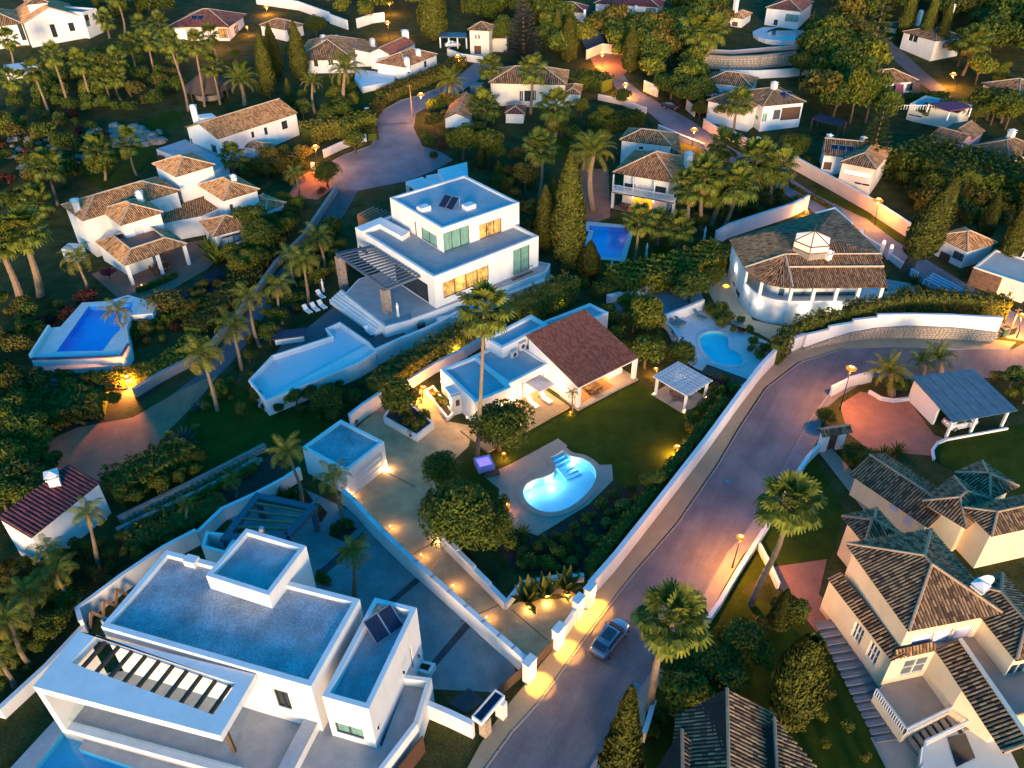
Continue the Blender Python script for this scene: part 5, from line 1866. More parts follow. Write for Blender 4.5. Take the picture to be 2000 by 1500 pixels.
for k in range(10):
    a = Fh[0] + hv * ((k + 0.5) / 10); b = a + hu
    m = MB(); m.beam((a.x, a.y, Fz - 0.62),(b.x, b.y, Fz - 0.62),0.22,0.3); m.build('timber_bar', woodm, lv.root)
m = MB(); P_ = [Fo[3] - fv * 0.02, Fo[2] - fv * 0.02, Fo[2] - fv * 0.6, Fo[3] - fv * 0.6]; m.prism(P_, LZ - 0.6, Fz - 0.76); m.build('side_wall', white, lv.root)
m = MB(); P_ = [Fo[0] + fu * 0.02, Fo[3] + fu * 0.02, Fo[3] + fu * 0.7, Fo[0] + fu * 0.7]; m.prism([P_[0], P_[1], P_[2], P_[3]], LZ - 0.55, LZ + 0.02); m.build('floor_edge', white, lv.root)
m = MB(); a = V(458,1468, LZ); b = V(437,1440, Fz - 0.5); m.beam(a, (a.x - 0.1, a.y + 0.1, Fz - 0.75),0.28,0.28); m.build('timber_post', woodm, lv.root)
m = MB(); a = Fo[3] + fu * 0.5 - fv * 0.7; b = Fo[0] + fu * 0.5 + fv * 0.2
m.face([(a.x, a.y, LZ + 0.05),(b.x, b.y, LZ + 0.05),(b.x, b.y, LZ + 1.0),(a.x, a.y, LZ + 1.0)]); m.build('glass_railing', watermat('railing_glass', (0.72,0.88,0.90)), lv.root)
# back wall under the frame with curtained doors
wz = MB()
gl = Bld.__new__(Bld); gl.root = lv.root; gl.z = 0
bw = [Fh[1] - hv * 0.25 + fu * 1.6, Fh[2] + hv * 0.1 + fu * 1.6]
bp = [bw[0], bw[0] + fu * 0.4, bw[1] + fu * 0.4, bw[1]]
Lb = (bw[1] - bw[0]).length
cc_ = ccw(bp)
ei = max(range(4), key=lambda i: -((cc_[i] + cc_[(i + 1) % 4]) / 2 - gc).length if False else -(((cc_[i] + cc_[(i + 1) % 4]) / 2).y) - (0 if (cc_[(i + 1) % 4] - cc_[i]).length > 2 else 99))
Le = (cc_[(ei + 1) % 4] - cc_[ei]).length
gl.block(bp, LZ, Fz - 0.8, white, uwins=[(i, Lk * a_, Lk * b_, LZ + .05, LZ + 4.2, s_) for i in range(4) for Lk in [(cc_[(i + 1) % 4] - cc_[i]).length] if Lk > 3 for a_, b_, s_ in ((.06, .22, 'dark'),(.30, .46, 'grey'),(.52, .95, 'teal'))])
# podium: floor of the terraces
m = MB(); m.prism([Fo[3] + fu * .03, Fo[0] + fu * .03, *PX(LZ, (452,1545),(440,1700),(700,1700),(745,1470)), Mm[1], Mm[2], Mm[3], Fo[2]],-0.3, LZ - 0.05); m.build('podium', paving, lv.root)
m = MB(); a, b, c_, d = PX(LZ, (613,1395),(583,1390),(505,1500),(545,1520)); 
wl_ = PX(LZ + 0.9,(612,1400),(560,1500),(520,1580))
m = MB(); wallstrip(m, wl_, 1.1, LZ - 0.05, LZ + 0.95); m.build('terrace_wall', white, lv.root)
for k in range(9):
    t = (k + 0.5) / 9; p_ = wl_[0].lerp(wl_[1], min(1, t * 1.5)) if t < 0.667 else wl_[1].lerp(wl_[2],(t - 0.667) * 3)
    m = MB(); m.obox(p_, wl_[1] - wl_[0],(0.62,0.58), LZ + 0.95, LZ + 0.99 + 0.003 * (k % 3)); m.build('coping_slab', flatroof, lv.root)
# right-hand terrace with its parapet, down to the garage court
rt = PX(LZ + 0.9,(790,1322),(838,1328),(812,1412),(745,1500),(700,1560),(640,1560),(736,1463))
m = MB(); m.prism(rt, -0.3, LZ - 0.02); m.build('side_terrace', paving, lv.root)
m = MB(); wallstrip(m, [rt[0], rt[1], rt[2], rt[3], rt[4]],0.35,-0.3, LZ + 0.95); m.build('terrace_parapet', white, lv.root)
m = MB(); a, b = PX(0.1,(824,1420),(800,1500)); 
m = MB(); o1 = rt[2] + Vector((0.5,-0.3)); m.beam((o1.x, o1.y - 0.2,1.2),(rt[3].x + 0.55, rt[3].y - 0.3,1.2),0.12,2.3); m.build('garage_door', browndoor, lv.root)
# spots on the walls
for p, z in (((736,1392),5.2),((739,1423),4.0),((722,1437),3.2),((789,1315),5.0),((818,1283),3.0)):
    q = V(p[0], p[1], z); s = MB(); s.lathe((q.x, q.y, q.z),[(0.01,0),(0.10,0.0),(0.10,0.22),(0.01,0.22)],8); s.build('wall_fitting', steel, lv.root)
# rear small dark walled court beside the tower
m = MB(); cr = PX(3.2,(396,1066),(440,1078),(462,1046),(404,1040)); Q = ccw(cr); wallstrip(m, [*Q, Q[0]],0.3,-0.2,3.2); m.build('court_wall', white, lv.root)
# pool of the villa, below the frame
lp = podium('raised_pool', 'bright blue pool in a grey deck at the foot of the modern villa', 'pool',
            [(118,1394),(20,1500),(-60,1600),(420,1720),(470,1520),(440,1504),(142,1420)],1.55, paving,
            [(131,1420),(172,1431),(154,1463),(262,1500),(330,1524),(300,1600),(-20,1600),(68,1500)], M('sea_mosaic', (0.04,0.30,0.48),0.3,0.1,0.8), waterd, paving, None, 0.6)
# rear pergola in a dark blue-grey frame
pg = PX(3.3,(560,1045),(610,990),(502,967),(440,1047))
pgc = sum(pg, Vector((0,0))) / 4
pgo = thing('pergola', (pgc.x, pgc.y, 0), 'dark blue-grey pergola frame with timber bars behind the modern villa', 'pergola')
Q = ccw(pg); m = MB(); wallstrip(m, [*Q, Q[0]],0.7,2.75,3.3); m.build('frame_beam', bluegreyfr, pgo)
for p in pg:
    m = MB(); m.obox(p, (1,0.3),(0.32,0.32),-0.2,2.76); m.build('post', bluegreyfr, pgo)
for k in range(4):
    t = (k + 0.8) / 5
    a, b = pg[2].lerp(pg[3], t), pg[1].lerp(pg[0], t)
    m = MB(); m.beam((a.x, a.y, 3.15),(b.x, b.y, 3.15),0.2,0.22); m.build('timber_bar', woodlt, pgo)
# boundary walls of the villa
garden_wall('low white wall along the lower-left edge of the modern villa garden', [(-20,1392),(12,1400),(100,1318),(172,1240)],1.3,0.35)
zg = garden_wall('white wall with brown zigzag trellis left of the modern villa', [(172,1240),(165,1215),(250,1150),(330,1095),(392,1062)],2.0,0.3)
zz = MB()
a, b = Vt((176,1228)), Vt((250,1162))
for k in range(6):
    p0, p1 = a.lerp(b, k / 6), a.lerp(b, (k + 1) / 6)
    o_ = Vector((0.16,-0.2,0))
    h0, h1 = (0.25,1.85) if k % 2 == 0 else (1.85,0.25)
    mm = MB(); mm.beam((p0.x + o_.x, p0.y + o_.y, h0),(p1.x + o_.x, p1.y + o_.y, h1),0.12,0.26); mm.build('trellis_bar', woodlt, zg)
garden_wall('pale wall running from the modern villa to the garage', [(392,1062),(440,1015),(505,985),(560,955),(590,935)],1.6,0.3)
# street entrance of the modern villa: small roofed gatehouse with stone pier, wall, slatted ramp
gh = rect(*PX(2.7,(940,1412),(986,1358),(918,1402)))
ghb = Bld('gatehouse', (gh[0] + gh[2]) / 2, 'little white roofed gate shelter with a stone pier at the street', 'gatehouse')
ghb.block(gh, 2.2,2.7, white, parapet=(0.15,0.12), roofmat=solarm)
m = MB(); m.obox(gh[0] + (gh[2] - gh[0]) * 0.22, gh[1] - gh[0],(0.35,0.35),-0.1,2.2); m.build('stone_pier', M('pier_stone', (0.36,0.27,0.19),0.9,0.3,3,0.6,5), ghb.root)
m = MB(); m.obox(gh[1] + (gh[3] - gh[1]) * 0.12, gh[1] - gh[0],(0.28,0.4),-0.1,2.2); m.build('white_pier', white, ghb.root)
garden_wall('white wall between the modern villa and its street gate shelter', [(838,1400),(880,1418),(926,1440)],2.0,0.35)
rm = thing('ramp_grille', (V(912,1372).x, V(912,1372).y, 0.05), 'dark slatted ramp cover beside the street gate shelter', 'grille')
a, b, c_, d = [Vt(p) for p in ((915,1346),(946,1368),(912,1395),(876,1376))]
for k in range(7):
    p0, p1 = a.lerp(b, (k + .5) / 7), d.lerp(c_, (k + .5) / 7)
    m = MB(); m.beam((p0.x, p0.y, 0.12),(p1.x, p1.y, 0.12),0.26,0.08); m.build('slat', steel, rm)
planter('small planter box at the corner of the modern villa', [(812,1316),(824,1302),(848,1308),(838,1324)],0.8)

# ================================================================== the stepped white villa in the middle
mc = V(880,520)
mv = Bld('stepped_villa', (mc.x, mc.y), 'stepped white modern villa with a slatted pergola above its long raised pool', 'villa')
Tz = 11.3
Tb = rect(*PX(Tz, (863,446),(1014,395),(754,388)))
mv.block(Tb, 7.4, Tz, white, wins=[((822,443),(854,485), 'teal'),((861,458),(918,487), 'teal'),((936,440),(980,466), 'warm'),((809,432),(815,468), 'brown')], parapet=(0.3,0.4), roofmat=flatroof)
wall_solar(mv.root, V(877,404, Tz - 0.3).xy, Vector((0.75,-0.5)),1.3,2.2, Tz - 0.3,0.6,2)
for p in ((828,408),(916,404)):
    q = V(p[0], p[1], Tz); m = MB(); m.obox(q, Tb[1] - Tb[0],(0.85,0.65), Tz - 0.3, Tz + 0.45); m.build('skylight', white, mv.root)
Dz = 7.9
Db = rect(*PX(Dz, (847,541),(1052,461),(694,444)))
mv.block(Db, 2.9, Dz, white, wins=[((865,553),(955,547), 'warm'),((1002,490),(1034,540), 'teal'),((770,514),(838,592), 'dark'),((700,478),(720,500), 'dark')], parapet=(0.42,0.4), roofmat=paving)
# recess glazing on the long front: a wide band
bl = MB(); a, b = V(1000,545,4.1), V(1040,528,4.1)
for k in range(8):
    p_ = a.lerp(b, k / 7); bl.beam((p_.x, p_.y - 0.35,4.1),(p_.x, p_.y - 0.35,5.1),0.04,0.04)
bl.beam((a.x, a.y - 0.35,5.1),(b.x, b.y - 0.35,5.1),0.06,0.06); bl.beam((a.x, a.y - 0.2,4.05),(b.x, b.y - 0.2,4.05),0.5,0.1)
bl.build('balcony_railing', steel, mv.root)
# lower floor under it (white, blue in shade) and the house plinth
Lb_ = inset(Db, -0.05)
m = MB()
pl_ = PX(2.9,(803,624),(905,588),(990,560),(1068,530),(1075,515),(900,480),(700,545),(672,575),(752,638))
m.prism(pl_, -0.3,2.9); m.build('plinth', white, mv.root)
mfl = MB(); mfl.prism(inset(pl_, 0.25),2.9,2.93); mfl.build('terrace_floor', paving, mv.root)
for tl, br in (((820,632),(831,660)),):
    q = V(825,655,0.3); m = MB(); m.obox(q.xy + Vector((0.0,-0.3)),(1,0.45),(0.55,0.1),0.2,2.5); m.build('door', steel, mv.root)
m = MB(); q = V(878,618,2.2); m.obox(q.xy, (1,0.4),(1.8,0.5),-0.2,2.2); m.build('side_store', white, mv.root)
m = MB(); q = PX(2.2,(985,577),(1066,548),(1060,525),(980,555)); m.prism(q, -0.3,2.2); m.build('lower_wing', white, mv.root)
# steps down to the pool deck
s0, s1 = V(757,630,2.5).xy, V(668,568,2.5).xy
se = (s1 - s0).normalized(); sn = Vector((se.y, -se.x)) if Vector((se.y, -se.x)).y < 0 else Vector((-se.y, se.x))
for k in range(5):
    a, b = s0 + sn * (0.45 * k), s1 + sn * (0.45 * k)
    m = MB(); m.prism([a, b, b + sn * 0.46, a + sn * 0.46],1.2,2.72 - 0.2 * k); m.build('step', white, mv.root)
# pergola with stone piers
Pz = 6.9
pq = PX(Pz, (755,563),(820,537),(726,479.6),(657.6,494))
u = pq[1] - pq[0]; v = pq[3] - pq[0]
for a, b in ((pq[0], pq[3]),(pq[0], pq[1]),(pq[3], pq[2])):
    m = MB(); m.beam((a.x, a.y, Pz - 0.15),(b.x, b.y, Pz - 0.15),0.35,0.32); m.build('pergola_beam', bluegreyfr, mv.root)
for k in range(14):
    a, b = pq[0].lerp(pq[3],(k + 0.7) / 14.5), pq[1].lerp(pq[2],(k + 0.7) / 14.5)
    m = MB(); m.beam((a.x, a.y, Pz),(b.x, b.y, Pz),0.2,0.2); m.build('pergola_slat', bluegreyfr, mv.root)
pst = M('pier_rubble', (0.24,0.19,0.16),0.95,0.4,2.5,0.9,4)
for p in (pq[0].lerp(pq[3],0.04), pq[0].lerp(pq[3],0.95)):
    m = MB(); m.obox(p, u, (0.5,0.55),0.5, Pz - 0.3); m.build('stone_pier', pst, mv.root)
# glass balustrade corner and white planter figure
m = MB(); m.beam((pl_[0].x, pl_[0].y, 3.4),(pl_[8].x, pl_[8].y, 3.4),0.04,1.0); m.build('glass_railing', watermat('terrace_glass', (0.75,0.88,0.92)), mv.root)
# brown timber side wing with slatted top
bq = PX(6.6,(738,428),(776,412),(726,398),(696,412))
m = MB(); m.prism(bq, 0.5,5.9); m.build('timber_wing', M('rust_panel', (0.30,0.13,0.055),0.7,0.12,1), mv.root)
for k in range(6):
    a, b = bq[3].lerp(bq[0],(k + .5) / 6), bq[2].lerp(bq[1],(k + .5) / 6)
    m = MB(); m.beam((a.x, a.y, 6.1),(b.x, b.y, 6.1),0.2,0.3); m.build('timber_slat', woodlt, mv.root)
# entrance canopies at the back
for pts, z, zb in (([(855,331),(912,316),(915,352),(870,356)],4.6,3.6),([(832,343),(880,334),(890,352),(845,362)],3.6,3.1),([(792,355),(825,345),(846,358),(812,370)],3.4,3.0)):
    P_ = PX(z, *pts); m = MB(); m.prism(P_, zb, z, True, True); m.build('entrance_canopy', white, mv.root)
    for p in (P_[0], P_[1]):
        m = MB(); m.obox(p + (sum(P_, Vector((0,0))) / 4 - p) * 0.12,(1,0.2),(0.3,0.3),-0.2, zb); m.build('canopy_post', white, mv.root)
# sunken shower tray / fire pit corner on the roof terrace
q = V(705,455,8.4)
m = MB(); m.prism(PX(8.3,(694,444),(744,424),(800,452),(785,462),(741,438),(707,452)),7.5,8.3); m.build('terrace_bench', white, mv.root)
lamp_light(mv.root, (V(905,550,5.0).x, V(905,550,5.0).y - 0.8,5.5),30,(1.0,0.62,0.22),0.2)
# dark pool deck, raised long pool
dk = podium('pool_terrace', 'dark grey pool terrace with loungers below the stepped villa', 'terrace',
            [(760,640),(800,655),(740,697),(520,790),(497,745),(560,660),(600,640),(650,600),(668,578)],1.15, white, None, None, None, darkdeck)
pb = podium('raised_pool', 'long raised white pool with a pointed left end', 'pool',
            [(488,746),(533,698),(650,660),(638,645),(664,633),(720,672),(735,690),(700,712),(520,786)],2.1, white,
            [(491,748),(534,700),(652,662),(642,646),(663,636),(717,673),(517,780)], M('pale_basin', (0.66,0.58,0.58),0.5,0.03,1), waterc, white, 0.3,0.35)
m = MB(); o_ = V(515,803,0).xy; P_ = [Vt(p).xy for p in ((505,795),(522,806),(738,712),(730,700))]
m.prism(P_, -0.2,0.45); m.build('overflow_trough', white, pb); m = MB(); m.prism(inset(P_, 0.22),0.45,0.47); m.build('trough_water', tealtile, pb)
garden_wall('white garden wall running from the raised pool up to the stepped villa', [(738,712),(790,688),(840,668),(905,632)],2.4,0.35)
zd = 1.16
for i, (p, l) in enumerate([((722,652), 'white lounger near the steps, left one of two by the raised pool'),((738,645), 'white lounger near the steps, right one of two by the raised pool'),((601,610), 'white lounger on the dark terrace, leftmost of four under the palms'),
                            ((616,606), 'white lounger on the dark terrace, second from the left of four'),((630,601), 'white lounger on the dark terrace, third from the left of four'),((627,581), 'white lounger on the dark terrace, the one behind the row of three')]):
    lounger(V(p[0], p[1], zd),2.3, plastic, l, 0.55, z=zd)
q = V(567,665, zd)
bb = thing('bar_counter', (q.x, q.y, zd), 'dark covered bar counter at the left end of the dark terrace', 'counter')
m = MB(); m.obox(q.xy, (1,0.22),(1.9,0.75), zd, zd + 0.95); m.build('cabinet', shutter, bb)
m = MB(); m.obox(q.xy, (1,0.22),(2.15,0.95), zd + 0.95, zd + 1.15); m.build('dark_top', M('navy_cover', (0.02,0.03,0.07),0.7,0.1,1), bb)
def statue(p, z, lab, h=1.5):
    c = V(p[0], p[1], z)
    r = thing('statue', (c.x, c.y, z), lab, 'statue', 'white garden figures')
    m = MB(); m.lathe((c.x, c.y, z),[(0.22,0),(0.22,0.25 * h),(0.17,0.27 * h)],10); m.build('pedestal', white, r)
    m = MB(); m.lathe((c.x, c.y, z),[(0.17,0.27 * h),(0.15,0.45 * h),(0.19,0.62 * h),(0.21,0.78 * h),(0.08,0.85 * h),(0.10,0.92 * h),(0.09,0.98 * h),(0.01, h)],10); m.build('figure', white, r, sm=True)
statue((632,570), zd, 'white figure on the dark terrace under the palms', 2.2)
statue((778,618),2.93, 'white figure beside the stone pier of the stepped villa', 2.2)

# ================================================================== the curved villa with the glass lantern
vc = V(1590,540)
cv = Bld('curved_villa', (vc.x, vc.y), 'white villa with a rounded corner, tiled roofs and a glowing glass roof lantern', 'villa')
EZ = 6.3
# eave line: left wing, arc, long front wing
eave = [V(p[0], p[1], EZ).xy for p in ((1425,468),(1440,497),(1454,523),(1463,533),(1472,541),(1484,548),(1497,553),(1510,557),(1524,559.5),(1549,562),(1734,561))]
back = [V(p[0], p[1], EZ).xy for p in ((1745,530),(1722,494),(1627,418),(1510,445))]
foot = inset([*eave, *back],0.5)
P0 = ccw([*eave, *back])
foot = inset(P0,0.55)
lowz = 3.0
cv.block(foot, -0.2, lowz, white, wins=[((1455,583),(1467,600), 'wgrid'),((1438,560),(1443,585), 'dark'),((1430,545),(1436,565), 'dark')], top=True)
inner = inset(P0,3.4)
cv.block(inner, lowz, EZ + 0.3, white, wins=[((1550,570),(1585,590), 'teal'),((1592,570),(1632,590), 'grey'),((1640,570),(1678,590), 'teal'),((1500,562),(1540,585), 'teal'),((1470,550),(1490,566), 'dark'),((1685,570),(1715,588), 'grey')])
# solid upper wall of the left wing (no balcony there)
lw = [foot[i] for i in range(len(foot))]
def near_i(pt): return min(range(len(foot)), key=lambda i: (foot[i] - pt).length)
i0, i1, i2 = near_i(eave[0]), near_i(eave[1]), near_i(eave[2])
lwm = MB(); wallstrip(lwm, [foot[i0], foot[i1], foot[i2]],0.3, lowz - 0.01, EZ + 0.1); lwm.build('wing_wall', white, cv.root)
# balcony parapet, posts, eave beam round the open gallery
gal = [foot[near_i(p)] for p in eave[2:]]
m = MB(); wallstrip(m, gal, 0.25, lowz - 0.02, lowz + 0.95); m.build('gallery_parapet', white, cv.root)
m = MB(); wallstrip(m, gal, 0.35, EZ - 0.35, EZ + 0.02); m.build('eave_beam', white, cv.root)
posts = [gal[3], gal[-2].lerp(gal[-1],0.0)] + [gal[-2].lerp(gal[-1], t) for t in (0.25,0.5,0.74,0.99)]
for p in posts:
    m = MB(); m.obox(p, gal[-1] - gal[-2],(0.22,0.22), lowz + 0.9, EZ - 0.3); m.build('column', white, cv.root)
# roofs
RZ = 8.0
apex = V(1534,497, RZ)
r1 = V(1721,496, RZ); 
E9, E10 = [Vector((p.x, p.y, EZ)) for p in (eave[9], eave[10])]
rf = Roof(cv, tile_brown, 0.27,0.5)
rf.add([E9, E10, r1, apex],[(apex, r1)])
mid0, mid1 = E9.lerp(apex, 0.60), E10.lerp(r1,0.60)
rf.r.tube([mid0 + Vector((0,0,0.10)), mid1 + Vector((0,0,0.10))],0.16,6)
arcp = [Vector((p.x, p.y, EZ)) for p in eave[2:10]]
for a, b in zip(arcp[:-1], arcp[1:]): rf.add([a, b, apex])
rf.ridge(arcp[0], apex, 0.17); rf.ridge(E9, apex, 0.15)
lt = V(1510,452, RZ)
rf.add([Vector((eave[0].x, eave[0].y, EZ)), arcp[0], apex, lt])
rf.done('brown barrel tile roof fanning round the rounded corner')
rf2 = Roof(cv, tile_grey, 0.34,0.7)
b3 = Vector((back[2].x, back[2].y, RZ - 0.6)); b1 = Vector((back[1].x, back[1].y, EZ + 0.4))
ctop = V(1586,462, RZ + 0.9)
rf2.add([apex, r1, ctop]); rf2.add([lt, apex, ctop]); rf2.add([lt, ctop, b3]); rf2.add([ctop, r1, b3]); rf2.add([Vector((eave[0].x, eave[0].y, EZ)), lt, b3])
rf2.done('dark weathered tile roof round the lantern')
m = MB(); q0, q1 = V(1627,418, RZ).xy, V(1615,440, RZ).xy; wallstrip(m, [V(1590,432, EZ).xy, V(1627,421, EZ).xy, V(1660,452, EZ).xy],0.3,0.0, RZ - 0.3); m.build('end_wall', white, cv.root)
cv.chimney(1615,510,7.4,0.8,1.1)
# hexagonal lantern
hc = V(1586,474,9.2)
hr = 2.75
hx = [(hc.x + hr * cos(radians(60 * k + 8)), hc.y + hr * sin(radians(60 * k + 8))) for k in range(6)]
m = MB(); m.prism([Vector(p) for p in hx],7.6,8.75); m.build('lantern_base', stonebed, cv.root)
lg = MB(); tp_ = (hc.x, hc.y, 11.0)
for k in range(6):
    a, b = hx[k], hx[(k + 1) % 6]
    lg.face([(a[0], a[1],8.76),(b[0], b[1],8.76),(b[0], b[1],9.7),(a[0], a[1],9.7)]); lg.face([(a[0], a[1],9.7),(b[0], b[1],9.7), tp_])
lan = lg.build('roof_lantern', M('lantern_glow', (0.6,0.45,0.36),0.25,0.15,0.6, emit=(1.0,0.60,0.34), estr=0.13), cv.root)
fb = MB()
for k in range(6):
    a, b = hx[k], hx[(k + 1) % 6]
    fb.beam((a[0], a[1],8.76),(a[0], a[1],9.7),0.12,0.12); fb.beam((a[0], a[1],9.72),(b[0], b[1],9.72),0.14,0.12); fb.beam((a[0], a[1],9.72), tp_, 0.12,0.12); fb.beam((a[0], a[1],8.78),(b[0], b[1],8.78),0.14,0.14)
fb.build('lantern_bars', woodm, lan)
m = MB(); m.tube([(hc.x, hc.y, 10.9),(hc.x, hc.y, 12.2)],[0.08,0.02],6); m.build('finial', steel, lan)
for p, z, w_ in (((1430,525),3.6,40),((1448,566),3.4,30),((1483,590),2.6,40),((1567,598),2.7,60),((1629,598),2.7,75),((1694,595),2.7,40)):
    q = V(p[0], p[1], z)
    i = min(range(len(foot)), key=lambda k: abs(((foot[(k + 1) % len(foot)] - foot[k]).normalized()).cross(q.xy - foot[k]) if 0 else 0) + min((q.xy - foot[k].lerp(foot[(k + 1) % len(foot)], t / 20)).length for t in range(21)))
    a, b = foot[i], foot[(i + 1) % len(foot)]
    e_ = (b - a).normalized(); on = Vector((e_.y, -e_.x)); t = (q.xy - a).dot(e_); w3 = a + e_ * t + on * 0.12
    m = MB(); m.obox(w3, e_, (0.12,0.1), z - 0.15, z + 0.1); m.build('wall_lamp', bulbw, cv.root)
    lamp_light(cv.root, (w3.x + on.x * 0.35, w3.y + on.y * 0.35, z), w_, (1.0,0.86,0.58),0.1)
lamp_light(cv.root, (V(1400,560).x, V(1400,560).y, 2.2),60,(1.0,0.80,0.42),0.2)
garden_wall('pale wall climbing behind the curved villa towards the upper road', [(1395,480),(1420,465),(1470,448),(1540,425),(1575,408)],2.6,0.35)
garden_wall('low pale wall of the sandy yard beside the curved villa', [(1368,540),(1395,526),(1425,510)],1.2,0.3)
garden_wall('white wall edging the blue gravel garden', [(1185,592),(1240,580),(1290,566),(1330,550)],1.3,0.35)
garden_wall('white wall beside the teal loungers of the kidney pool', [(1293,636),(1330,622),(1372,604)],1.6,0.3)
garden_wall('white corner wall at the left end of the pale pool terrace', [(1293,636),(1312,652),(1326,672)],1.0,0.3)
for i, (p, l) in enumerate([((1318,635), 'teal lounger by the white wall, leftmost of two side by side'),((1327,631), 'teal lounger by the white wall, right of two side by side'),((1366,622), 'teal lounger at the right end of the white wall'),((1322,662), 'teal lounger below the pair, nearest the trees')]):
    lounger(Vt(p),2.45, tealpl, l, 0.6, z=0.04)
dg = thing('slatted_deck', (V(1412,737).x, V(1412,737).y, 0.05), 'dark slatted timber deck at the foot of the teal kidney pool', 'deck')
a, b, c_, d = [Vt(p) for p in ((1380,715),(1460,745),(1440,757),(1370,728))]
for k in range(6):
    p0, p1 = a.lerp(d, k / 5), b.lerp(c_, k / 5); m = MB(); m.beam((p0.x, p0.y, 0.2),(p1.x, p1.y, 0.2),0.28,0.08); m.build('slat', woodm, dg)
for i, p in enumerate([(1418,560)]):
    w_ = Vt(p); t = thing('garden_lamp', (w_.x, w_.y, 0.03), 'yellow floor lamp in the sandy yard of the curved villa', 'lamp')
    m = MB(); m.lathe((w_.x, w_.y, 0.05),[(0.4,0),(0.5,0.1),(0.4,0.2),(0.05,0.22)],10); m.build('shade', emat('yellow_shade', (1.0,0.55,0.05),0.4), t)
for i, p in enumerate([(1635,443),(1678,470),(1720,497),(1735,506)]):
    c = Vt(p); r = thing('wall_pillar', (c.x, c.y, 0),['pillar nearest the white gable end', 'pillar in mid wall without lamp', 'pillar left of the leaning conifer pair', 'pillar nearest the leaning conifer'][i] + ' on the upper road wall', 'pillar', 'pillars of the upper road wall')
    m = MB(); m.obox(c, (1,-.6),(0.3,0.3),-0.1,2.0); m.build('pillar_body', white, r)
    if i != 1:
        m = MB(); m.lathe((c.x, c.y, 2.0),[(0.05,0),(0.2,0.12),(0.24,0.3),(0.15,0.5),(0.01,0.52)],8); m.build('lamp_globe', emat('pink_globe', (1.0,0.5,0.3),1.2), r)
        lamp_light(r, (c.x, c.y, 2.8),25,(1.0,0.55,0.3),0.2)
garden_wall('pale low wall along the upper road behind the curved villa', [(1635,443),(1678,470),(1720,497)],1.3,0.3)
garden_wall('pale wall end by the foot of the leaning conifer', [(1735,506),(1765,528),(1790,545)],1.0,0.3)
sp = thing('pergola', (V(1855,565).x, V(1855,565).y, 0), 'low slatted white pergola beside the upper road', 'pergola')
a, b, c_, d = [V(p[0], p[1],2.3) for p in ((1822,534),(1892,572),(1876,580),(1806,545))]
for k in range(4):
    p0, p1 = a.lerp(d, k / 3), b.lerp(c_, k / 3); m = MB(); m.beam(p0, p1,0.22,0.2); m.build('slat', lilac, sp)
for p in (a, b, c_, d):
    m = MB(); m.obox(p, (1,-.5),(0.12,0.12),-0.1,2.2); m.build('post', white, sp)
st_ = thing('garden_steps', (V(1738,590).x, V(1738,590).y, 0), 'short pale steps at the right end of the curved villa', 'steps')
for k in range(4):
    q = V(1735,584 + k * 5).xy; m = MB(); m.obox(q, (1,0),(0.9,0.3),-0.1,1.1 - 0.26 * k); m.build('step', white, st_)

# ================================================================== the house with the lit veranda
def tagw(): pass
th, tR, tg = simple_house('veranda_house', 'two-storey house with a white balcony and a glowing orange veranda', (1320,357),(1357,312),(1188,345),6.7, 'hip', tile_brown, white,
                          wins=[((1200,355),(1215,372), 'grey'),((1220,357),(1240,374), 'dark'),((1245,358),(1272,376), 'shut'),((1276,362),(1300,378), 'dark')], oh=1.6, slope=0.45, chim=((1343,322,0.6,1.1,1.8),), base=0.4, pitch=0.3)
tc = [Vector((p.x, p.y)) for p in ccw(tR)]
fr = sorted(tc, key=lambda p: p.y)[:2]
fa, fb_ = sorted(fr, key=lambda p: p.x)
fe = (fb_ - fa).normalized(); fn = Vector((fe.y, -fe.x))
o0, o1 = fa + fe * 0.2, fb_ - fe * 0.2 + fe * 0.3
m = MB(); m.prism([o0, o1, o1 - fn * 2.6, o0 - fn * 2.6],3.5,3.85, True, True); m.build('balcony_floor', white, th.root)
m = MB(); m.beam((*(o0 + fn * 0.02),3.45),(*(o1 + fn * 0.02),3.45),0.5,0.12); m.build('tiled_ledge', tile_brown, th.root)
Lr = (o1 - o0).length
nb = 42
for k in range(nb + 1):
    q = o0 + fe * Lr * k / nb - fn * 0.12
    if k % 14 == 0:
        m = MB(); m.obox(q, fe, (0.11,0.11),3.85,6.7); m.build('balcony_post', white, th.root)
    else:
        m = MB(); m.lathe((q.x, q.y, 3.85),[(0.05,0),(0.08,0.3),(0.04,0.55),(0.06,0.85)],5); m.build('baluster', white, th.root)
m = MB(); q0, q1 = o0 - fn * 0.12, o1 - fn * 0.12; m.beam((*q0,4.75),(*q1,4.75),0.2,0.1); m.build('handrail', white, th.root)
for t in (0.005,0.995):
    q = o0.lerp(o1, t) - fn * 0.25; m = MB(); m.obox(q, fe, (0.22,0.22),0.0,3.5); m.build('column', white, th.root)
bw0, bw1 = o0 - fn * 2.9, o1 - fn * 2.9
for t0, t1, mt, nm in ((0.31,0.44, ambg, 'lit_door'),(0.46,0.62, ambg, 'lit_door')):
    a, b = bw0.lerp(bw1, t0) + fn * 1.37, bw0.lerp(bw1, t1) + fn * 1.37
    m = MB(); m.face([(*a, 0.5),(*b, 0.5),(*b, 3.0),(*a, 3.0)]); m.build(nm, mt, th.root)
m = MB(); m.prism([o0, o1, o1 - fn * 3, o0 - fn * 3],0.0,0.42); m.build('veranda_floor', terracotta, th.root)
for t in (0.36,0.55):
    q = bw0.lerp(bw1, t) + fn * 1.9; lamp_light(th.root, (q.x, q.y, 2.7),60,(1.0,0.42,0.06),0.3)
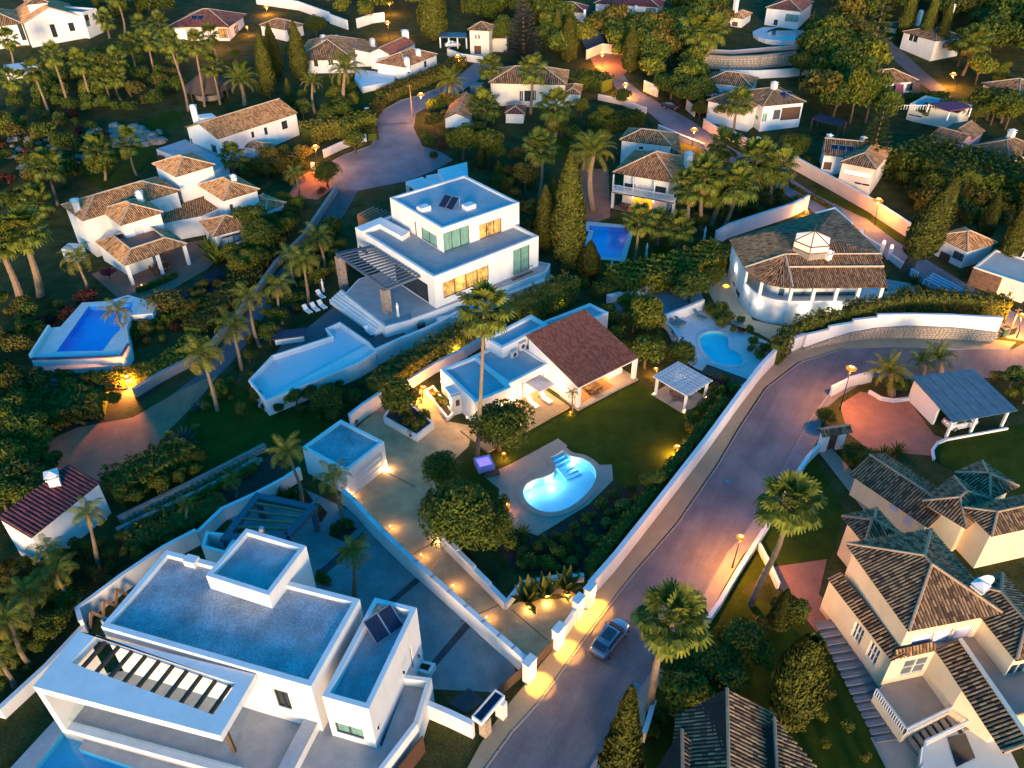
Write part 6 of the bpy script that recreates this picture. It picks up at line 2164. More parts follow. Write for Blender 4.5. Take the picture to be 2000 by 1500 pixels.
for t in (0.33,0.66):
    q = o0.lerp(o1, t) - fn * 0.4; m = MB(); m.lathe((q.x, q.y, 2.7),[(0.02,0),(0.14,0.1),(0.14,0.3),(0.02,0.4)],8); m.build('hanging_lamp', emat('pink_lamp', (1.0,0.5,0.4),1.0), th.root)
table_set(bw0.lerp(bw1,0.2) + fn * 1.7, atan2(fe.y, fe.x), 'dark table at the left end of the lit veranda', 0.42,6,1.0)
table_set(bw0.lerp(bw1,0.8) + fn * 1.9, atan2(fe.y, fe.x), 'dark table at the right end of the lit veranda', 0.42,4,0.9)
simple_house('garden_house', 'white tiled annex directly behind the house with the lit veranda', (1312,285),(1326,262),(1206,278),4.2, 'hip', tile_brown, white, wins=[((1248,286),(1256,292), 'dark')], oh=0.4, slope=0.4, base=3.2)
simple_house('garage', 'small tiled garage roof tucked under the upper road wall', (1330,300),(1322,262),(1262,268),2.6, 'hip', tile_brown, peach, oh=0.3, base=3.2, slope=0.3)
for i, p in enumerate([(1194,507),(1262,493),(1375,460),(1318,468)]):
    statue((p[0], p[1] + 26 if i == 0 else p[1] + 8),0.05 + G(0, V(*p).y),['white garden figure in front of the dark blue squarish pool', 'white garden figure among the palms right of the dark blue pool', 'white garden figure on the lawn towards the curved villa', 'small white garden figure under the low palms'][i],2.4)
rubble = None
garden_wall('orange lit wall of the upper road above the veranda house', [(1285,255),(1330,275),(1375,293)],1.2,0.3, peach)
garden_wall('peach wall with a sign along the upper road, nearest the corner lamp', [(1373,250),(1405,272)],2.0,0.3, peach)
garden_wall('peach wall stretch further down the upper road', [(1415,268),(1460,292)],2.0,0.3, peach)
garden_wall('peach wall stretch behind the upper road bollard tree', [(1340,213),(1356,228)],2.0,0.3, peach)
garden_wall('grey pink wall beside the upper road gateway', [(1257,178),(1284,190)],2.4,0.3, peach)
garden_wall('orange wall corner beside the driveway hedge on the upper road', [(1168,195),(1215,205),(1262,222)],1.2,0.3, peach)
garden_wall('lit orange wall at the head of the upper road', [(1145,116),(1175,103),(1222,108),(1222,138)],2.2,0.3, peach)
garden_wall('long peach wall along the right of the upper road', [(1475,290),(1540,325),(1600,358),(1700,415),(1770,462)],2.4,0.35, peach)

# ================================================================== villa with many hipped roofs, left
xa = V(300,460)
va = Bld('hipped_villa', (xa.x, xa.y), 'white villa with many small hipped clay roofs on the left slope', 'villa', z=0)
def wing(b, A, B, C, ze, kind='hip', tile=tile_tan, wins=(), oh=0.4, slope=0.42, z0=-0.4, pitch=0.3, course=0.5, rise=None, mat=None, ridges=True):
    R = rect(*[V(p[0], p[1], ze) for p in (A, B, C)])
    W = inset(R, oh)
    b.block(W, z0, ze - 0.02, mat or white, wins)
    r = Roof(b, tile, pitch, course)
    m_ = r.hip(R, ze, rise, kind, slope, ridges)
    if kind == 'gable': b.part(gable_faces(ccw(R), ze, m_[0].z - ze, oh), 'gable_wall', mat or white)
    r.done()
    return R
wing(va, (342.6,345),(420.6,321.6),(292,321.6),8.8, slope=0.40)
wing(va, (160.6,430.8),(352,372),(110,403.5),6.8, slope=0.40, wins=[((312,402),(328,418), 'shut'),((336,397),(352,413), 'shut')])
wing(va, (234.7,440),(319,414),(178,414),6.8, slope=0.40, wins=[((262,446),(290,474), 'shut'),((180,440),(205,458), 'shut')])
wing(va, (436,391.8),(507.7,369.7),(375,364.5),6.4, slope=0.40, wins=[((399,398),(408,412), 'dark'),((448,400),(458,414), 'grey')])
wing(va, (519,412.6),(559.7,395.7),(490,388),3.6, slope=0.36)
wing(va, (415,462),(500,440),(363.4,438.6),3.6, slope=0.40, tile=tile_brown)
# connecting wall between the wings
m = MB(); q = PX(6.0,(319,416),(356,373),(440,385),(425,408),(400,400)); lk = [V(300,410,6).xy, V(330,372,6).xy, V(420,352,6).xy, V(440,372,6).xy, V(385,395,6).xy]; ln_ = Vector((-.25, .97)); lz = lambda p: 3.6 + 0.03 * (Vector((p[0], p[1])) - lk[4]).dot(ln_)
m.prism(lk, -0.3, lambda p: lz(p) - .15, False); m.build('link_wall', white, va.root); r = Roof(va, tile_tan, 0.3,0.5); r.add([Vector((p.x, p.y, lz(p))) for p in lk]); r.done()
m = MB()
# porch with a tiled skirt roof and a terrace on top
pr_ = rect(*PX(3.7,(242.5,518),(366,476.3),(173.6,476.3)))
ri = inset(pr_, 2.3)
rf = Roof(va, tile_tan, 0.3,0.5)
A4 = [Vector((p.x, p.y, 3.7)) for p in ccw(pr_)]; B4 = [Vector((p.x, p.y, 4.75)) for p in ri]
for i in range(4):
    j = (i + 1) % 4
    rf.add([A4[i], A4[j], B4[j], B4[i]]); rf.ridge(A4[i], B4[i]); rf.ridge(B4[i], B4[j],0.16)
rf.done()
m = MB(); m.prism(ri, 3.6,4.2); m.build('roof_terrace', terracotta, va.root)
m = MB(); m.prism([V(190,470,3.6).xy, V(240,500,3.6).xy, V(290,480,3.6).xy, V(300,455,3.6).xy, V(225,440,3.6).xy],-0.3,3.65); m.build('wall', white, va.root)
po = inset(pr_, 0.45)
for p in ((po[0]), po[1].lerp(po[0],0.0), po[2]):
    pass
front = sorted(po, key=lambda p: p.y)[0]
rgt = sorted(po, key=lambda p: -p.x)[0]
for t in (0.0,0.52,1.0):
    q = front.lerp(rgt, t); m = MB(); m.obox(q, rgt - front, (0.24,0.24),-0.1,3.65); m.build('column', white, va.root)
q = front.lerp(rgt, 0.35) + Vector((0.5,2.0)); 
table_set(q, atan2((rgt - front).y, (rgt - front).x), 'dark dining table in the porch of the hipped villa', 0.05,8,1.6,0.6)
w_ = V(277,560); t = thing('garden_lamp', (w_.x, w_.y, 0.03), 'lit ground light before the porch of the hipped villa', 'lamp')
m = MB(); m.lathe((w_.x, w_.y, 0.05),[(0.14,0),(0.14,0.3),(0.02,0.34)],8); m.build('lens', bulbw, t); lamp_light(t, (w_.x + .2, w_.y - .3,0.5),25,(1.0, .7, .3), .1)
va.chimney(153,413,6.9,1.0,1.6); va.chimney(276,393,7.3,0.9,1.2); va.chimney(459,361,6.9,0.8,1.2)
# dark pergola beside the small wing
po4 = PX(3.1,(436,478),(490,460),(487,450),(433,464))
for k in range(6):
    a, b = po4[0].lerp(po4[1], k / 5), po4[3].lerp(po4[2], k / 5); m = MB(); m.beam((*a, 3.1),(*b, 3.1),0.12,0.16); m.build('pergola_bar', steel, va.root)
for a, b in ((po4[0], po4[1]),(po4[3], po4[2])):
    m = MB(); m.beam((*a, 3.0),(*b, 3.0),0.14,0.18); m.build('pergola_beam', steel, va.root)
for p in po4[:2]:
    m = MB(); m.obox(p, (1,0),(0.1,0.1),-0.1,2.95); m.build('pergola_post', steel, va.root)
garden_wall('low white wall below the small pergola of the hipped villa', [(445,500),(470,494),(495,484)],1.0,0.3)
m = MB(); 
hut = Bld('garden_shed', V(150,490), 'small pale shed left of the hipped villa', 'shed'); hut.block(rect(*PX(2.2,(147,488),(162,476),(135,474))),-0.2,2.2, white, top=True)
# pool terrace of the hipped villa
pa = podium('raised_pool', 'blue pool in a raised white terrace below the hipped villa', 'pool',
            [(61,702),(98,640),(118,638),(160,591),(210,588),(250,576),(307,592),(298,612),(254,616),(248,640),(252,672),(237,697)],2.4, white,
            [(173,598),(222,596),(262,588),(255,607),(238,612),(234,645),(222,656),(201,685),(110,687)], bluetile, waterd, poolstone, None, 0.7)
m = MB(); wallstrip(m, [V(p[0], p[1],2.4) for p in ((61,700),(98,642))],0.3,2.39,3.0); m.build('parapet', white, pa)
m = MB(); wallstrip(m, [V(p[0], p[1],2.4) for p in ((61,702),(150,700),(237,697),(251,673))],0.3,2.385,2.6); m.build('coping', M('purple_coping', (0.10,0.06,0.12),0.8,0.1,1), pa)
rubble_wall('pale rough wall under the raised pool terrace', [(58,752),(130,757),(205,757)],1.1,0.8, sz=0.7, seed=9)

# ================================================================== plain gable villa above it, with its flat annex
vb, vR, vg = simple_house('gable_villa', 'tall white villa with a brown gable roof left of the turning circle', (425,271),(582,220),(357,250),6.0, 'gable', tile_tan, white,
                          wins=[((371,270),(378,286), 'grey'),((411,281),(425,300), 'grey'),((436,277),(449,288), 'teal'),((490,258),(498,268), 'dark'),((515,250),(524,262), 'dark'),((549,238),(563,250), 'dark')], oh=0.3, slope=0.34)
vb.chimney(381,226, vg + 7.4,1.1,1.6)
m = MB(); q = PX(vg + 8.2,(390,226),(420,222),(412,216),(385,219)); m.prism(q, vg + 6, vg + 7.7); m.build('roof_parapet', white, vb.root)
ax = PX(vg + 3.0,(305,291),(362,272),(445,318),(418,335)); m = MB(); m.prism(ax, vg - 1, vg + 3.0, False); m.build('annex_wall', white, vb.root); m = MB(); m.poly(ax, z=vg + 3.0); m.build('annex_roof', flatroof, vb.root)
m = MB(); q = V(313,303, vg); m.obox(V(320,309, vg + 1.5).xy + Vector((-0.3,-0.4)),(1,-.5),(0.9,0.05), vg + 0.1, vg + 2.2); m.build('arched_opening', browndoor, vb.root)
simple_house('porch', 'little tiled porch against the plain gable villa', (515,292),(536,281),(482,280),2.8, 'hip', tile_tan, white, oh=0.2, base=vg, slope=0.35)
garden_wall('white curved wall at the edge of the turning circle', [(633,308),(665,293),(690,283),(716,276)],1.5,0.3)
garden_wall('pale coping wall down the left of the lane, upper stretch', [(658,376),(632,415),(598,465)],1.2,0.5, kerbm, kerbm)
garden_wall('pale coping wall down the left of the lane, middle stretch', [(598,465),(540,522),(502,577)],1.0,0.5, kerbm, kerbm)
garden_wall('pale coping wall down the left of the lane, lower stretch', [(502,577),(455,635),(410,688),(372,715)],1.0,0.5, kerbm, kerbm)
garden_wall('pale coping wall down the left of the lane, foot stretch by the glowing lamp', [(372,715),(320,742),(265,775)],1.2,0.5, kerbm, kerbm)
gp = thing('gate_post', (V(612,330).x, V(612,330).y, 0.8), 'white gate post under the lamp at the turning circle', 'pillar'); m = MB(); q = V(612,330); m.obox(q.xy, (1,0),(0.35,0.35),0.4,3.0); m.build('post', white, gp)
wn_ = thing('wall_niche', (V(718,228).x, V(718,228).y, G(0, V(718,228).y)), 'small white arched shrine at the hedge by the turning circle', 'shrine'); q = V(718,228); gz_ = G(0, q.y)
m = MB(); m.obox(q.xy, (1,0),(0.45,0.3), gz_, gz_ + 2.0); m.build('shrine_body', white, wn_); m = MB(); m.obox(q.xy + Vector((0,-0.31)),(1,0),(0.22,0.02), gz_ + 0.5, gz_ + 1.7); m.build('niche', browndoor, wn_)

# ================================================================== red-roofed outbuilding, far left
oc = V(100,1030)
ob = Bld('outbuilding', (oc.x, oc.y), 'white outbuilding with a low red tile roof at the left edge', 'outbuilding')
oA, oB, oC = V(60,1050,4.4), V(195,942,4.4), V(-10,1035,4.4)
oR = rect(oA, oB, oC)
oW = rect_inset_ordered(oR, 0.12)
ob.block(oW, -0.4,4.36, white, wins=[((10,1085),(26,1115), 'shut'),((40,1070),(52,1092), 'dark')])
rf = Roof(ob, tile_wine, 0.4,0.7)
k1 = Vector((0,0,1.0)); o4 = [Vector((p.x, p.y, 4.4)) for p in oR]
rf.add([o4[0], o4[1], o4[2] + k1, o4[3] + k1]); rf.done()
q = MB()
for i in (1,2,3):
    j = (i + 1) % 4; zz = [4.3,4.3,5.28,5.28]
    q.face([(*oW[i],4.2),(*oW[j],4.2),(*oW[j], zz[j]),(*oW[i], zz[i])])
ob.part(q, 'gable_wall', white)
ob.chimney(108,944,5.2,1.0,0.9)
rubble_wall('upper of two long rubble garden walls below the brick red lane', [(235,1022),(330,975),(420,930),(520,878)],0.9,0.5, sz=0.5, seed=21)
rubble_wall('lower of two long rubble garden walls below the brick red lane', [(232,1045),(330,998),(430,950),(505,905)],0.9,0.5, sz=0.5, seed=22)

# ================================================================== houses along the top of the picture
H_ = simple_house
c1 = V(80,120)
h1 = Bld('house', (c1.x, c1.y), 'large white gabled house with a small tower in the top left corner')
gz1 = G(c1.x, c1.y)
def ppx(z, *pts): return [V(p[0], p[1], z).xy for p in pts]
R_ = rect(*ppx(gz1 + 7,(45,46),(160,32),(20,20)))
h1.block(inset(R_, 0.3), gz1 - 1, gz1 + 7, white, wins=[((96,48),(114,72), 'dark'),((132,45),(148,60), 'dark'),((88,88),(122,108), 'grey')])
r = Roof(h1, tile_tan, 0.4,0.8); A, B, C, D = [Vector((p.x, p.y, gz1 + 7)) for p in R_]
k = Vector((0,0,3.0)); ma, mb_ = (A + B) / 2 + k, (D + C) / 2 + k
r.add([A, ma, mb_, D]); r.add([ma, B, C, mb_]); r.ridge(A, ma); r.ridge(ma, B); r.done()
m = MB(); e_ = (B - A).normalized(); m.face([A + e_ * 0.3, B - e_ * 0.3, ma - Vector((0,0,0.12))]); m.build('gable_wall', white, h1.root)
wl2 = rect(*ppx(gz1 + 6.5,(45,46),(-60,56),(55,22)))
h1.block(inset(wl2,0.3), gz1 - 1, gz1 + 6.5, white, wins=[((0,50),(12,72), 'grey'),((33,48),(55,78), 'dark'),((28,90),(62,112), 'warm')])
r = Roof(h1, tile_tan, 0.4,0.8); r.hip(wl2, gz1 + 6.5, None, 'hip', 0.4); r.done()
tw = rect(*ppx(gz1 + 10.5,(53,8),(92,4),(46,2)))
h1.block(tw, gz1 + 4, gz1 + 10.5, white, wins=[((61,9),(65,16), 'dark'),((71,8),(75,15), 'dark'),((82,7),(86,14), 'dark')])
r = Roof(h1, tile_brown, 0.4,0.8); r.hip([p for p in inset(tw, -0.4)], gz1 + 10.5, None, 'hip', 0.4); r.done()
m = MB(); q = ppx(gz1 + 2.5,(5,128),(68,118),(66,108),(3,116)); m.prism(q, gz1 - 1, gz1 + 1.2); m.build('terrace_block', white, h1.root)
c2 = V(165,58)
h2 = Bld('house', (c2.x, c2.y), 'blue-shaded modern house behind the top left gabled house'); g2 = G(c2.x, c2.y)
q = rect(*ppx(g2 + 6,(160,24),(188,16),(126,12)))
h2.block(q, g2 - 1, g2 + 6, white, wins=[((164,30),(176,40), 'dark'),((164,42),(178,50), 'teal'),((180,26),(187,34), 'grey')], parapet=(0.4,0.4), roofmat=bluepanel)

h3, R3, g3 = H_('house', 'low white house with warm lit rooms under the top lamp', (447,52),(482,28),(327,52),4.0, 'hip', tile_red, white, wins=[((340,56),(366,78), 'lit'),((376,58),(392,76), 'warm'),((425,56),(446,74), 'warm'),((456,52),(468,62), 'wgrid')], oh=0.9, slope=0.38, pitch=0.45, course=1.0)
lamp_light(h3.root, (V(362,75).x, V(362,75).y - 1.5, g3 + 2.4),1300,(1.0,0.55,0.16),0.3); lamp_light(h3.root, (V(430,72).x, V(430,72).y - 1.5, g3 + 2.4),1000,(1.0,0.55,0.16),0.3)
roofpanel(h3.root, 385,36, R3, g3 + 4, .38,1.6,2.6,2)
h4, _, _ = H_('house', 'small white house with a tiled roof under the round dark tree', (556,58),(594,48),(502,50),3.2, 'hip', tile_brown, white, wins=[((560,55),(575,66), 'grey')], oh=0.3, pitch=0.5, course=1.0)
# chimneyed bungalow
h5, R5, g5 = H_('bungalow', 'long white bungalow with many white chimneys and brown roofs', (692,116),(715,78),(578,108),3.4, 'hip', tile_brown, white, wins=[((612,116),(622,130), 'dark'),((640,116),(652,128), 'wdark')], oh=0.5, slope=0.38, pitch=0.42, course=0.9,
               chim=((636,96,0.6,1.3,1.5),(632,80,1.2,1.1,0.9),(658,80,1.0,1.0,0.8)))
H_('bungalow', '', (733,104),(738,84),(694,100),3.6, 'shed', tile_brown, white, oh=0.2, pitch=0.42, course=0.9, bld=h5, base=g5, rise=1.2, chim=((728,88,0.6,1.0,1.0),))
H_('bungalow', '', (762,107),(812,84),(730,98),4.2, 'gable', tile_red, white, oh=0.2, pitch=0.42, course=0.9, bld=h5, base=g5, chim=((792,76,0.6,1.6,1.6),))
H_('bungalow', '', (792,131),(855,106),(735,121),3.4, 'hip', tile_brown, white, wins=[((796,133),(801,142), 'dark'),((828,120),(834,130), 'dark')], oh=0.25, pitch=0.42, course=0.9, bld=h5, base=g5 - 0.5, chim=((817,110,0.5,1.2,1.1),(795,126,0.3,1.2,1.1)))
m = MB(); q = ppx(g5 + 2.5,(694,118),(770,126),(768,140),(705,152),(690,135)); m.prism(q, g5 - 1.5, g5 + 0.4); m.build('courtyard_wall', white, h5.root)
m = MB(); a, b = V(701,102, g5 + 3.2), V(729,105, g5 + 3.2); m.beam(a, b, 1.2,0.12); m.build('teal_awning', tealpl, h5.root)
for i, (pts, l) in enumerate([(([502,8],[585,20],[645,42]), 'white wall along the top lane, left of the lit palms'),(([645,45],[680,58]), 'white wall stepping down to the round dark tree'),(([698,55],[728,45],[752,42]), 'pale wall with dark pillars at the top lamp')]):
    garden_wall(l, [tuple(p) for p in pts],2.4,0.4)
# tower house with carport
h6, R6, g6 = H_('tower_house', 'little white square tower house with an arched door', (957,60),(968,50),(912,59),6.5, 'hip', tile_grey, cream, wins=[((928,68),(931,76), 'dark'),((934,68),(937,76), 'dark'),((926,89),(940,106), 'brown')], oh=0.4, pitch=0.42, course=0.9, slope=0.5)
H_('tower_house', '', (992,74),(996,62),(952,78),4.0, 'hip', tile_grey, cream, oh=0.3, pitch=0.42, course=0.9, bld=h6, base=g6, chim=((982,60,1.0,0.9,1.6),))
m = MB(); q = ppx(g6 + 3,(920,84),(948,86),(945,80),(922,79)); m.prism(q, g6 + 2.8, g6 + 3.1, True, True); m.build('door_canopy', tile_grey, h6.root)
cp = V(885,95); gcp = G(cp.x, cp.y)
co_ = thing('carport', (cp.x, cp.y, gcp), 'flat-roofed open carport with white posts left of the tower house', 'carport')
q = ppx(gcp + 2.8,(858,72),(912,73),(910,64),(862,62)); m = MB(); m.prism(q, gcp + 2.6, gcp + 2.85, True, True); m.build('roof', bluepanel, co_)
for p in (q[0], q[1], q[0].lerp(q[1],0.33), q[0].lerp(q[1],0.66)):
    m = MB(); m.obox(p + (sum(q, Vector((0,0))) / 4 - p) * 0.05,(1,0),(0.18,0.18), gcp - 0.2, gcp + 2.6); m.build('post', white, co_)
garden_wall('pale front wall with gate pillars before the tower house', [(875,108),(900,118),(945,124)],1.6,0.4, cream)
# cream hip-roofed house in the middle
h7, R7, g7 = H_('house', 'cream two-storey house with a brown hipped roof behind two palms', (1107,165),(1112,138),(948,174),5.4, 'hip', tile_brown, cream, wins=[((1014,177),(1022,198), 'wdark'),((1024,177),(1038,198), 'dark'),((1040,176),(1047,197), 'wdark'),((1058,175),(1085,200), 'shut'),((960,178),(992,196), 'shut')], oh=0.5, slope=0.40, pitch=0.42, course=0.9)
H_('house', '', (1134,184),(1138,166),(1100,186),2.8, 'hip', tile_brown, cream, oh=0.3, bld=h7, base=g7, pitch=0.42, course=0.9)
H_('house', '', (1024,222),(1028,206),(985,224),2.4, 'hip', tile_red, white, oh=0.2, bld=h7, base=g7 - 0.8, pitch=0.42, course=0.9)
H_('house', '', (918,232),(935,190),(893,178),3.0, 'gable', tile_brown, white, oh=0.2, bld=h7, base=g7 - 0.5, pitch=0.42, course=0.9)
m = MB(); q = V(932,166, g7 + 3).xy; m.obox(q, (1,-.3),(1.2,1.6), g7, g7 + 3.2); m.build('conservatory', bluepanel, h7.root)
# long building at the top edge
h8, R8, g8 = H_('long_house', 'long white terrace house with a purple-brown roof at the top edge', (1288,14),(1300,2),(1134,25),4.5, 'hip', tile_wine, white, wins=[((1168,20),(1186,32), 'grey'),((1192,18),(1210,30), 'teal'),((1216,16),(1234,28), 'teal'),((1262,15),(1280,26), 'teal'),((1148,26),(1160,40), 'dark')], oh=0.5, slope=0.35, pitch=0.5, course=1.0)
H_('long_house', '', (1145,24),(1150,12),(1075,22),3.5, 'hip', tile_wine, white, wins=[((1100,26),(1108,40), 'dark')], oh=0.5, bld=h8, base=g8 - 0.4, pitch=0.5, course=1.0)
for p in ((1108,12),(1142,12),(1166,10),(1192,8),(1217,6),(1242,4)):
    q = V(p[0], p[1] + 12, g8 + 4.5); m = MB(); m.obox(q.xy, (1,0),(0.3,0.3), g8 - 1, g8 + 5.2); m.build('party_pillar', white, h8.root)
# house with the curved pool, top right of centre
h9, R9, g9 = H_('house', 'white house with a curved pool terrace near the top edge', (1565,22),(1590,4),(1478,26),5.0, 'hip', tile_red, white, wins=[((1535,27),(1562,44), 'teal'),((1512,38),(1518,50), 'dark')], oh=0.3, slope=0.36, pitch=0.5, course=1.0, chim=((1437,12,0.5,1.0,1.4),))
H_('house', '', (1452,36),(1470,26),(1416,34),3.2, 'hip', tile_tan, white, wins=[((1430,42),(1440,52), 'brown')], oh=0.3, bld=h9, base=g9 - 0.3, pitch=0.5, course=1.0)
gy = G(0, V(1550,66).y)
pcv = smooth([V(p[0], p[1], gy + 0.5).xy for p in ((1500,60),(1530,52),(1575,50),(1600,54),(1603,62),(1580,70),(1540,70),(1505,70))],3)
pq_ = thing('raised_pool', (V(1550,66).x, V(1550,66).y, gy), 'small curved turquoise pool on a white terrace near the top edge', 'pool')
trr = smooth([V(p[0], p[1], gy + 0.5).xy for p in ((1470,62),(1520,46),(1580,42),(1622,46),(1634,56),(1600,70),(1550,78),(1495,76))],3)
m = MB(); m.prism(trr, gy - 1.5, gy + 0.5, False); m.build('retaining_wall', white, pq_); m = MB(); m.poly(trr, [pcv], z=gy + 0.5); m.build('deck', poolstone, pq_)
m = MB(); m.poly(pcv, z=gy + 0.25); m.build('water', M('turquoise_water', (0.05,0.28,0.30),0.08,0.12,0.4, spec=0.6, coat=0.3), pq_)
rubble_wall('tall pale stone retaining wall below the curved pool house', [(1372,132),(1420,136),(1480,134),(1550,126)],3.2,0.8, sz=0.75, seed=31)
garden_wall('wooden-railed top wall above the stone retaining wall', [(1385,104),(1430,106),(1500,100),(1560,96)],0.9,0.3, peach)
garden_wall('long white wall at the foot of the stone retaining wall', [(1405,152),(1480,153),(1540,150),(1600,143)],1.8,0.4)
# tiled houses right of the upper road
h10, R10, g10 = H_('house', 'white house with arched ground floor and solar panel on its roof', (1490,207),(1575,199),(1466,176),5.6, 'hip', tile_grey, white, wins=[((1528,211),(1560,232), 'brown'),((1512,215),(1522,232), 'grey'),((1467,218),(1480,236), 'green'),((1483,222),(1497,238), 'green')], oh=0.4, pitch=0.42, course=0.9, slope=0.35, chim=((1510,180,1.0,1.0,1.6),))
H_('house', '', (1468,213),(1498,194),(1402,184),5.0, 'hip', tile_grey, white, oh=0.3, bld=h10, base=g10, pitch=0.42, course=0.9)
H_('house', '', (1468,170),(1482,152),(1374,160),4.4, 'hip', tile_brown, white, oh=0.3, bld=h10, base=g10 + 0.5, pitch=0.42, course=0.9)
roofpanel(h10.root, 1537,186, R10, g10 + 5.6, .35,1.3,2.2,2)
m = MB(); q = V(1540,240, g10).xy; m.obox(q + Vector((0,-1.2)),(1,-.1),(0.9,0.1), g10, g10 + 2.3); m.build('archway', browndoor, h10.root)
h11, R11, g11 = H_('house', 'white house with rooftop solar panels and an orange-lit veranda', (1607,302),(1712,312),(1552,266),5.0, 'gable', tile_brown, white, wins=[((1610,316),(1622,332), 'brown')], oh=0.3, slope=0.36, pitch=0.36, course=0.8, chim=((1618,278,0.5,0.8,1.0),(1684,284,0.7,0.8,1.1)))
roofpanel(h11.root, 1645,292, R11, g11 + 5, .36,1.3,2.2,3)
H_('house', '', (1712,330),(1742,292),(1640,318),5.2, 'hip', tile_brown, cream, wins=[((1648,330),(1700,350), 'lit'),((1668,354),(1700,366), 'wdark')], oh=0.3, bld=h11, base=g11, pitch=0.36, course=0.8)
lamp_light(h11.root, (V(1680,345).x, V(1680,345).y - 4, g11 + 3.4),1200,(1.0,0.5,0.12),0.3)
h12, R12, g12 = H_('house', 'white house with dark red awnings beside the narrow upper lane', (1713,165),(1795,157),(1704,142),3.6, 'hip', tile_brown, white, wins=[((1738,168),(1752,180), 'grey'),((1772,164),(1786,176), 'grey')], oh=0.5, slope=0.42, pitch=0.45, course=0.9)
for p in ((1757,164),(1790,160)):
    a = V(p[0], p[1], g12 + 3.4); m = MB(); m.face([(a.x - .9, a.y - .2, a.z),(a.x + .9, a.y - .2, a.z),(a.x + .9, a.y - 1.3, a.z - 2.4),(a.x - .9, a.y - 1.3, a.z - 2.4)]); m.build('awning', purple if p[0] < 1770 else browndoor, h12.root)
h13, R13, g13 = H_('house', 'white house with two tall chimneys below the top right woods', (1828,80),(1884,72),(1790,58),5.0, 'hip', tile_grey, white, wins=[((1776,66),(1790,84), 'wdark')], oh=0.3, slope=0.36, pitch=0.45, course=0.9, chim=((1795,38,2.0,0.9,1.6),(1855,32,2.2,1.0,2.4)))
H_('house', '', (1772,58),(1790,50),(1738,46),3.4, 'hip', tile_grey, cream, oh=0.3, bld=h13, base=g13, pitch=0.45, course=0.9)
h14, R14, g14 = H_('house', 'tiled house with a glowing eave and a large solar roof at the right edge', (1990,188),(2060,178),(1900,165),4.0, 'hip', tile_brown, cream, wins=[((1905,172),(1925,182), 'lit'),((1985,210),(1998,224), 'shut')], oh=0.4, slope=0.36, pitch=0.42, course=0.9)
roofpanel(h14.root, 1956,186, R14, g14 + 4, .36,1.6,2.6,4)
lamp_light(h14.root, (V(1912,178).x, V(1912,178).y - 2, g14 + 3),330,(1.0,0.6,0.2),0.3)
c15 = V(1830,215); g15 = G(c15.x, c15.y)
h15 = Bld('terrace_house', (c15.x, c15.y), 'low house with a white balustrade and a flat maroon awning roof'); 
h15.block(rect(*ppx(g15 + 3,(1872,222),(1900,205),(1752,216))), g15 - 0.5, g15 + 3, cream, wins=[((1775,222),(1800,230), 'grey')], parapet=(0.4,0.3), roofmat=flatroof)
m = MB(); q = ppx(g15 + 4.6,(1855,216),(1898,208),(1875,196),(1815,200)); m.prism(q, g15 + 4.3, g15 + 4.5, True, True); m.build('awning', purple, h15.root)
for p in q: 
    m = MB(); m.obox(p, (1,0),(0.12,0.12), g15 + 2.6, g15 + 4.3); m.build('awning_post', white, h15.root)
m = MB(); a, b = ppx(g15 + 3,(1754,214),(1845,214))[0:2]
for k in range(18):
    p = a.lerp(b, k / 17); m.beam((*p, g15 + 3),(*p, g15 + 3.9),0.1,0.1)
m.beam((*a, g15 + 3.9),(*b, g15 + 3.9),0.15,0.1); m.build('balustrade', white, h15.root)
h16, R16, g16 = H_('house', 'pink-walled house with long grey tiled roofs at the right edge', (1845,252),(1905,268),(1748,246),3.6, 'gable', tile_grey, pink, oh=0.4, slope=0.36, pitch=0.42, course=0.9)
H_('house', '', (1900,272),(1925,255),(1820,268),3.4, 'gable', tile_grey, pink, oh=0.3, bld=h16, base=g16, pitch=0.42, course=0.9)
H_('house', '', (1972,312),(2040,292),(1908,282),3.4, 'hip', tile_grey, pink, wins=[((1982,300),(1994,310), 'brown')], oh=0.3, bld=h16, base=g16 - 1.5, pitch=0.42, course=0.9, chim=((1972,272,1.4,1.0,1.4),))
m = MB(); q = ppx(g16 + 3.2,(1585,225),(1650,240),(1640,250),(1595,232))
sh = thing('canopy', (V(1618,236).x, V(1618,236).y, G(0, V(1618,236).y)), 'dark flat canopy among the trees left of the tiered conifer', 'canopy'); gs_ = G(0, V(1618,240).y)
q = ppx(gs_ + 2.6,(1585,232),(1640,246),(1655,238),(1600,222)); m.prism(q, gs_ + 2.5, gs_ + 2.7, True, True); m.build('roof', M('dark_awning', (0.035,0.03,0.05),0.8,0.1,1), sh)
for p in q:
    m = MB(); m.obox(p + (sum(q, Vector((0,0))) / 4 - p) * 0.06,(1,0),(0.1,0.1), gs_ - 0.3, gs_ + 2.5); m.build('post', woodm, sh)
# thatched hut, top left
tc_ = V(410,190); tg_ = G(tc_.x, tc_.y)
hut = Bld('thatched_hut', (tc_.x, tc_.y), 'round thatched hut among the palms above the plain gable villa', 'hut')
m = MB(); m.lathe((tc_.x, tc_.y, tg_),[(5.4,2.1),(5.6,2.3),(3.9,3.5),(2.0,4.9),(0.1,5.9)],18); m.build('thatched_roof', thatch, hut.root)
for k in range(8):
    m = MB(); m.obox((tc_.x + 4.3 * cos(k * pi / 4), tc_.y + 4.3 * sin(k * pi / 4)),(1,0),(0.13,0.13), tg_ - 0.3, tg_ + 2.8); m.build('post', woodm, hut.root)
m = MB(); m.lathe((tc_.x, tc_.y, tg_),[(3.2,0),(3.2,1.1),(0.1,1.15)],14); m.build('bar_counter', stonebed, hut.root)

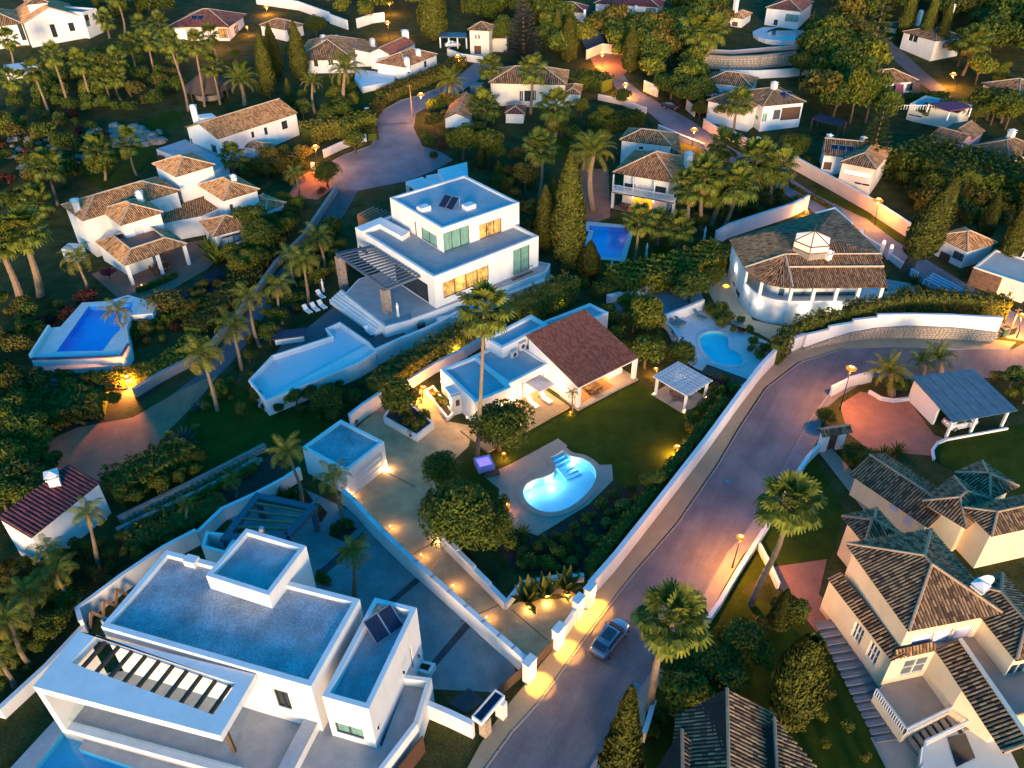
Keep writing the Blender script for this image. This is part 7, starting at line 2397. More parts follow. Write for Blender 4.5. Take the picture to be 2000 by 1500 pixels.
# small square outhouse, stone garage, right
h18, R18, g18 = H_('outhouse', 'small square white outhouse with a pyramid tile roof on the right', (1890,491),(1948,474),(1831,459),3.2, 'hip', tile_tan, white, wins=[((1836,488),(1852,515), 'door'),((1864,488),(1884,515), 'grey')], oh=0.35, slope=0.45, base=0.0, pitch=0.34, course=0.7)
g19 = Bld('garage', (V(1955,560).x, V(1955,560).y), 'stone-fronted garage with a cream door on the right edge', 'garage', z=0)
R19 = rect(*PX(3.0,(2010,557),(2050,520),(1912,513)))
g19.block(R19,-0.3,3.0, cream, wins=[((1962,548),(2000,575), 'garage')], parapet=(0.2,0.3), roofmat=peach)
m = MB(); a, b = R19[3] if R19[3].x < R19[0].x else R19[0], R19[0]
e_ = (R19[0] - R19[3]).normalized(); on = Vector((e_.y, -e_.x)); on = on if on.y < 0 else -on
m.prism([R19[3] + on * 0.02, R19[3] + e_ * 4.2 + on * 0.02, R19[3] + e_ * 4.2 + on * 0.18, R19[3] + on * 0.18],-0.2,2.8); m.build('stone_facing', M('brown_rubble', (0.12,0.075,0.05),0.95,0.4,2.5,0.8,4), g19.root)
h20 = Bld('house', (V(1995,500).x, V(1995,500).y), 'white house corner behind the slim cypresses at the right edge', z=0)
h20.block(rect(*PX(4.2,(1985,470),(2050,440),(1975,455))),-0.3,4.2, white, wins=[((1986,485),(1997,500), 'dark')], parapet=(0.3,0.3))

# ================================================================== carport and gatehouse on the right
cc_ = thing('carport', (V(1890,800).x, V(1890,800).y, 0), 'big blue sheet-roofed carport on white posts beside the red forecourt', 'carport')
cz = 2.9
q = PX(cz, (1862,823),(1990,800),(1900,725),(1778,740))
qz = [2.75,2.75,3.25,3.25]
n_ = 12
for k in range(n_):
    a0, a1 = q[0].lerp(q[1], k / n_), q[0].lerp(q[1],(k + 1) / n_ - 0.004)
    b0, b1 = q[3].lerp(q[2], k / n_), q[3].lerp(q[2],(k + 1) / n_ - 0.004)
    zo = 0.03 * (k % 2)
    m = MB()
    m.face([(*a0,2.75 + zo),(*a1,2.75 + zo),(*b1,3.25 + zo),(*b0,3.25 + zo)]); m.face([(*b0,3.18 + zo),(*b1,3.18 + zo),(*a1,2.68 + zo),(*a0,2.68 + zo)])
    m.face([(*a0,2.68 + zo),(*a1,2.68 + zo),(*a1,2.75 + zo),(*a0,2.75 + zo)])
    m.build('roof_sheet', bluepanel, cc_)
for t in (0.05,0.42,0.9):
    p = q[0].lerp(q[1], t).lerp(q[3].lerp(q[2], t),0.06); m = MB(); m.obox(p, q[1] - q[0],(0.13,0.13),-0.1,2.75); m.build('post', white, cc_)
for t in (0.42,0.9):
    p = q[0].lerp(q[1], t).lerp(q[3].lerp(q[2], t),0.92); m = MB(); m.obox(p, q[1] - q[0],(0.13,0.13),-0.1,3.15); m.build('post', white, cc_)
m = MB(); a, b = q[0].lerp(q[3],0.95), q[0].lerp(q[3],0.35); wallstrip(m, [a + (q[1] - q[0]).normalized() * 0.4, b + (q[1] - q[0]).normalized() * 0.4],0.3,-0.1, lambda i: (3.0,2.8)[i]); m.build('side_wall', white, cc_)
m = MB(); wallstrip(m, [q[0].lerp(q[1],0.02), q[0].lerp(q[1],0.96)],0.2,-0.1,0.3); m.build('floor_edge', white, cc_)
garden_wall('low white kerb curving round the lawn by the carport', [(1850,860),(1830,868),(1820,882),(1823,900)],0.25,0.2)
garden_wall('white garden wall behind the street lamp at the red forecourt', [(1620,775),(1660,755),(1700,745)],1.5,0.3)
garden_wall('pale curved border wall of the palm bed by the forecourt', [(1696,768),(1720,782),(1745,786),(1775,782)],0.4,0.25)
gt_ = thing('gateway', (V(1630,880).x, V(1630,880).y, 0), 'white gateway with a little tiled top and a brown door beside the road', 'gateway')
a, b = V(1598,880).xy, V(1640,873).xy
e_ = (b - a).normalized(); Lg = (b - a).length
for t in (0.12,0.88):
    m = MB(); m.obox(a + e_ * Lg * t, e_, (0.42,0.35),-0.1,2.7); m.build('pier', white, gt_)
m = MB(); m.obox(a + e_ * Lg * 0.5, e_, (Lg / 2 - 0.6,0.06),0.0,2.3); m.build('door', browndoor, gt_)
bb = Bld.__new__(Bld); bb.root = gt_
r = Roof(bb, tile_dark, 0.26,0.4); c0 = a + e_ * Lg * 0.5
Rg = [c0 - e_ * (Lg / 2 + 0.5) + Vector((e_.y, -e_.x)) * 0.7, c0 + e_ * (Lg / 2 + 0.5) + Vector((e_.y, -e_.x)) * 0.7, c0 + e_ * (Lg / 2 + 0.5) - Vector((e_.y, -e_.x)) * 0.7, c0 - e_ * (Lg / 2 + 0.5) - Vector((e_.y, -e_.x)) * 0.7]
r.hip(Rg, 2.72,0.45, 'gable'); r.done()
garden_wall('white front wall from the gateway down to the big road palm', [(1596,884),(1575,905),(1555,935),(1530,975)],1.1,0.3)
garden_wall('white front wall along the lamp-lit pavement, below the big road palm', [(1500,1030),(1475,1070),(1440,1125),(1405,1185),(1378,1225)],1.0,0.3)
garden_wall('short white wall beside the orange-lit patio path', [(1480,1072),(1500,1110),(1518,1150)],0.8,0.25)
garden_wall('short pale wall end by the big conifer at the bottom', [(1275,1385),(1262,1430),(1255,1450)],1.3,0.3, cream)

# ================================================================== the yellow house, right
yc = V(1800,1230)
yh = Bld('yellow_house', (yc.x, yc.y), 'large yellow house with steep dark tile roofs on the right', 'house', z=0)
def ywing(A, B, C, ze, kind='hip', wins=(), oh=0.5, slope=0.5, z0=-0.4, pitch=0.28, course=0.45, mat=yellow, rise=None):
    return wing(yh, A, B, C, ze, kind, tile_dark, wins, oh, slope, z0, pitch, course, rise, mat)
yR5 = ywing((1775,1232),(1957,1197),(1642,1064),8.0, wins=[((1786,1243),(1810,1269), 'lilac'),((1826,1235),(1850,1261), 'lilac'),((1864,1228),(1888,1253), 'lilac')], slope=0.5)
ywing((1689,1062),(1760,1045),(1644,1008),5.0, slope=0.42, pitch=0.3)
ywing((1813,1030),(1880,985),(1700,900),3.0, 'gable', wins=[((1746,960),(1752,1006), 'lilac'),((1772,990),(1778,1034), 'lilac')], slope=0.42)
ywing((1887,1032),(1950,980),(1822,962),4.4, 'hip', wins=[((1813,965),(1822,978), 'wdark')], slope=0.42)
ywing((1937,1047),(2060,1020),(1890,990),5.2, 'hip', slope=0.42)
ywing((1935,975),(1990,950),(1860,925),4.2, 'hip', slope=0.42)
ywing((1985,1290),(2090,1270),(1900,1130),7.4, 'hip', wins=[((1975,1300),(1998,1315), 'wdark')], slope=0.42)
# pent roof band and lower storey on the left
yp = [V(p[0], p[1],4.6) for p in ((1616,1128),(1742,1290))]
yi = [V(p[0], p[1],5.1) for p in ((1640,1115),(1758,1262))]
rf = Roof(yh, tile_dark, 0.3,0.5)
e_ = (yp[1] - yp[0]).normalized(); inw = Vector((-e_.y, e_.x, 0)); inw = inw if inw.x > 0 else -inw
rf.add([yp[0], yp[1], yp[1] + inw * 1.1 + Vector((0,0, .45)), yp[0] + inw * 1.1 + Vector((0,0, .45))])
m = MB(); w0, w1 = yp[0].xy + inw.xy * 0.35, yp[1].xy + inw.xy * 0.35
yh.block([w0, w1, w1 + inw.xy * 1.2, w0 + inw.xy * 1.2],-0.3,4.62, yellow, wins=[((1672,1212),(1677,1262), 'wgrid'),((1702,1250),(1707,1302), 'wgrid')])
# front bay: lower storey with two ribbons of windows round a terrace
fz = 4.5
fp = PX(fz, (1742,1290),(1826,1272),(1880,1345),(1960,1400),(2040,1380),(2040,1260),(1800,1210))
yh.block(fp, -0.3, fz, yellow, wins=[((1744,1297),(1808,1310), 'wgrid'),((1828,1290),(1870,1350), 'wgrid'),((1745,1335),(1770,1352), 'lilac'),((1796,1348),(1816,1372), 'wdark')], top=True, roofmat=travertine)
rf.add([V(1742,1288, fz + .05), V(1828,1268, fz + .05), V(1824,1252, fz + .75), V(1750,1268, fz + .75)])
yq = [V(p[0], p[1], fz + 0.05) for p in ((1828,1268),(1960,1470))]
ye = (yq[1] - yq[0]).normalized(); yn = Vector((-ye.y, ye.x, 0)); yn = yn if yn.x > 0 else -yn
rf.add([yq[0], yq[1], yq[1] + yn * 1.7 + Vector((0,0, .9)), yq[0] + yn * 1.7 + Vector((0,0, .9))])
q2 = [yq[1], V(2080,1440, fz + 0.05)]
rf.add([q2[0], q2[1], q2[1] + Vector((0.4,1.8, .9)), q2[0] + yn * 1.7 + Vector((0,0, .9))])
rf.ridge(yq[1], yq[1] + yn * 1.7 + Vector((0,0, .9)))
rf.done('pent tile roofs over the lower storey')
# upper terrace with parapet
m = MB(); tpz = [yq[0].xy + yn.xy * 1.75, yq[1].xy + yn.xy * 1.75, V(2080,1420, fz).xy]
wallstrip(m, tpz, 0.25, fz, fz + 1.2); m.build('terrace_parapet', cream, yh.root)
yh.chimney(1908,1158,8.4,0.8,0.6, cream)
dsh = MB(); c = V(1928,1142,9.3)
rows = []
for i in range(5):
    t = i / 4; rr = 0.75 * t
    rows.append([c + Vector((cos(a) * rr, 0.35 * t * t, sin(a) * rr)) for a in [k * pi / 6 for k in range(12)]])
dsh.grid(rows, True); dsh.beam(c + Vector((0,0.1,-1.6)), c, 0.08,0.08); dsh.build('satellite_dish', shutter, yh.root)
# front lower terraces with white railings and stairs
def railing(b, P, z, h=0.95, nm='railing', mat=white):
    m = MB()
    for i in range(len(P) - 1):
        a, c_ = P[i], P[i + 1]
        n = max(2, int((c_ - a).length / 0.22))
        for k in range(n + 1):
            p = a.lerp(c_, k / n); m.beam((*p, z),(*p, z + h),0.05,0.05)
        m.beam((*a, z + h),(*c_, z + h),0.14,0.08); m.beam((*a, z + 0.12),(*c_, z + 0.12),0.08,0.05)
    return m.build(nm, mat, b)
tz = 1.1
tA = PX(tz, (1706,1358),(1764,1436),(1880,1380),(1868,1330),(1760,1300))
m = MB(); m.prism(tA, -0.3, tz); m.build('lower_terrace', yellow, yh.root); m = MB(); m.prism(inset(tA, 0.1), tz, tz + 0.03); m.build('terrace_floor', travertine, yh.root)
railing(yh.root, [tA[0], tA[1], tA[2]], tz)
tB = PX(0.9,(1800,1460),(1795,1500),(1830,1590),(2000,1520),(1960,1440),(1900,1412))
m = MB(); m.prism(tB, -0.3,0.9); m.build('lower_terrace', cream, yh.root); railing(yh.root, [tB[2], tB[1], tB[0], tB[5], tB[4]],0.9)
m = MB(); q = PX(0.93,(1850,1440),(1885,1432),(1905,1480),(1868,1498)); m.prism(q, 0.9,0.95); m.build('dark_glass_canopy', glass, yh.root)
for k in range(8):
    a, b = V(1775 + k * 12,1440 - k * 5.5,0.2).xy, V(1800 + k * 12,1475 - k * 5.5,0.2).xy
    m = MB(); m.beam((*a, 0.2 + k * 0.1),(*b, 0.2 + k * 0.1),0.4,0.2); m.build('step', travertine, yh.root)
gs2 = thing('garden_stairs', (V(1650,1290).x, V(1650,1290).y, 0), 'long stone garden stairway along the left side of the yellow house', 'steps')
for k in range(15):
    a, b = V(1592 + k * 8.2,1234 + k * 15.2), V(1643 + k * 8.2,1226 + k * 15.2)
    m = MB(); m.beam((a.x, a.y, 0.62 - k * 0.04),(b.x, b.y, 0.62 - k * 0.04),0.42,0.12); m.build('step', pavers, gs2)
    m = MB(); d_ = Vector((0.12,0.34)); m.beam((a.x + d_.x, a.y + d_.y, 0.53 - k * 0.04),(b.x + d_.x, b.y + d_.y, 0.53 - k * 0.04),0.62,0.1); m.build('riser', stonebed, gs2)
sheet('footpath', [(1700,1440),(1765,1430),(1830,1540),(1900,1600),(1800,1600),(1740,1520)], travertine, 0.04)

# ================================================================== tiled roof at the bottom edge
br = Bld('house', V(1430,1480), 'house at the bottom edge showing only its dark ridged tile roof', 'house', z=0)
bz = 4.4
T0, T1 = V(1420,1345,6.6), V(1425,1600,6.6)
bl_ = [V(1330,1410,6.2), V(1325,1640,6.2)]
rf = Roof(br, tile_dark, 0.3,0.5)
L1, L2 = V(1285,1640, bz), V(1375,1420, bz)
R1, R2 = V(1640,1620, bz), V(1510,1390, bz)
rf.add([T0, T1, Vector((T1.x - 4.2, T1.y, bz)), Vector((T0.x - 3.6, T0.y - 0.8, bz))]); rf.add([T1, T0, Vector((T0.x + 3.6, T0.y - 0.8, bz)), Vector((T1.x + 4.2, T1.y, bz))]); rf.ridge(T0, T1)
rf.add([T0, Vector((T0.x - 3.6, T0.y - 0.8, bz)), Vector((T0.x + 3.6, T0.y - 0.8, bz))])
u0, u1 = V(1332,1425,5.6), V(1335,1640,5.6)
rf.add([u0, u1, Vector((u1.x - 4.5, u1.y, 3.6)), Vector((u0.x - 3.2, u0.y - 3.2,3.6))]); rf.add([u1, u0, Vector((u0.x + 2.4, u0.y - 2.2,3.6)), Vector((u1.x + 2.4, u1.y, 3.6))]); rf.ridge(u0, u1)
v0, v1 = V(1512,1402,5.6), V(1525,1640,5.6)
rf.add([v0, v1, Vector((v1.x - 2.8, v1.y, 3.8)), Vector((v0.x - 2.0, v0.y - 2,3.8))]); rf.add([v1, v0, Vector((v0.x + 2.6, v0.y - 3.4,3.8)), Vector((v1.x + 4.6, v1.y, 3.8))]); rf.ridge(v0, v1)
rf.done('ridged dark clay tile roof')
m = MB(); m.prism([V(1290,1640,3.4).xy, V(1310,1470,3.4).xy, V(1420,1385,3.4).xy, V(1530,1450,3.4).xy, V(1600,1640,3.4).xy],-0.3,3.5); m.build('wall', cream, br.root)

# ================================================================== street lamps
def street_lamp(bulb_px, base_px, lab, pw=700, r=0.40, h=None):
    B = Vt(base_px)
    d = ray(*bulb_px)
    hd = Vector((B.x, B.y)).normalized()
    t = hypot(B.x, B.y) / (d.x * hd.x + d.y * hd.y)
    T = Vector((0,0, CH)) + d * t
    if T.y > 105: r = max(r, .25) * 1.3  # far globes and halo rings enlarged for a bigger glow
    o = thing('street_lamp', B, lab, 'street lamp', 'lit street lamps')
    m = MB(); m.tube([(B.x, B.y, B.z - 0.1),(B.x, B.y, B.z + 1.0), T - Vector((0,0, r))],[0.11,0.07,0.05],8); m.build('pole', steel, o)
    m = MB(); m.lathe(T, [(0.01,-r),(r * 0.5,-r * 0.7),(r * .8,-r * 0.1),(r * 0.7, r * 0.5),(r * 0.35, r * 0.8),(0.01, r * 0.85)],12); m.build('lamp_globe', bulb, o, sm=True)
    m = MB(); m.lathe(T, [(r * .75,-r * .55),(r * 1.5,-r * .25),(r * 1.55,0),(r * .75, r * .5)],14); m.build('lantern_glow', glowring, o, sm=True)  # added glowing collar standing in for the halo round the globe
    m = MB(); m.lathe(T, [(r * 0.3, r * 0.80),(r * 0.2, r * 1.0),(0.02, r * 1.1)],8); m.build('lamp_cap', steel, o)
    lamp_light(o, T - Vector((0,0, r + 0.12)), pw * 2.4,(1.0,0.37,0.055),0.25)
    return o
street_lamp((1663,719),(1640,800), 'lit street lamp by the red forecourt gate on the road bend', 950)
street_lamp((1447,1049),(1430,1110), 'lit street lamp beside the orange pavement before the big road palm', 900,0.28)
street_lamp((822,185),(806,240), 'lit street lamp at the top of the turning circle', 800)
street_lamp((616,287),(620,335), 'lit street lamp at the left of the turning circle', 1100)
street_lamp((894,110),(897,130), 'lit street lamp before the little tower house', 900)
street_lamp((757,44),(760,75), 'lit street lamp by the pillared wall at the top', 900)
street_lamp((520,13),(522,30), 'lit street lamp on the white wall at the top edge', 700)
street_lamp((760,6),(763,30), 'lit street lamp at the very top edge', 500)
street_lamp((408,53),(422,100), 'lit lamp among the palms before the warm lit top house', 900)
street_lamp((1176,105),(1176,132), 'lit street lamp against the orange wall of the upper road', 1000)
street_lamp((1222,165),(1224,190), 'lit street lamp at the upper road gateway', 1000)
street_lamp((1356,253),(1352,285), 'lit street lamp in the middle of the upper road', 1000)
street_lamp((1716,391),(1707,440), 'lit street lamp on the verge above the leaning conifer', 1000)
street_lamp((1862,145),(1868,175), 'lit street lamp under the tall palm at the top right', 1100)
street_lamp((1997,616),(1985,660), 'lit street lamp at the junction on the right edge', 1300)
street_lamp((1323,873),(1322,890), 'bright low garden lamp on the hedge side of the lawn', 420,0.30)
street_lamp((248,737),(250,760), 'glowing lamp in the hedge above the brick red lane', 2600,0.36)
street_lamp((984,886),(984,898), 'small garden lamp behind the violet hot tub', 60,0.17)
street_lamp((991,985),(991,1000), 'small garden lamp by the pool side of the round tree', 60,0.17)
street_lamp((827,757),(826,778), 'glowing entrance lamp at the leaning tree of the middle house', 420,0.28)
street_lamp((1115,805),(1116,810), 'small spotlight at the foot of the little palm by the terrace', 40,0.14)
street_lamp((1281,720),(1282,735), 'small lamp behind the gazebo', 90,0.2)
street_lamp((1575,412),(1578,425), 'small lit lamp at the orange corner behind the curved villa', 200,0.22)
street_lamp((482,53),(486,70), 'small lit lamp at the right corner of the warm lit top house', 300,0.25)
for (a, b_, l, mt) in (((803,165),(806,240), 'slim timber pole at the top of the turning circle', woodlt),((1985,600),(1968,655), 'timber pole at the junction on the right', woodlt)):
    B = Vt(b_); z = zat(B, *a); o = thing('utility_pole', B, l, 'pole'); m = MB(); m.tube([(B.x, B.y, B.z - .2),(B.x, B.y, z)],[0.14,0.09],8); m.build('pole', mt, o); m = MB(); m.beam((B.x - .5, B.y, z - .3),(B.x + .5, B.y, z - .3), .1, .1); m.build('crossbar', mt, o)
for p, l in (((1275,190), 'white road sign board at the upper road gateway'),):
    B = Vt(p); o = thing('road_sign', B, l, 'sign'); m = MB(); m.tube([(B.x, B.y, B.z),(B.x, B.y, B.z + 2.4)],0.05,6); m.build('pole', metal, o); m = MB(); m.obox((B.x, B.y - .06),(1, .2),(1.2,0.03), B.z + 1.6, B.z + 2.5); m.build('board', shutter, o)
for i, p in enumerate([(1942,660),(1958,655),(1972,652)]):
    B = Vt(p); o = thing('wheelie_bin', B, ['dark rubbish bin at the junction, nearest the white wall end', 'middle rubbish bin of the three at the junction', 'rubbish bin nearest the junction lamp'][i], 'bin', 'rubbish bins at the junction'); m = MB(); m.obox(B, (1, .3),(.45, .4),0.12,1.1); m.build('body', (steel, M('green_bin', (.03, .09, .05), .6), steel)[i], o); m = MB(); m.obox(B, (1, .3),(.5, .45),1.1,1.2); m.build('lid', steel, o)

# ================================================================== cars
def car(c, ang, label, paint, L=4.6, Wd=1.86, z=0.05, hatch=True, roofglass=True):
    r = thing('parked_car', (c[0], c[1], z), label, 'car', 'parked cars')
    u = Vector((cos(ang), sin(ang),0)); v = Vector((-u.y, u.x, 0)); o = Vector((c[0], c[1], z))
    def T(x, y, h): return o + u * (x * L / 2) + v * (y * Wd / 2) + Vector((0,0, h))
    # x from -1 tail to 1 nose: half width, belt height
    st = [(-1.0,0.70,0.55,0.78),(-0.96,0.86,0.36,0.98),(-0.80,0.96,0.26,1.03),(-0.5,1.0,0.22,1.02),(0.0,0.97,0.22,0.99),(0.35,0.97,0.22,0.97),(0.62,0.96,0.24,0.92),(0.85,0.90,0.28,0.82),(0.96,0.76,0.36,0.70),(1.0,0.58,0.45,0.60)]
    rows = []
    for x, w, lo, hi in st:
        m_ = lo + (hi - lo) * 0.55
        rows.append([T(x, -w * .93, lo), T(x, -w, m_), T(x, -w * .93, hi), T(x, -w * .6, hi + .05), T(x, 0, hi + .07), T(x, w * .6, hi + .05), T(x, w * .93, hi), T(x, w, m_), T(x, w * .93, lo)])
    b = MB(); b.grid(rows); b.f.append(tuple(range(9))[::-1]); n = len(b.v); b.f.append(tuple(range(n - 9, n)))
    b.build('body', paint, r, sm=True)
    # cabin
    cs = [(-0.90,0.72,1.03),(-0.62,0.70,1.38),(-0.30,0.70,1.50),(0.05,0.70,1.52),(0.22,0.72,1.45),(0.56,0.80,0.98)]
    g = MB()
    rows = [[T(x, -w * 1.18 if i else -w * 1.1,0.98), T(x, -w, h), T(x, 0, h + .04), T(x, w, h), T(x, w * 1.18 if i else w * 1.1,0.98)] for i, (x, w, h) in enumerate(cs)]
    g.grid(rows); g.build('cabin', paint, r, sm=False)
    def plate(name, pts, mat, k=0.012):
        m = MB(); P_ = [Vector(p) for p in pts]; nr = (P_[1] - P_[0]).cross(P_[2] - P_[0]).normalized()
        ctr = sum(P_, Vector((0,0,0))) / len(P_)
        if nr.dot(ctr - (o + Vector((0,0,0.7)))) < 0: nr = -nr
        m.face([p + nr * k for p in P_]); return m.build(name, mat, r)
    plate('rear_window', [T(-0.86,-.66,1.10), T(-0.86, .66,1.10), T(-0.62, .64,1.385), T(-0.62,-.64,1.385)], glass, 0.035)
    plate('windscreen', [T(0.25,-.66,1.44), T(0.25, .66,1.44), T(0.54, .72,1.01), T(0.54,-.72,1.01)], glass, 0.045)
    if roofglass: plate('sunroof', [T(-0.42,-.50,1.505), T(0.12,-.50,1.565), T(0.12, .50,1.565), T(-0.42, .50,1.505)], glass, 0.02)
    for s in (-1,1):
        plate('side_window', [T(-0.62, s * .80,1.03), T(-0.06, s * .82,1.03), T(-0.06, s * .715,1.46), T(-0.52, s * .715,1.38)], glass, 0.03)
        plate('side_window', [T(-0.02, s * .82,1.03), T(0.44, s * .84,1.03), T(0.20, s * .725,1.42), T(-0.02, s * .715,1.46)], glass, 0.03)
        plate('taillight', [T(-0.975, s * .40, .80), T(-0.965, s * .84, .80), T(-0.955, s * .84, .93), T(-0.965, s * .40, .93)], redlens, 0.04)
        plate('headlight', [T(0.93, s * .45, .70), T(0.86, s * .84, .70), T(0.82, s * .84, .80), T(0.90, s * .45, .78)], clearlens, 0.03)
        m = MB(); m.obox(T(0.36, s * 1.06,0)[:2], u.xy, (0.09,0.12), z + .95, z + 1.1); m.build('wing_mirror', paint, r)
        for x in (-0.60,0.62):
            q = T(x, s * .88, .33); m = MB(); a = v * s
            m.tube([q - a * .11, q + a * .11], .33,14); w_ = m.build('wheel', tyre, r)
            m = MB(); m.tube([q + a * .10, q + a * .125], .21,10); m.build('rim', metal, w_)
    m = MB(); q = T(-0.985,0, .55); m.obox(q[:2], u.xy, (0.012, .26), z + .52, z + .64); m.build('number_plate', shutter, r)
    m = MB(); m.obox(T(-0.97,0,0)[:2], u.xy, (0.06, .72), z + .36, z + .52); m.build('bumper', steel, r)
    return r
a, b = Vt((1152,1282)), Vt((1211,1208))
car((a + b) / 2 + Vector((0.35,-0.55,0)), atan2((b - a).y, (b - a).x), 'silver crossover with a dark glass roof parked on the road by the lit pillars', carpaint)
car(V(1872,832),0.25, 'pale car parked under the blue carport, showing its side', carpaintw, 4.2,1.75, roofglass=False)
car(V(1532,345),-0.6, 'dark car half hidden by a palm on the upper road', M('black_paint', (.02, .02, .025), .3, .1,2, metal=.4, coat=.5),4.3,1.8, z=G(0, V(1532,345).y) + .05, roofglass=False)
car(V(884,92),0.2, 'pale car under the flat carport of the tower house', carpaintw, 4.2,1.75, z=G(0, V(884,92).y) + .05, roofglass=False)
car(V(1310,212),-0.5, 'dark car by the wall near the upper road gateway', M('maroon_paint', (.06, .02, .025), .3, .1,2, metal=.4, coat=.5),4.2,1.75, z=G(0, V(1310,212).y) + .05, roofglass=False)

# ================================================================== palms
for k, cr, bs, r_, n, tr in [
    ('fan', (945,608),(932,893),2.7,30,0.21),('fan', (1540,985),(1467,1180),2.5,36,0.27),('fan', (1315,1212),(1268,1385),2.5,36,0.30),
    ('queen', (690,1082),(692,1165),2.1,20,0.20),('queen', (562,885),(590,985),2.4,18,0.20),('queen', (650,935),(670,1022),2.3,16,0.18),
    ('queen', (172,1005),(192,1112),2.2,15,0.20),('queen', (1117,768),(1118,803),1.0,12,0.10),
    ('fan', (45,455),(80,578),3.4,40,0.50),('fan', (-5,470),(42,590),3.2,34,0.48),('queen', (150,508),(172,582),3.2,18,0.22),
    ('queen', (228,612),(240,668),2.8,14,0.20),('queen', (622,468),(634,534),3.4,20,0.22),('queen', (592,512),(604,596),3.2,20,0.22),
    ('queen', (542,560),(552,632),3.0,18,0.2),('queen', (486,585),(508,677),3.0,18,0.22),('queen', (453,638),(472,722),3.2,20,0.22),
    ('queen', (396,696),(425,802),3.2,22,0.24),('queen', (576,342),(584,388),2.8,16,0.2),('queen', (565,500),(580,560),2.6,14,0.2),
    ('phoenix', (610,162),(616,222),3.0,24,0.3),('phoenix', (674,138),(676,225),4.6,34,0.42),('phoenix', (880,165),(884,218),4.0,32,0.42),
    ('fan', (957,132),(960,190),2.9,30,0.32),('fan', (945,208),(945,245),3.6,32,0.35),('fan', (1040,138),(1036,222),3.2,26,0.3),
    ('fan', (1084,208),(1082,275),3.6,34,0.34),('fan', (1056,290),(1052,385),3.0,34,0.28),('phoenix', (1160,302),(1158,410),4.6,36,0.5),
    ('fan', (1362,58),(1356,130),4.2,30,0.4),('fan', (1388,62),(1374,133),4.2,30,0.4),('fan', (1445,200),(1432,270),3.0,30,0.28),
    ('fan', (1415,285),(1402,335),3.2,30,0.4),('fan', (1480,312),(1468,395),3.6,34,0.36),('fan', (1520,325),(1503,395),3.4,30,0.34),
    ('fan', (1345,368),(1342,450),3.0,28,0.32),('fan', (1378,345),(1370,450),3.4,32,0.34),('fan', (1400,372),(1388,440),3.2,30,0.45),('fan', (1436,362),(1412,452),3.6,32,0.34),
    ('fan', (1248,432),(1240,508),2.6,28,0.24),('fan', (1283,440),(1284,478),2.6,26,0.28),('fan', (1325,448),(1322,490),2.7,26,0.28),('fan', (1142,290),(1140,330),2.8,24,0.3),
    ('fan', (1905,82),(1880,148),3.8,30,0.3),('phoenix', (1738,728),(1742,772),3.0,30,0.4),('phoenix', (1835,700),(1838,735),2.7,26,0.35),('queen', (1800,705),(1802,735),2.3,14,0.25),
    ('fan', (455,308),(460,348),2.6,26,0.25),('phoenix', (470,160),(478,205),4.6,30,0.45),('fan', (190,292),(206,352),3.0,26,0.24),('fan', (250,278),(267,342),2.6,24,0.2),('fan', (90,325),(113,400),3.2,26,0.24),
    ('fan', (70,395),(82,440),3.0,24,0.26),('queen', (365,985),(370,1028),1.4,12,0.14),('queen', (452,940),(462,970),1.5,14,0.14),
    ('queen', (52,1165),(78,1240),2.4,18,0.2),('queen', (18,1215),(62,1300),2.4,18,0.2),('queen', (-4,1285),(28,1340),2.2,16,0.2),('queen', (110,1120),(130,1190),2.3,16,0.18),('queen', (92,1075),(108,1140),2.0,14,0.16)]:
    palm(k, cr, bs, r_, n, tr, near=True)
for cr, bs in [((102,108),(135,212)),((64,138),(96,224)),((156,122),(186,207)),((198,152),(213,198)),((228,118),(257,188)),((254,88),(271,162)),((288,82),(303,154)),((330,82),(368,217)),((380,86),(400,208)),((409,70),(424,126)),
               ((414,128),(430,204)),((15,78),(25,135)),((222,150),(236,195)),((20,155),(30,200)),((228,-5),(244,66)),((205,40),(214,75)),((275,50),(288,95)),((310,45),(322,100)),((345,105),(356,160))]:
    palm('fan', cr, bs, 2.7,22,0.26, near=False, desc='slim fan palm')

# ================================================================== cypresses, conifers, single trees
for k, p, h, w in [
    ('cypress', (1108,528),(1112,296),5.4),('cypress', (1064,492),11.5,3.6),('cypress', (1080,440),9,2.6),('cypress', (1150,545),6.5,3.6),('cypress', (527,190),14.5,4.0),('cypress', (542,158),13,4.0),('cypress', (590,158),13.5,4.4),('cypress', (566,195),5,1.8),
    ('cypress', (848,78),17,8.0),('cypress', (1230,140),10.5,4.6),('cypress', (1110,120),11,5),('cypress', (1088,100),10,4),('cypress', (1800,100),15,3.6),('cypress', (1828,112),14,3.2),('cypress', (1760,82),14,4.2),('cypress', (1960,525),13,3.4),('cypress', (1918,470),9,2.6),('cypress', (1996,440),12,3),
    ('conifer', (1690,155),22,9),('conifer', (1692,345),14,7.5),('conifer', (1575,100),10,5),('silver', (1022,122),16,9.5),
    ('cone', (1208,1530),(1217,1340),3.6),('cone', (1518,1222),(1530,1148),2.2),('ovoid', (1535,1410),(1560,1235),3.9),('cypress', (940,330),5,2.4),('cypress', (985,405),6,3.2),('cypress', (975,375),6,2.6)]:
    if isinstance(h, tuple): h = lift(p, h)[1]
    plant(k, p, h, w)
pl_c = Vt((1760,530)); tp_ = Vt((1775,490))
pc_ = plant('cypress', (1768,532),13.5,5.4, lab='big leaning conifer with a bare pale trunk beside the upper road', group='cypresses')
pc_.rotation_euler = (radians(-6), radians(16),0)
for ch in pc_.children:
    if ch.name.startswith('crown'): ch.location = (0,0,1.8)
    if ch.name.startswith('trunk'): ch.scale = (1.7,1.7,1.6)
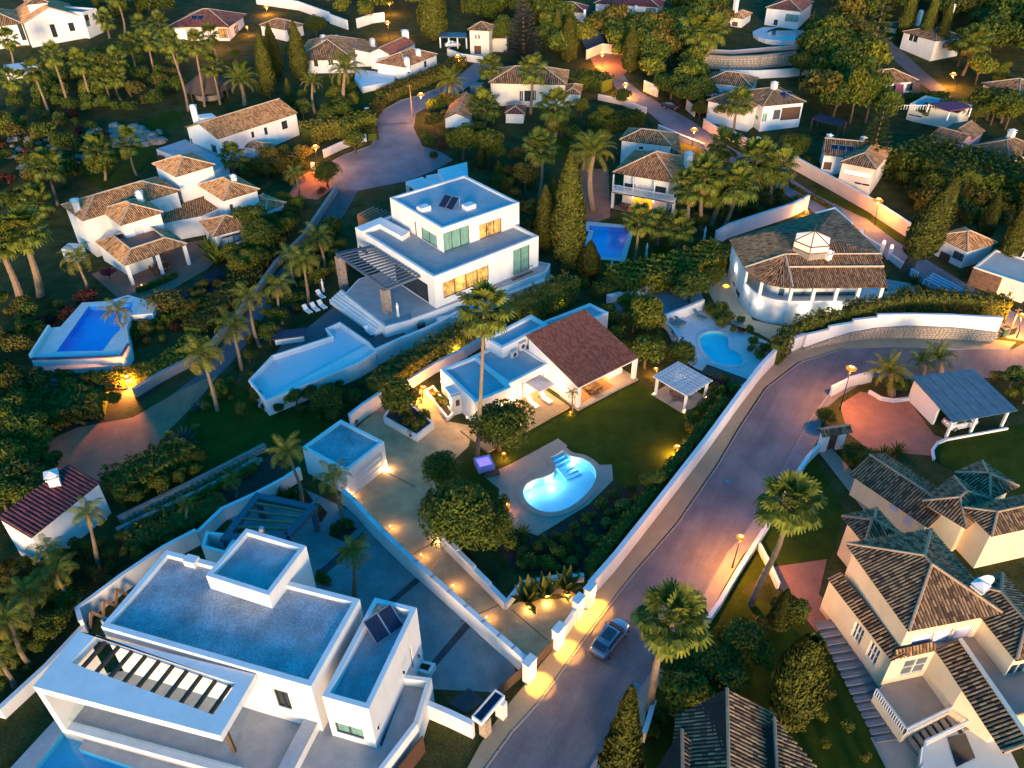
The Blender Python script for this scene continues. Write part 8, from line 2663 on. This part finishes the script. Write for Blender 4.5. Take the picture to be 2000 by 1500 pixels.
for k, p, h, w in [
    ('round', (975,880),6.6,7.4),('round', (905,1070),7.6,7.8),('round', (868,958),5.0,4.2),('round', (968,1065),4.2,4.2),('olive', (782,822),5.6,5.2),('round', (642,812),4.2,4.0),('olive', (1262,668),7.0,5.0),('olive', (1258,720),5.0,5.2),('round', (1328,715),3.6,4.4),
    ('broad', (1345,590),5.2,6.4),('broad', (1310,575),3.6,4.2),('round', (1392,560),3.4,3.4),('olive', (905,312),7.0,7.4),('olive', (955,318),7.0,7.0),('round', (938,300),6.2,6),('round', (985,95),8,8),('round', (640,365),5.0,5.4),('round', (520,500),6.4,6.0),('broad', (500,470),6.6,5.6),('strelitzia', (425,515),4.6,6),('strelitzia', (410,500),3.8,5),
    ('sparse', (335,620),4.6,6.0),('redtree', (175,600),3.0,4.2),('redtree', (140,632),2.6,3.2),('flowertree', (215,545),2.0,2.4),('olive', (695,300),4.2,5.0),('round', (618,72),5.5,6.4),('olive', (1272,960),2.6,3.0),('olive', (1180,245),4.4,4),('round', (1215,205),3.6,4.0),('olive', (1135,230),4.2,4.0),
    ('broad', (1310,200),6,7),('broad', (1345,215),6,7),('broad', (1370,205),6.4,7.5),('broad', (1330,190),6,7),('round', (1365,232),4,4),('olive', (1410,240),5,5),('olive', (1578,135),9,8),('broad', (1560,160),7,7),('broad', (1605,150),8,7),('broad', (1625,235),9,7),('olive', (1660,240),12,6),('broad', (1690,240),11,6),('broad', (1720,255),9,6),('broad', (1640,205),9,7),
    ('round', (1550,310),5,6),('broad', (1925,235),7,8),('broad', (1955,240),7,8),('olive', (1905,165),7,7),('olive', (1870,130),7,8),('olive', (1890,110),8,9),('round', (1340,1335),3.6,5.0),('broad', (1440,1290),4.4,4.6),('olive', (1330,1395),4.4,5),('broad', (1390,1330),4,5),
    ('round', (1610,828),2.2,2.4),('round', (1668,905),2.2,3.2),('round', (1690,915),2.4,3.4),('yucca', (1752,885),1.8,2.6),('yucca', (1725,890),1.6,2.4),('round', (1745,765),2.6,3.2),
    ('broad', (60,880),5,6),('olive', (25,860),5.6,6.2),('olive', (30,930),5,5.4),('brown', (55,960),4.4,5),('broad', (15,1000),4.6,5),('olive', (75,1010),3.6,4),('broad', (95,980),3.8,4.2)]:
    plant(k, p, h, w)
for p, s in [((1030,1176),3.3),((1066,1166),3.3),((1107,1153),3.1)]:
    plant('banana', p, s, None, desc='uplit broad-leaved plant')
for k, p, h in [('agave', (360,865),2.3),('agave', (390,800),1.5),('agave', (575,610),2.0),('lime', (405,800),1.3),('lime', (385,840),1.1),('yucca', (1020,1045),1.5),('lime', (1187,1030),1.4),('lime', (1220,1002),1.8),('lime', (1155,1062),1.5),('lime', (1120,1105),1.2),('shrub', (1145,1020),1.2),('shrub', (1170,990),1.3),('shrub', (1105,1060),1.3),('shrub', (1090,1090),1.4),('shrub', (1050,1075),1.3),('shrub', (1020,1090),1.2),('shrub', (1000,1070),1.5),('shrub', (1195,970),1.3),('shrub', (1070,1108),1.3),('shrub', (1035,1105),1.4),
               ('lime', (1020,1112),1.1),('shrub', (1230,960),1.2),('shrub', (1350,820),1.6),('shrub', (1370,800),1.7),('shrub', (1390,785),1.6),('lime', (1345,845),1.4),('lime', (1385,820),1.5),('shrub', (1400,770),1.8),('flower', (1400,760),1.6),('shrub', (1410,640),1.9),('shrub', (1420,625),1.6),('shrub', (1395,620),1.8),('shrub', (1382,612),1.6),('shrub', (1408,612),1.9),('shrub', (1446,628),1.1),('shrub', (1432,648),1.0),('redshrub', (1446,650),0.9),('shrub', (1460,650),1.2),('shrub', (1470,672),1.4),('shrub', (1490,690),1.7),('shrub', (1480,700),1.3),('lime', (1465,685),1.0),
               ('shrub', (1380,755),1.6),('shrub', (1410,750),1.7),('shrub', (1430,765),1.6),('shrub', (860,785),1.1),('lime', (850,775),1.0),('lime', (868,797),1.2),('shrub', (800,838),1.7),('shrub', (820,840),1.6),('shrub', (825,825),1.7),('shrub', (790,820),1.6),('shrub', (808,850),1.3),('redshrub', (630,380),1.5),('yucca', (548,965),1.4),('yucca', (570,970),1.4),('yucca', (590,972),1.3),('shrub', (660,1040),1.2),('shrub', (680,1030),1.1),('shrub', (830,1312),0.9),('shrub', (622,1000),1.0),('shrub', (625,1135),1.2),('shrub', (640,1140),1.1),
               ('yucca', (1765,575),1.8),('shrub', (1795,575),1.6),('yucca', (1785,555),2.0),('shrub', (1830,590),1.9),('shrub', (1815,580),1.5),('yucca', (1850,578),2.2),('shrub', (1870,590),1.8),('shrub', (1900,600),2.0),('lime', (1920,605),1.7),('redshrub', (1795,590),1.2),('lime', (1905,540),1.6),('shrub', (1895,535),1.5),('shrub', (940,1010),2.4),('lime', (975,1000),2.0),('lime', (975,1015),1.6),('shrub', (840,285),2.0),('shrub', (850,310),1.7),('shrub', (830,270),1.8),('redshrub', (865,290),1.8),
               ('shrub', (430,775),2.2),('shrub', (310,640),1.6),('lime', (1245,625),1.6),('shrub', (1220,600),1.6),('shrub', (1235,612),1.8),('shrub', (1190,620),2.4),('shrub', (1205,660),2.2),('shrub', (1215,690),2.2),('shrub', (1200,640),2.4)]:
    plant(k, p, h)

# ================================================================== hedges
hedge('bright clipped hedge between the stepped villa and the middle house', [(735,786),(790,746),(850,705),(905,676),(950,650)],2.8,3.2, lf_palmy, 24,0.2)
hedge('tall bright hedge behind the red tiled roof, right of the tall palm', [(1005,636),(1045,614),(1082,598),(1118,580)],3.2,3.6, lf_palmy, 24,0.2)
hedge('orange-lit hedge piece at the foot of the stepped villa', [(960,660),(985,648),(1008,640)],1.6,2.0, lf_olive, 24,0.2)
hedge('leafy hedge along the inside of the long road wall', [(1150,1128),(1203,1062),(1268,982),(1330,902),(1382,835),(1412,796)],1.2,1.9, lf_olive, 26,0.16)
hedge('row of clipped cypress hedge below the curved villa, dense right part', [(1640,650),(1690,640),(1760,625),(1850,625),(1955,635)],1.7,3.4, lf_cyp, 30,0.2, jag=0.5, z=0.9)
hedge('clipped cypress hedge below the curved villa, near the balcony lamps', [(1548,672),(1575,662),(1630,650)],1.5,3.2, lf_cyp, 30,0.2, jag=0.6, z=0.3)
hedge('clipped cypress hedge end beside the road bend', [(1508,712),(1522,695),(1535,682)],1.6,3.6, lf_cyp, 30,0.2, jag=0.4)
hedge('broad rounded hedge below the dark blue squarish pool', [(1200,575),(1260,560),(1330,545),(1380,530),(1410,512)],5.0,3.4, lf_olive, 22,0.24)
hedge('dark hedge bank between the two pools in the middle', [(1160,580),(1220,572),(1290,550)],2.6,2.0, lf_dark, 22,0.22)
hedge('brownish hedge above the white chimneyed bungalow lane', [(745,200),(790,178),(850,155),(878,142),(900,128)],3.4,2.2, lf_brown, 18,0.28)
hedge('curved brown hedge edging the turning circle', [(728,275),(722,250),(730,225),(748,205)],2.2,1.8, lf_brown, 20,0.26)
hedge('yellow green clipped hedge beside the plain gable villa', [(600,278),(630,268),(662,262)],4.5,3.4, lf_palmy, 18,0.28)
hedge('round-topped green hedge behind the turning circle shrine', [(665,272),(700,258),(728,250)],4.0,3.4, lf_olive, 18,0.28)
hedge('low hedge under the lamp left of the turning circle', [(470,345),(520,335),(560,330),(600,325)],3.5,2.6, lf_brown, 20,0.24)
hedge('long dark hedge above the brick red lane, left part', [(20,820),(90,815),(150,800),(210,790)],6.0,2.2, lf_brown, 18,0.25)
hedge('lit hedge round the glowing lamp above the brick red lane', [(215,745),(260,745),(300,735),(350,705),(390,668)],3.0,1.3, lf_olive, 22,0.22)
hedge('thick hedge between the lane and the purple bed', [(380,660),(430,610),(480,555),(520,505)],3.2,2.0, lf_brown, 20,0.24)
hedge('leafy hedge right of the lane, below the turning circle', [(655,445),(620,490),(590,530)],2.4,2.2, lf_olive, 20,0.22)
hedge('dark hedge mass at the right of the brick red lane', [(220,975),(270,950),(320,925),(370,890)],4.0,2.6, lf_dark, 20,0.22)
hedge('planted strip of bushes between the two rubble walls', [(260,1035),(340,995),(420,955),(500,912)],1.6,0.9, lf_olive, 20,0.18)
hedge('dark ground hedge left of the modern villa wall', [(250,1075),(320,1042),(390,1010),(440,985)],3.0,1.2, lf_brown, 18,0.2)
hedge('wide dark clipped hedge below the pink house', [(1760,330),(1800,345),(1850,362),(1900,372),(1960,380),(2010,388)],12.0,5.5, lf_dark, 9,0.34)
hedge('brown bank of bushes above the outhouse', [(1790,400),(1850,415),(1905,430)],6.0,2.5, lf_brown, 13,0.32)
hedge('hedge along the peach wall of the upper road', [(1520,350),(1580,385),(1640,418)],0.8,0.6, lf_brown, 14,0.2)
hedge('dark hedge behind the lit orange wall', [(1120,175),(1150,165),(1185,178)],4.5,3.0, lf_dark, 15,0.3)
hedge('dark hedge at the bend right of the cream hip-roofed house', [(1150,255),(1200,250),(1250,240)],3.5,2.6, lf_dark, 17,0.28)
hedge('green hedge under the orange-lit veranda on the right', [(1570,320),(1610,345),(1660,378)],1.8,1.4, lf_dark, 18,0.26)
hedge('hedge in front of the awning house at the upper right', [(1755,195),(1800,190),(1850,188)],1.6,1.0, lf_dark, 16,0.26)
hedge('dark hedge on the left of the dark blue pool', [(1090,570),(1120,560),(1150,560)],1.8,1.2, lf_dark, 20,0.2)
hedge('low hedge before the porch of the hipped villa', [(268,572),(310,556),(345,540)],1.0,0.8, lf_dark, 26,0.16)
hedge('dark hedge behind the pool of the hipped villa', [(255,665),(300,640),(350,620),(420,590)],2.4,1.6, lf_dark, 20,0.22)

# ================================================================== wooded slopes and planting seen only as masses
DW = ['broad', 'broad', 'olive', 'brown', 'round']
KEEP[:] = [[(365,180),(440,165),(470,200),(400,235)],[(325,60),(500,50),(500,110),(325,115)],[(640,330),(740,225),(830,180),(960,110),(970,135),(830,240),(900,315),(800,360),(640,375)],[(150,600),(330,540),(560,380),(440,300),(110,380),(100,440),(150,520)]]
fill([(20,150),(330,100),(360,210),(240,240),(120,225),(20,215)],60, DW, (3,5.5), 'in the dark grove under the slim palms', 'grove', 2.6,1, stuff=True)
fill([(-40,220),(160,235),(260,330),(140,390),(110,460),(0,430),(-60,330)],55, DW + ['shrub', 'lime', 'redshrub'],(2.5,6), 'on the rough slope at the left edge', 'rough slope', 2.4,2, stuff=True)
fill([(180,-10),(330,-12),(330,40),(200,60)],20,['broad', 'cypress', 'olive'],(6,11), 'in the woods at the top left', 'top woods', 3,3, stuff=True)
fill([(420,110),(500,95),(570,110),(560,190),(500,215),(430,205)],8, DW, (2.5,4), 'round the thatched hut', 'hut garden', 3,4)
fill([(560,200),(700,190),(715,235),(600,260)],10,['broad', 'shrub', 'olive'],(2.5,5), 'in the garden behind the plain gable villa', 'garden', 2.5,5)
fill([(780,20),(900,-10),(1080,-5),(1080,75),(1000,60),(900,40)],36, DW + ['cypress'],(6,11), 'in the woods along the top edge', 'top woods', 3,6, stuff=True)
fill([(590,-12),(790,-12),(780,40),(700,50),(650,40)],16,['broad', 'olive', 'olive'],(5,8), 'round the top edge lamps', 'top woods', 3,16, stuff=True)
fill([(1060,60),(1180,60),(1320,60),(1370,110),(1360,200),(1290,190),(1240,150),(1150,95),(1075,130)],52, DW, (5,9), 'in the dark wood above the upper road', 'upper wood', 2.8,7, stuff=True)
fill([(1300,-10),(1420,-5),(1400,90),(1320,60)],22, DW + ['cypress'],(6,11), 'in the dark wood left of the curved pool house', 'upper wood', 3,8, stuff=True)
fill([(1600,-15),(2040,-20),(2040,130),(1930,140),(1880,60),(1760,30),(1700,60),(1640,70)],75, DW, (6,11), 'in the woods at the top right corner', 'top right woods', 3.4,9, stuff=True)
fill([(1560,90),(1660,80),(1700,140),(1720,230),(1600,250),(1570,200)],34, DW, (6,11), 'in the thick trees left of the awning house', 'thicket', 2.8,10, stuff=True)
fill([(1890,140),(2020,150),(2010,180),(1900,175)],4,['olive'],(3,5), 'by the glowing eave house', 'garden', 3,11)
fill([(1780,240),(2020,235),(2030,260),(1900,250)],10,['broad', 'olive'],(4,7), 'behind the pink house', 'garden', 3,12)
fill([(1730,320),(2010,370),(2010,440),(1900,440),(1790,420),(1760,370)],40,['broad', 'brown', 'olive', 'shrub'],(3,6), 'on the dark bank below the pink house', 'dark bank', 2.6,13, stuff=True)
fill([(1075,250),(1170,250),(1190,310),(1120,340),(1070,300)],10,['broad', 'shrub', 'olive'],(2.5,5), 'in the garden before the cream hip-roofed house', 'garden', 2.6,14)
fill([(920,320),(1040,300),(1050,420),(1040,480),(980,400)],18,['broad', 'brown', 'shrub'],(3,6), 'in the dark garden right of the stepped villa', 'dark garden', 2.4,15)
fill([(815,215),(890,195),(900,270),(860,290),(825,260)],12,['broad', 'brown', 'shrub', 'shrub'],(2,4.5), 'beside the turning circle bank', 'bank', 2.2,17)
fill([(1340,390),(1470,390),(1500,410),(1410,460),(1350,450)],16,['broad', 'shrub', 'brown'],(2,4.5), 'under the veranda palms', 'palm garden', 2.2,18)
fill([(1380,330),(1520,380),(1560,410),(1480,430),(1400,400)],16,['broad', 'shrub', 'brown'],(2,5), 'under the palms by the upper road', 'palm garden', 2.4,19)
fill([(0,590),(140,590),(100,640),(60,730),(-40,760),(-60,640)],26,['brown', 'shrub', 'lime', 'redshrub', 'broad'],(1.8,4), 'left of the raised blue pool', 'left bank', 2,20, stuff=True)
fill([(-60,740),(60,755),(210,755),(240,790),(100,850),(-30,870)],46,['brown', 'olive', 'broad', 'shrub'],(2,4), 'on the bank below the raised blue pool', 'left bank', 1.7,21, stuff=True)
fill([(-30,830),(90,870),(110,930),(60,980),(-40,1010)],26,['olive', 'brown', 'broad'],(2.5,4.5), 'behind the red-roofed outbuilding', 'left bank', 1.8,22, stuff=True)
fill([(250,1000),(420,920),(350,880),(290,930)],18,['broad', 'shrub', 'olive'],(1.6,3), 'below the brick red lane', 'lane garden', 1.6,23)
fill([(130,1110),(230,1060),(390,1000),(350,1060),(200,1150),(150,1170)],26,['shrub', 'brown', 'broad', 'lime'],(1.2,2.6), 'left of the modern villa wall', 'villa bank', 1.4,24)
fill([(-20,1110),(120,1100),(160,1170),(100,1280),(10,1360),(-40,1300)],40,['olive', 'brown', 'shrub', 'broad'],(1.6,3.4), 'in the palm clump at the lower left', 'palm clump', 1.4,25)
fill([(500,800),(600,790),(710,740),(740,790),(690,830),(640,830)],20,['broad', 'shrub', 'brown'],(1.4,2.8), 'on the bank below the long raised pool', 'pool bank', 1.7,26)
fill([(430,740),(490,700),(500,780),(520,800),(470,830)],10,['shrub', 'lime', 'broad'],(1.2,2.6), 'at the pointed end of the long raised pool', 'pool bank', 1.7,27)
fill([(520,560),(590,520),(660,470),(690,520),(640,570),(560,640),(510,700),(470,720),(500,640)],34,['olive', 'shrub', 'lime', 'broad'],(1.6,3.6), 'under the row of palms by the lane', 'palm strip', 1.7,28)
fill([(320,600),(420,545),(460,560),(360,650),(270,690)],22,['shrub', 'brown', 'redshrub'],(1.4,2.6), 'in the purple bed beside the blue pool', 'purple bed', 1.7,29)
fill([(450,520),(560,400),(600,420),(540,500),(480,560)],24,['broad', 'olive', 'brown'],(2.5,4.5), 'between the hipped villa and the lane', 'villa garden', 2,30)
fill([(470,330),(560,310),(600,320),(600,350),(560,360),(500,365)],12,['brown', 'broad', 'shrub'],(2.5,4.5), 'below the plain gable villa', 'villa garden', 2.2,31)
fill([(1180,600),(1210,600),(1260,700),(1290,690),(1270,640),(1230,600)],14,['broad', 'shrub', 'olive'],(2,4), 'between the middle house and the pale terrace', 'side garden', 1.8,32)
fill([(1000,1060),(1060,1060),(1180,1000),(1250,970),(1180,1090),(1100,1125),(1010,1110)],40,['shrub'],(1.4,2.4), 'in the dark bed below the glowing pool', 'bed', 1.0,33)
fill([(1380,1240),(1500,1190),(1560,1210),(1480,1300),(1400,1300)],8,['shrub', 'broad'],(1.6,3.4), 'on the lawn above the bottom roof', 'lawn', 2.4,34)
fill([(1600,1300),(1690,1420),(1760,1560),(1600,1560),(1560,1420)],14,['shrub'],(1.2,2.2), 'in the dark garden left of the yellow house', 'garden', 2.0,35)
fill([(1280,1370),(1380,1320),(1420,1350),(1340,1420),(1270,1440)],12,['broad', 'olive', 'shrub'],(2,3.6), 'under the bottom road palm', 'palm garden', 1.6,36)
fill([(840,950),(900,960),(960,1050),(940,1090),(880,1060)],10,['shrub'],(2,3), 'round the foot of the big round tree', 'tree foot', 1.2,37)
fill([(1940,740),(2010,760),(2010,800),(1990,790)],8,['shrub', 'broad'],(1.8,3), 'behind the blue carport', 'garden', 1.6,38)

def boulders(label, poly, n, sz, seed):
    rs = random.Random(seed); Wp = [(v.x, v.y) for v in map(Vt, poly)]; b = MB(); k = 0
    x0, x1, y0, y1 = min(p[0] for p in Wp), max(p[0] for p in Wp), min(p[1] for p in Wp), max(p[1] for p in Wp)
    for _ in range(n * 20):
        p = (rs.uniform(x0, x1), rs.uniform(y0, y1))
        if k >= n: break
        if not inside(p, Wp): continue
        k += 1; s = rs.uniform(*sz); g = G(*p); a0 = rs.uniform(0,6)
        rows = [[(p[0] + cos(a0 + j * 1.047) * r * s * rs.uniform(.7,1.2), p[1] + sin(a0 + j * 1.047) * r * s * rs.uniform(.7,1.2), g + z * s) for j in range(6)] for r, z in ((1,-.2),(.95, .3),(.6, .7))]
        b.grid(rows, True); m_ = len(b.v); b.f.append(tuple(range(m_ - 6, m_)))
    o = b.build('boulders', rockbank); tag(o, label, 'rocks', None, 'stuff')
boulders('band of pale boulders on the slope left of the plain gable villa', [(170,258),(230,248),(310,258),(318,280),(250,290),(190,275)],90,(.5,1.6),5)
boulders('scattered pale boulders on the rough slope at the left edge', [(20,270),(110,262),(190,300),(130,330),(60,350),(20,320)],80,(.3,1.1),6)
boulders('heap of pale rocks under the raised blue pool', [(58,735),(100,740),(110,765),(60,765)],25,(.3, .7),7)
for p, l, s in (((1014,1408), 'long drain grate in the gutter of the road by the street gate shelter', (1.1, .2)),((1243,1340), 'round-edged iron cover in the road before the lower road palm', (.4, .4)),((1420,940), 'iron cover in the middle of the main road', (.35, .35))):
    q = Vt(p); o = thing('drain_cover', (q.x, q.y, .04), l, 'drain cover'); m = MB(); m.obox(q, (.6, .8), s, .03, .055); m.build('frame', steel, o)
    for k in range(7):
        m = MB(); m.obox(q.xy + Vector((.6, .8)) * s[0] * ((k + .5) / 3.5 - 1) * .9,(.6, .8),(s[0] * .06, s[1] * .85), .055, .062); m.build('bar', metal, o)

# ================================================================== labels for the plants that stand singly
LM = [((1090,945), 'the glowing pool'),((1130,670), 'the sloping red roof'),((900,760), 'the middle house'),((450,1200), 'the big gravel roof'),((750,1230), 'the grey courtyard'),((870,440), 'the stepped villa'),((610,710), 'the long raised pool'),((1590,500), 'the glass roof lantern'),
      ((1410,680), 'the teal kidney pool'),((1265,370), 'the veranda house'),((1190,475), 'the dark blue pool'),((320,420), 'the hipped villa'),((180,640), 'the raised blue pool'),((110,1010), 'the red-roofed outbuilding'),((760,300), 'the turning circle'),((470,240), 'the plain gable villa'),((415,170), 'the thatched hut'),
      ((80,80), 'the top left house'),((405,50), 'the warm lit top house'),((690,110), 'the chimneyed bungalow'),((935,80), 'the tower house'),((1030,170), 'the cream hip-roofed house'),((1200,30), 'the top terrace house'),((1500,30), 'the curved pool house'),((1460,115), 'the stone retaining wall'),((1500,205), 'the arched house'),
      ((1640,300), 'the orange-lit veranda'),((1750,150), 'the awning house'),((1830,80), 'the two-chimney house'),((1950,170), 'the glowing eave house'),((1850,280), 'the pink house'),((1885,490), 'the square outhouse'),((1880,790), 'the blue carport'),((1740,830), 'the red forecourt'),((1800,1150), 'the yellow house'),((1430,1450), 'the bottom tiled roof'),
      ((1180,1240), 'the silver car'),((1335,760), 'the gazebo'),((250,850), 'the brick red lane'),((670,880), 'the garage'),((1840,570), 'the slatted white pergola'),((1100,1200), 'the gate pillars'),((945,905), 'the violet hot tub'),((520,1000), 'the blue-grey pergola'),((350,980), 'the rubble walls'),((1400,270), 'the upper road'),((1620,850), 'the white gateway')]
LMW = [(V(p[0], p[1]), p, n) for p, n in LM]
def rel(o, n):
    q = o.location
    best = min(LMW, key=lambda l: hypot(l[0].x - q.x, l[0].y - q.y) * (1 + 0.0))
    dx, dy = q.x - best[0].x, q.y - best[0].y
    if abs(dx) > abs(dy): r = 'right of' if dx > 0 else 'left of'
    else: r = 'behind' if dy > 0 else 'in front of'
    return r, best[2]
groups = {}
for o, dsc, p, cat, grp, zone in VEG:
    r, n = rel(o, None)
    groups.setdefault((dsc, r, n),[]).append((o, cat, grp))
ORD = ['first', 'second', 'third', 'fourth', 'fifth', 'sixth', 'seventh', 'eighth', 'ninth', 'tenth']
NUM = ['', 'one', 'two', 'three', 'four', 'five', 'six', 'seven', 'eight', 'nine', 'ten', 'eleven', 'twelve']
for (dsc, r, n), L in groups.items():
    L.sort(key=lambda t: t[0].location.x / max(20, t[0].location.y))
    for i, (o, cat, grp) in enumerate(L):
        lab = f'{dsc} {r} {n}'
        if len(L) == 2: lab += ', the left one of two' if i == 0 else ', the right one of two'
        elif len(L) > 2: lab += (', leftmost' if i == 0 else ', rightmost' if i == len(L) - 1 else f', {ORD[i]} from left') + f' of {NUM[len(L)] if len(L) < 13 else len(L)}'
        tag(o, lab, cat, grp)
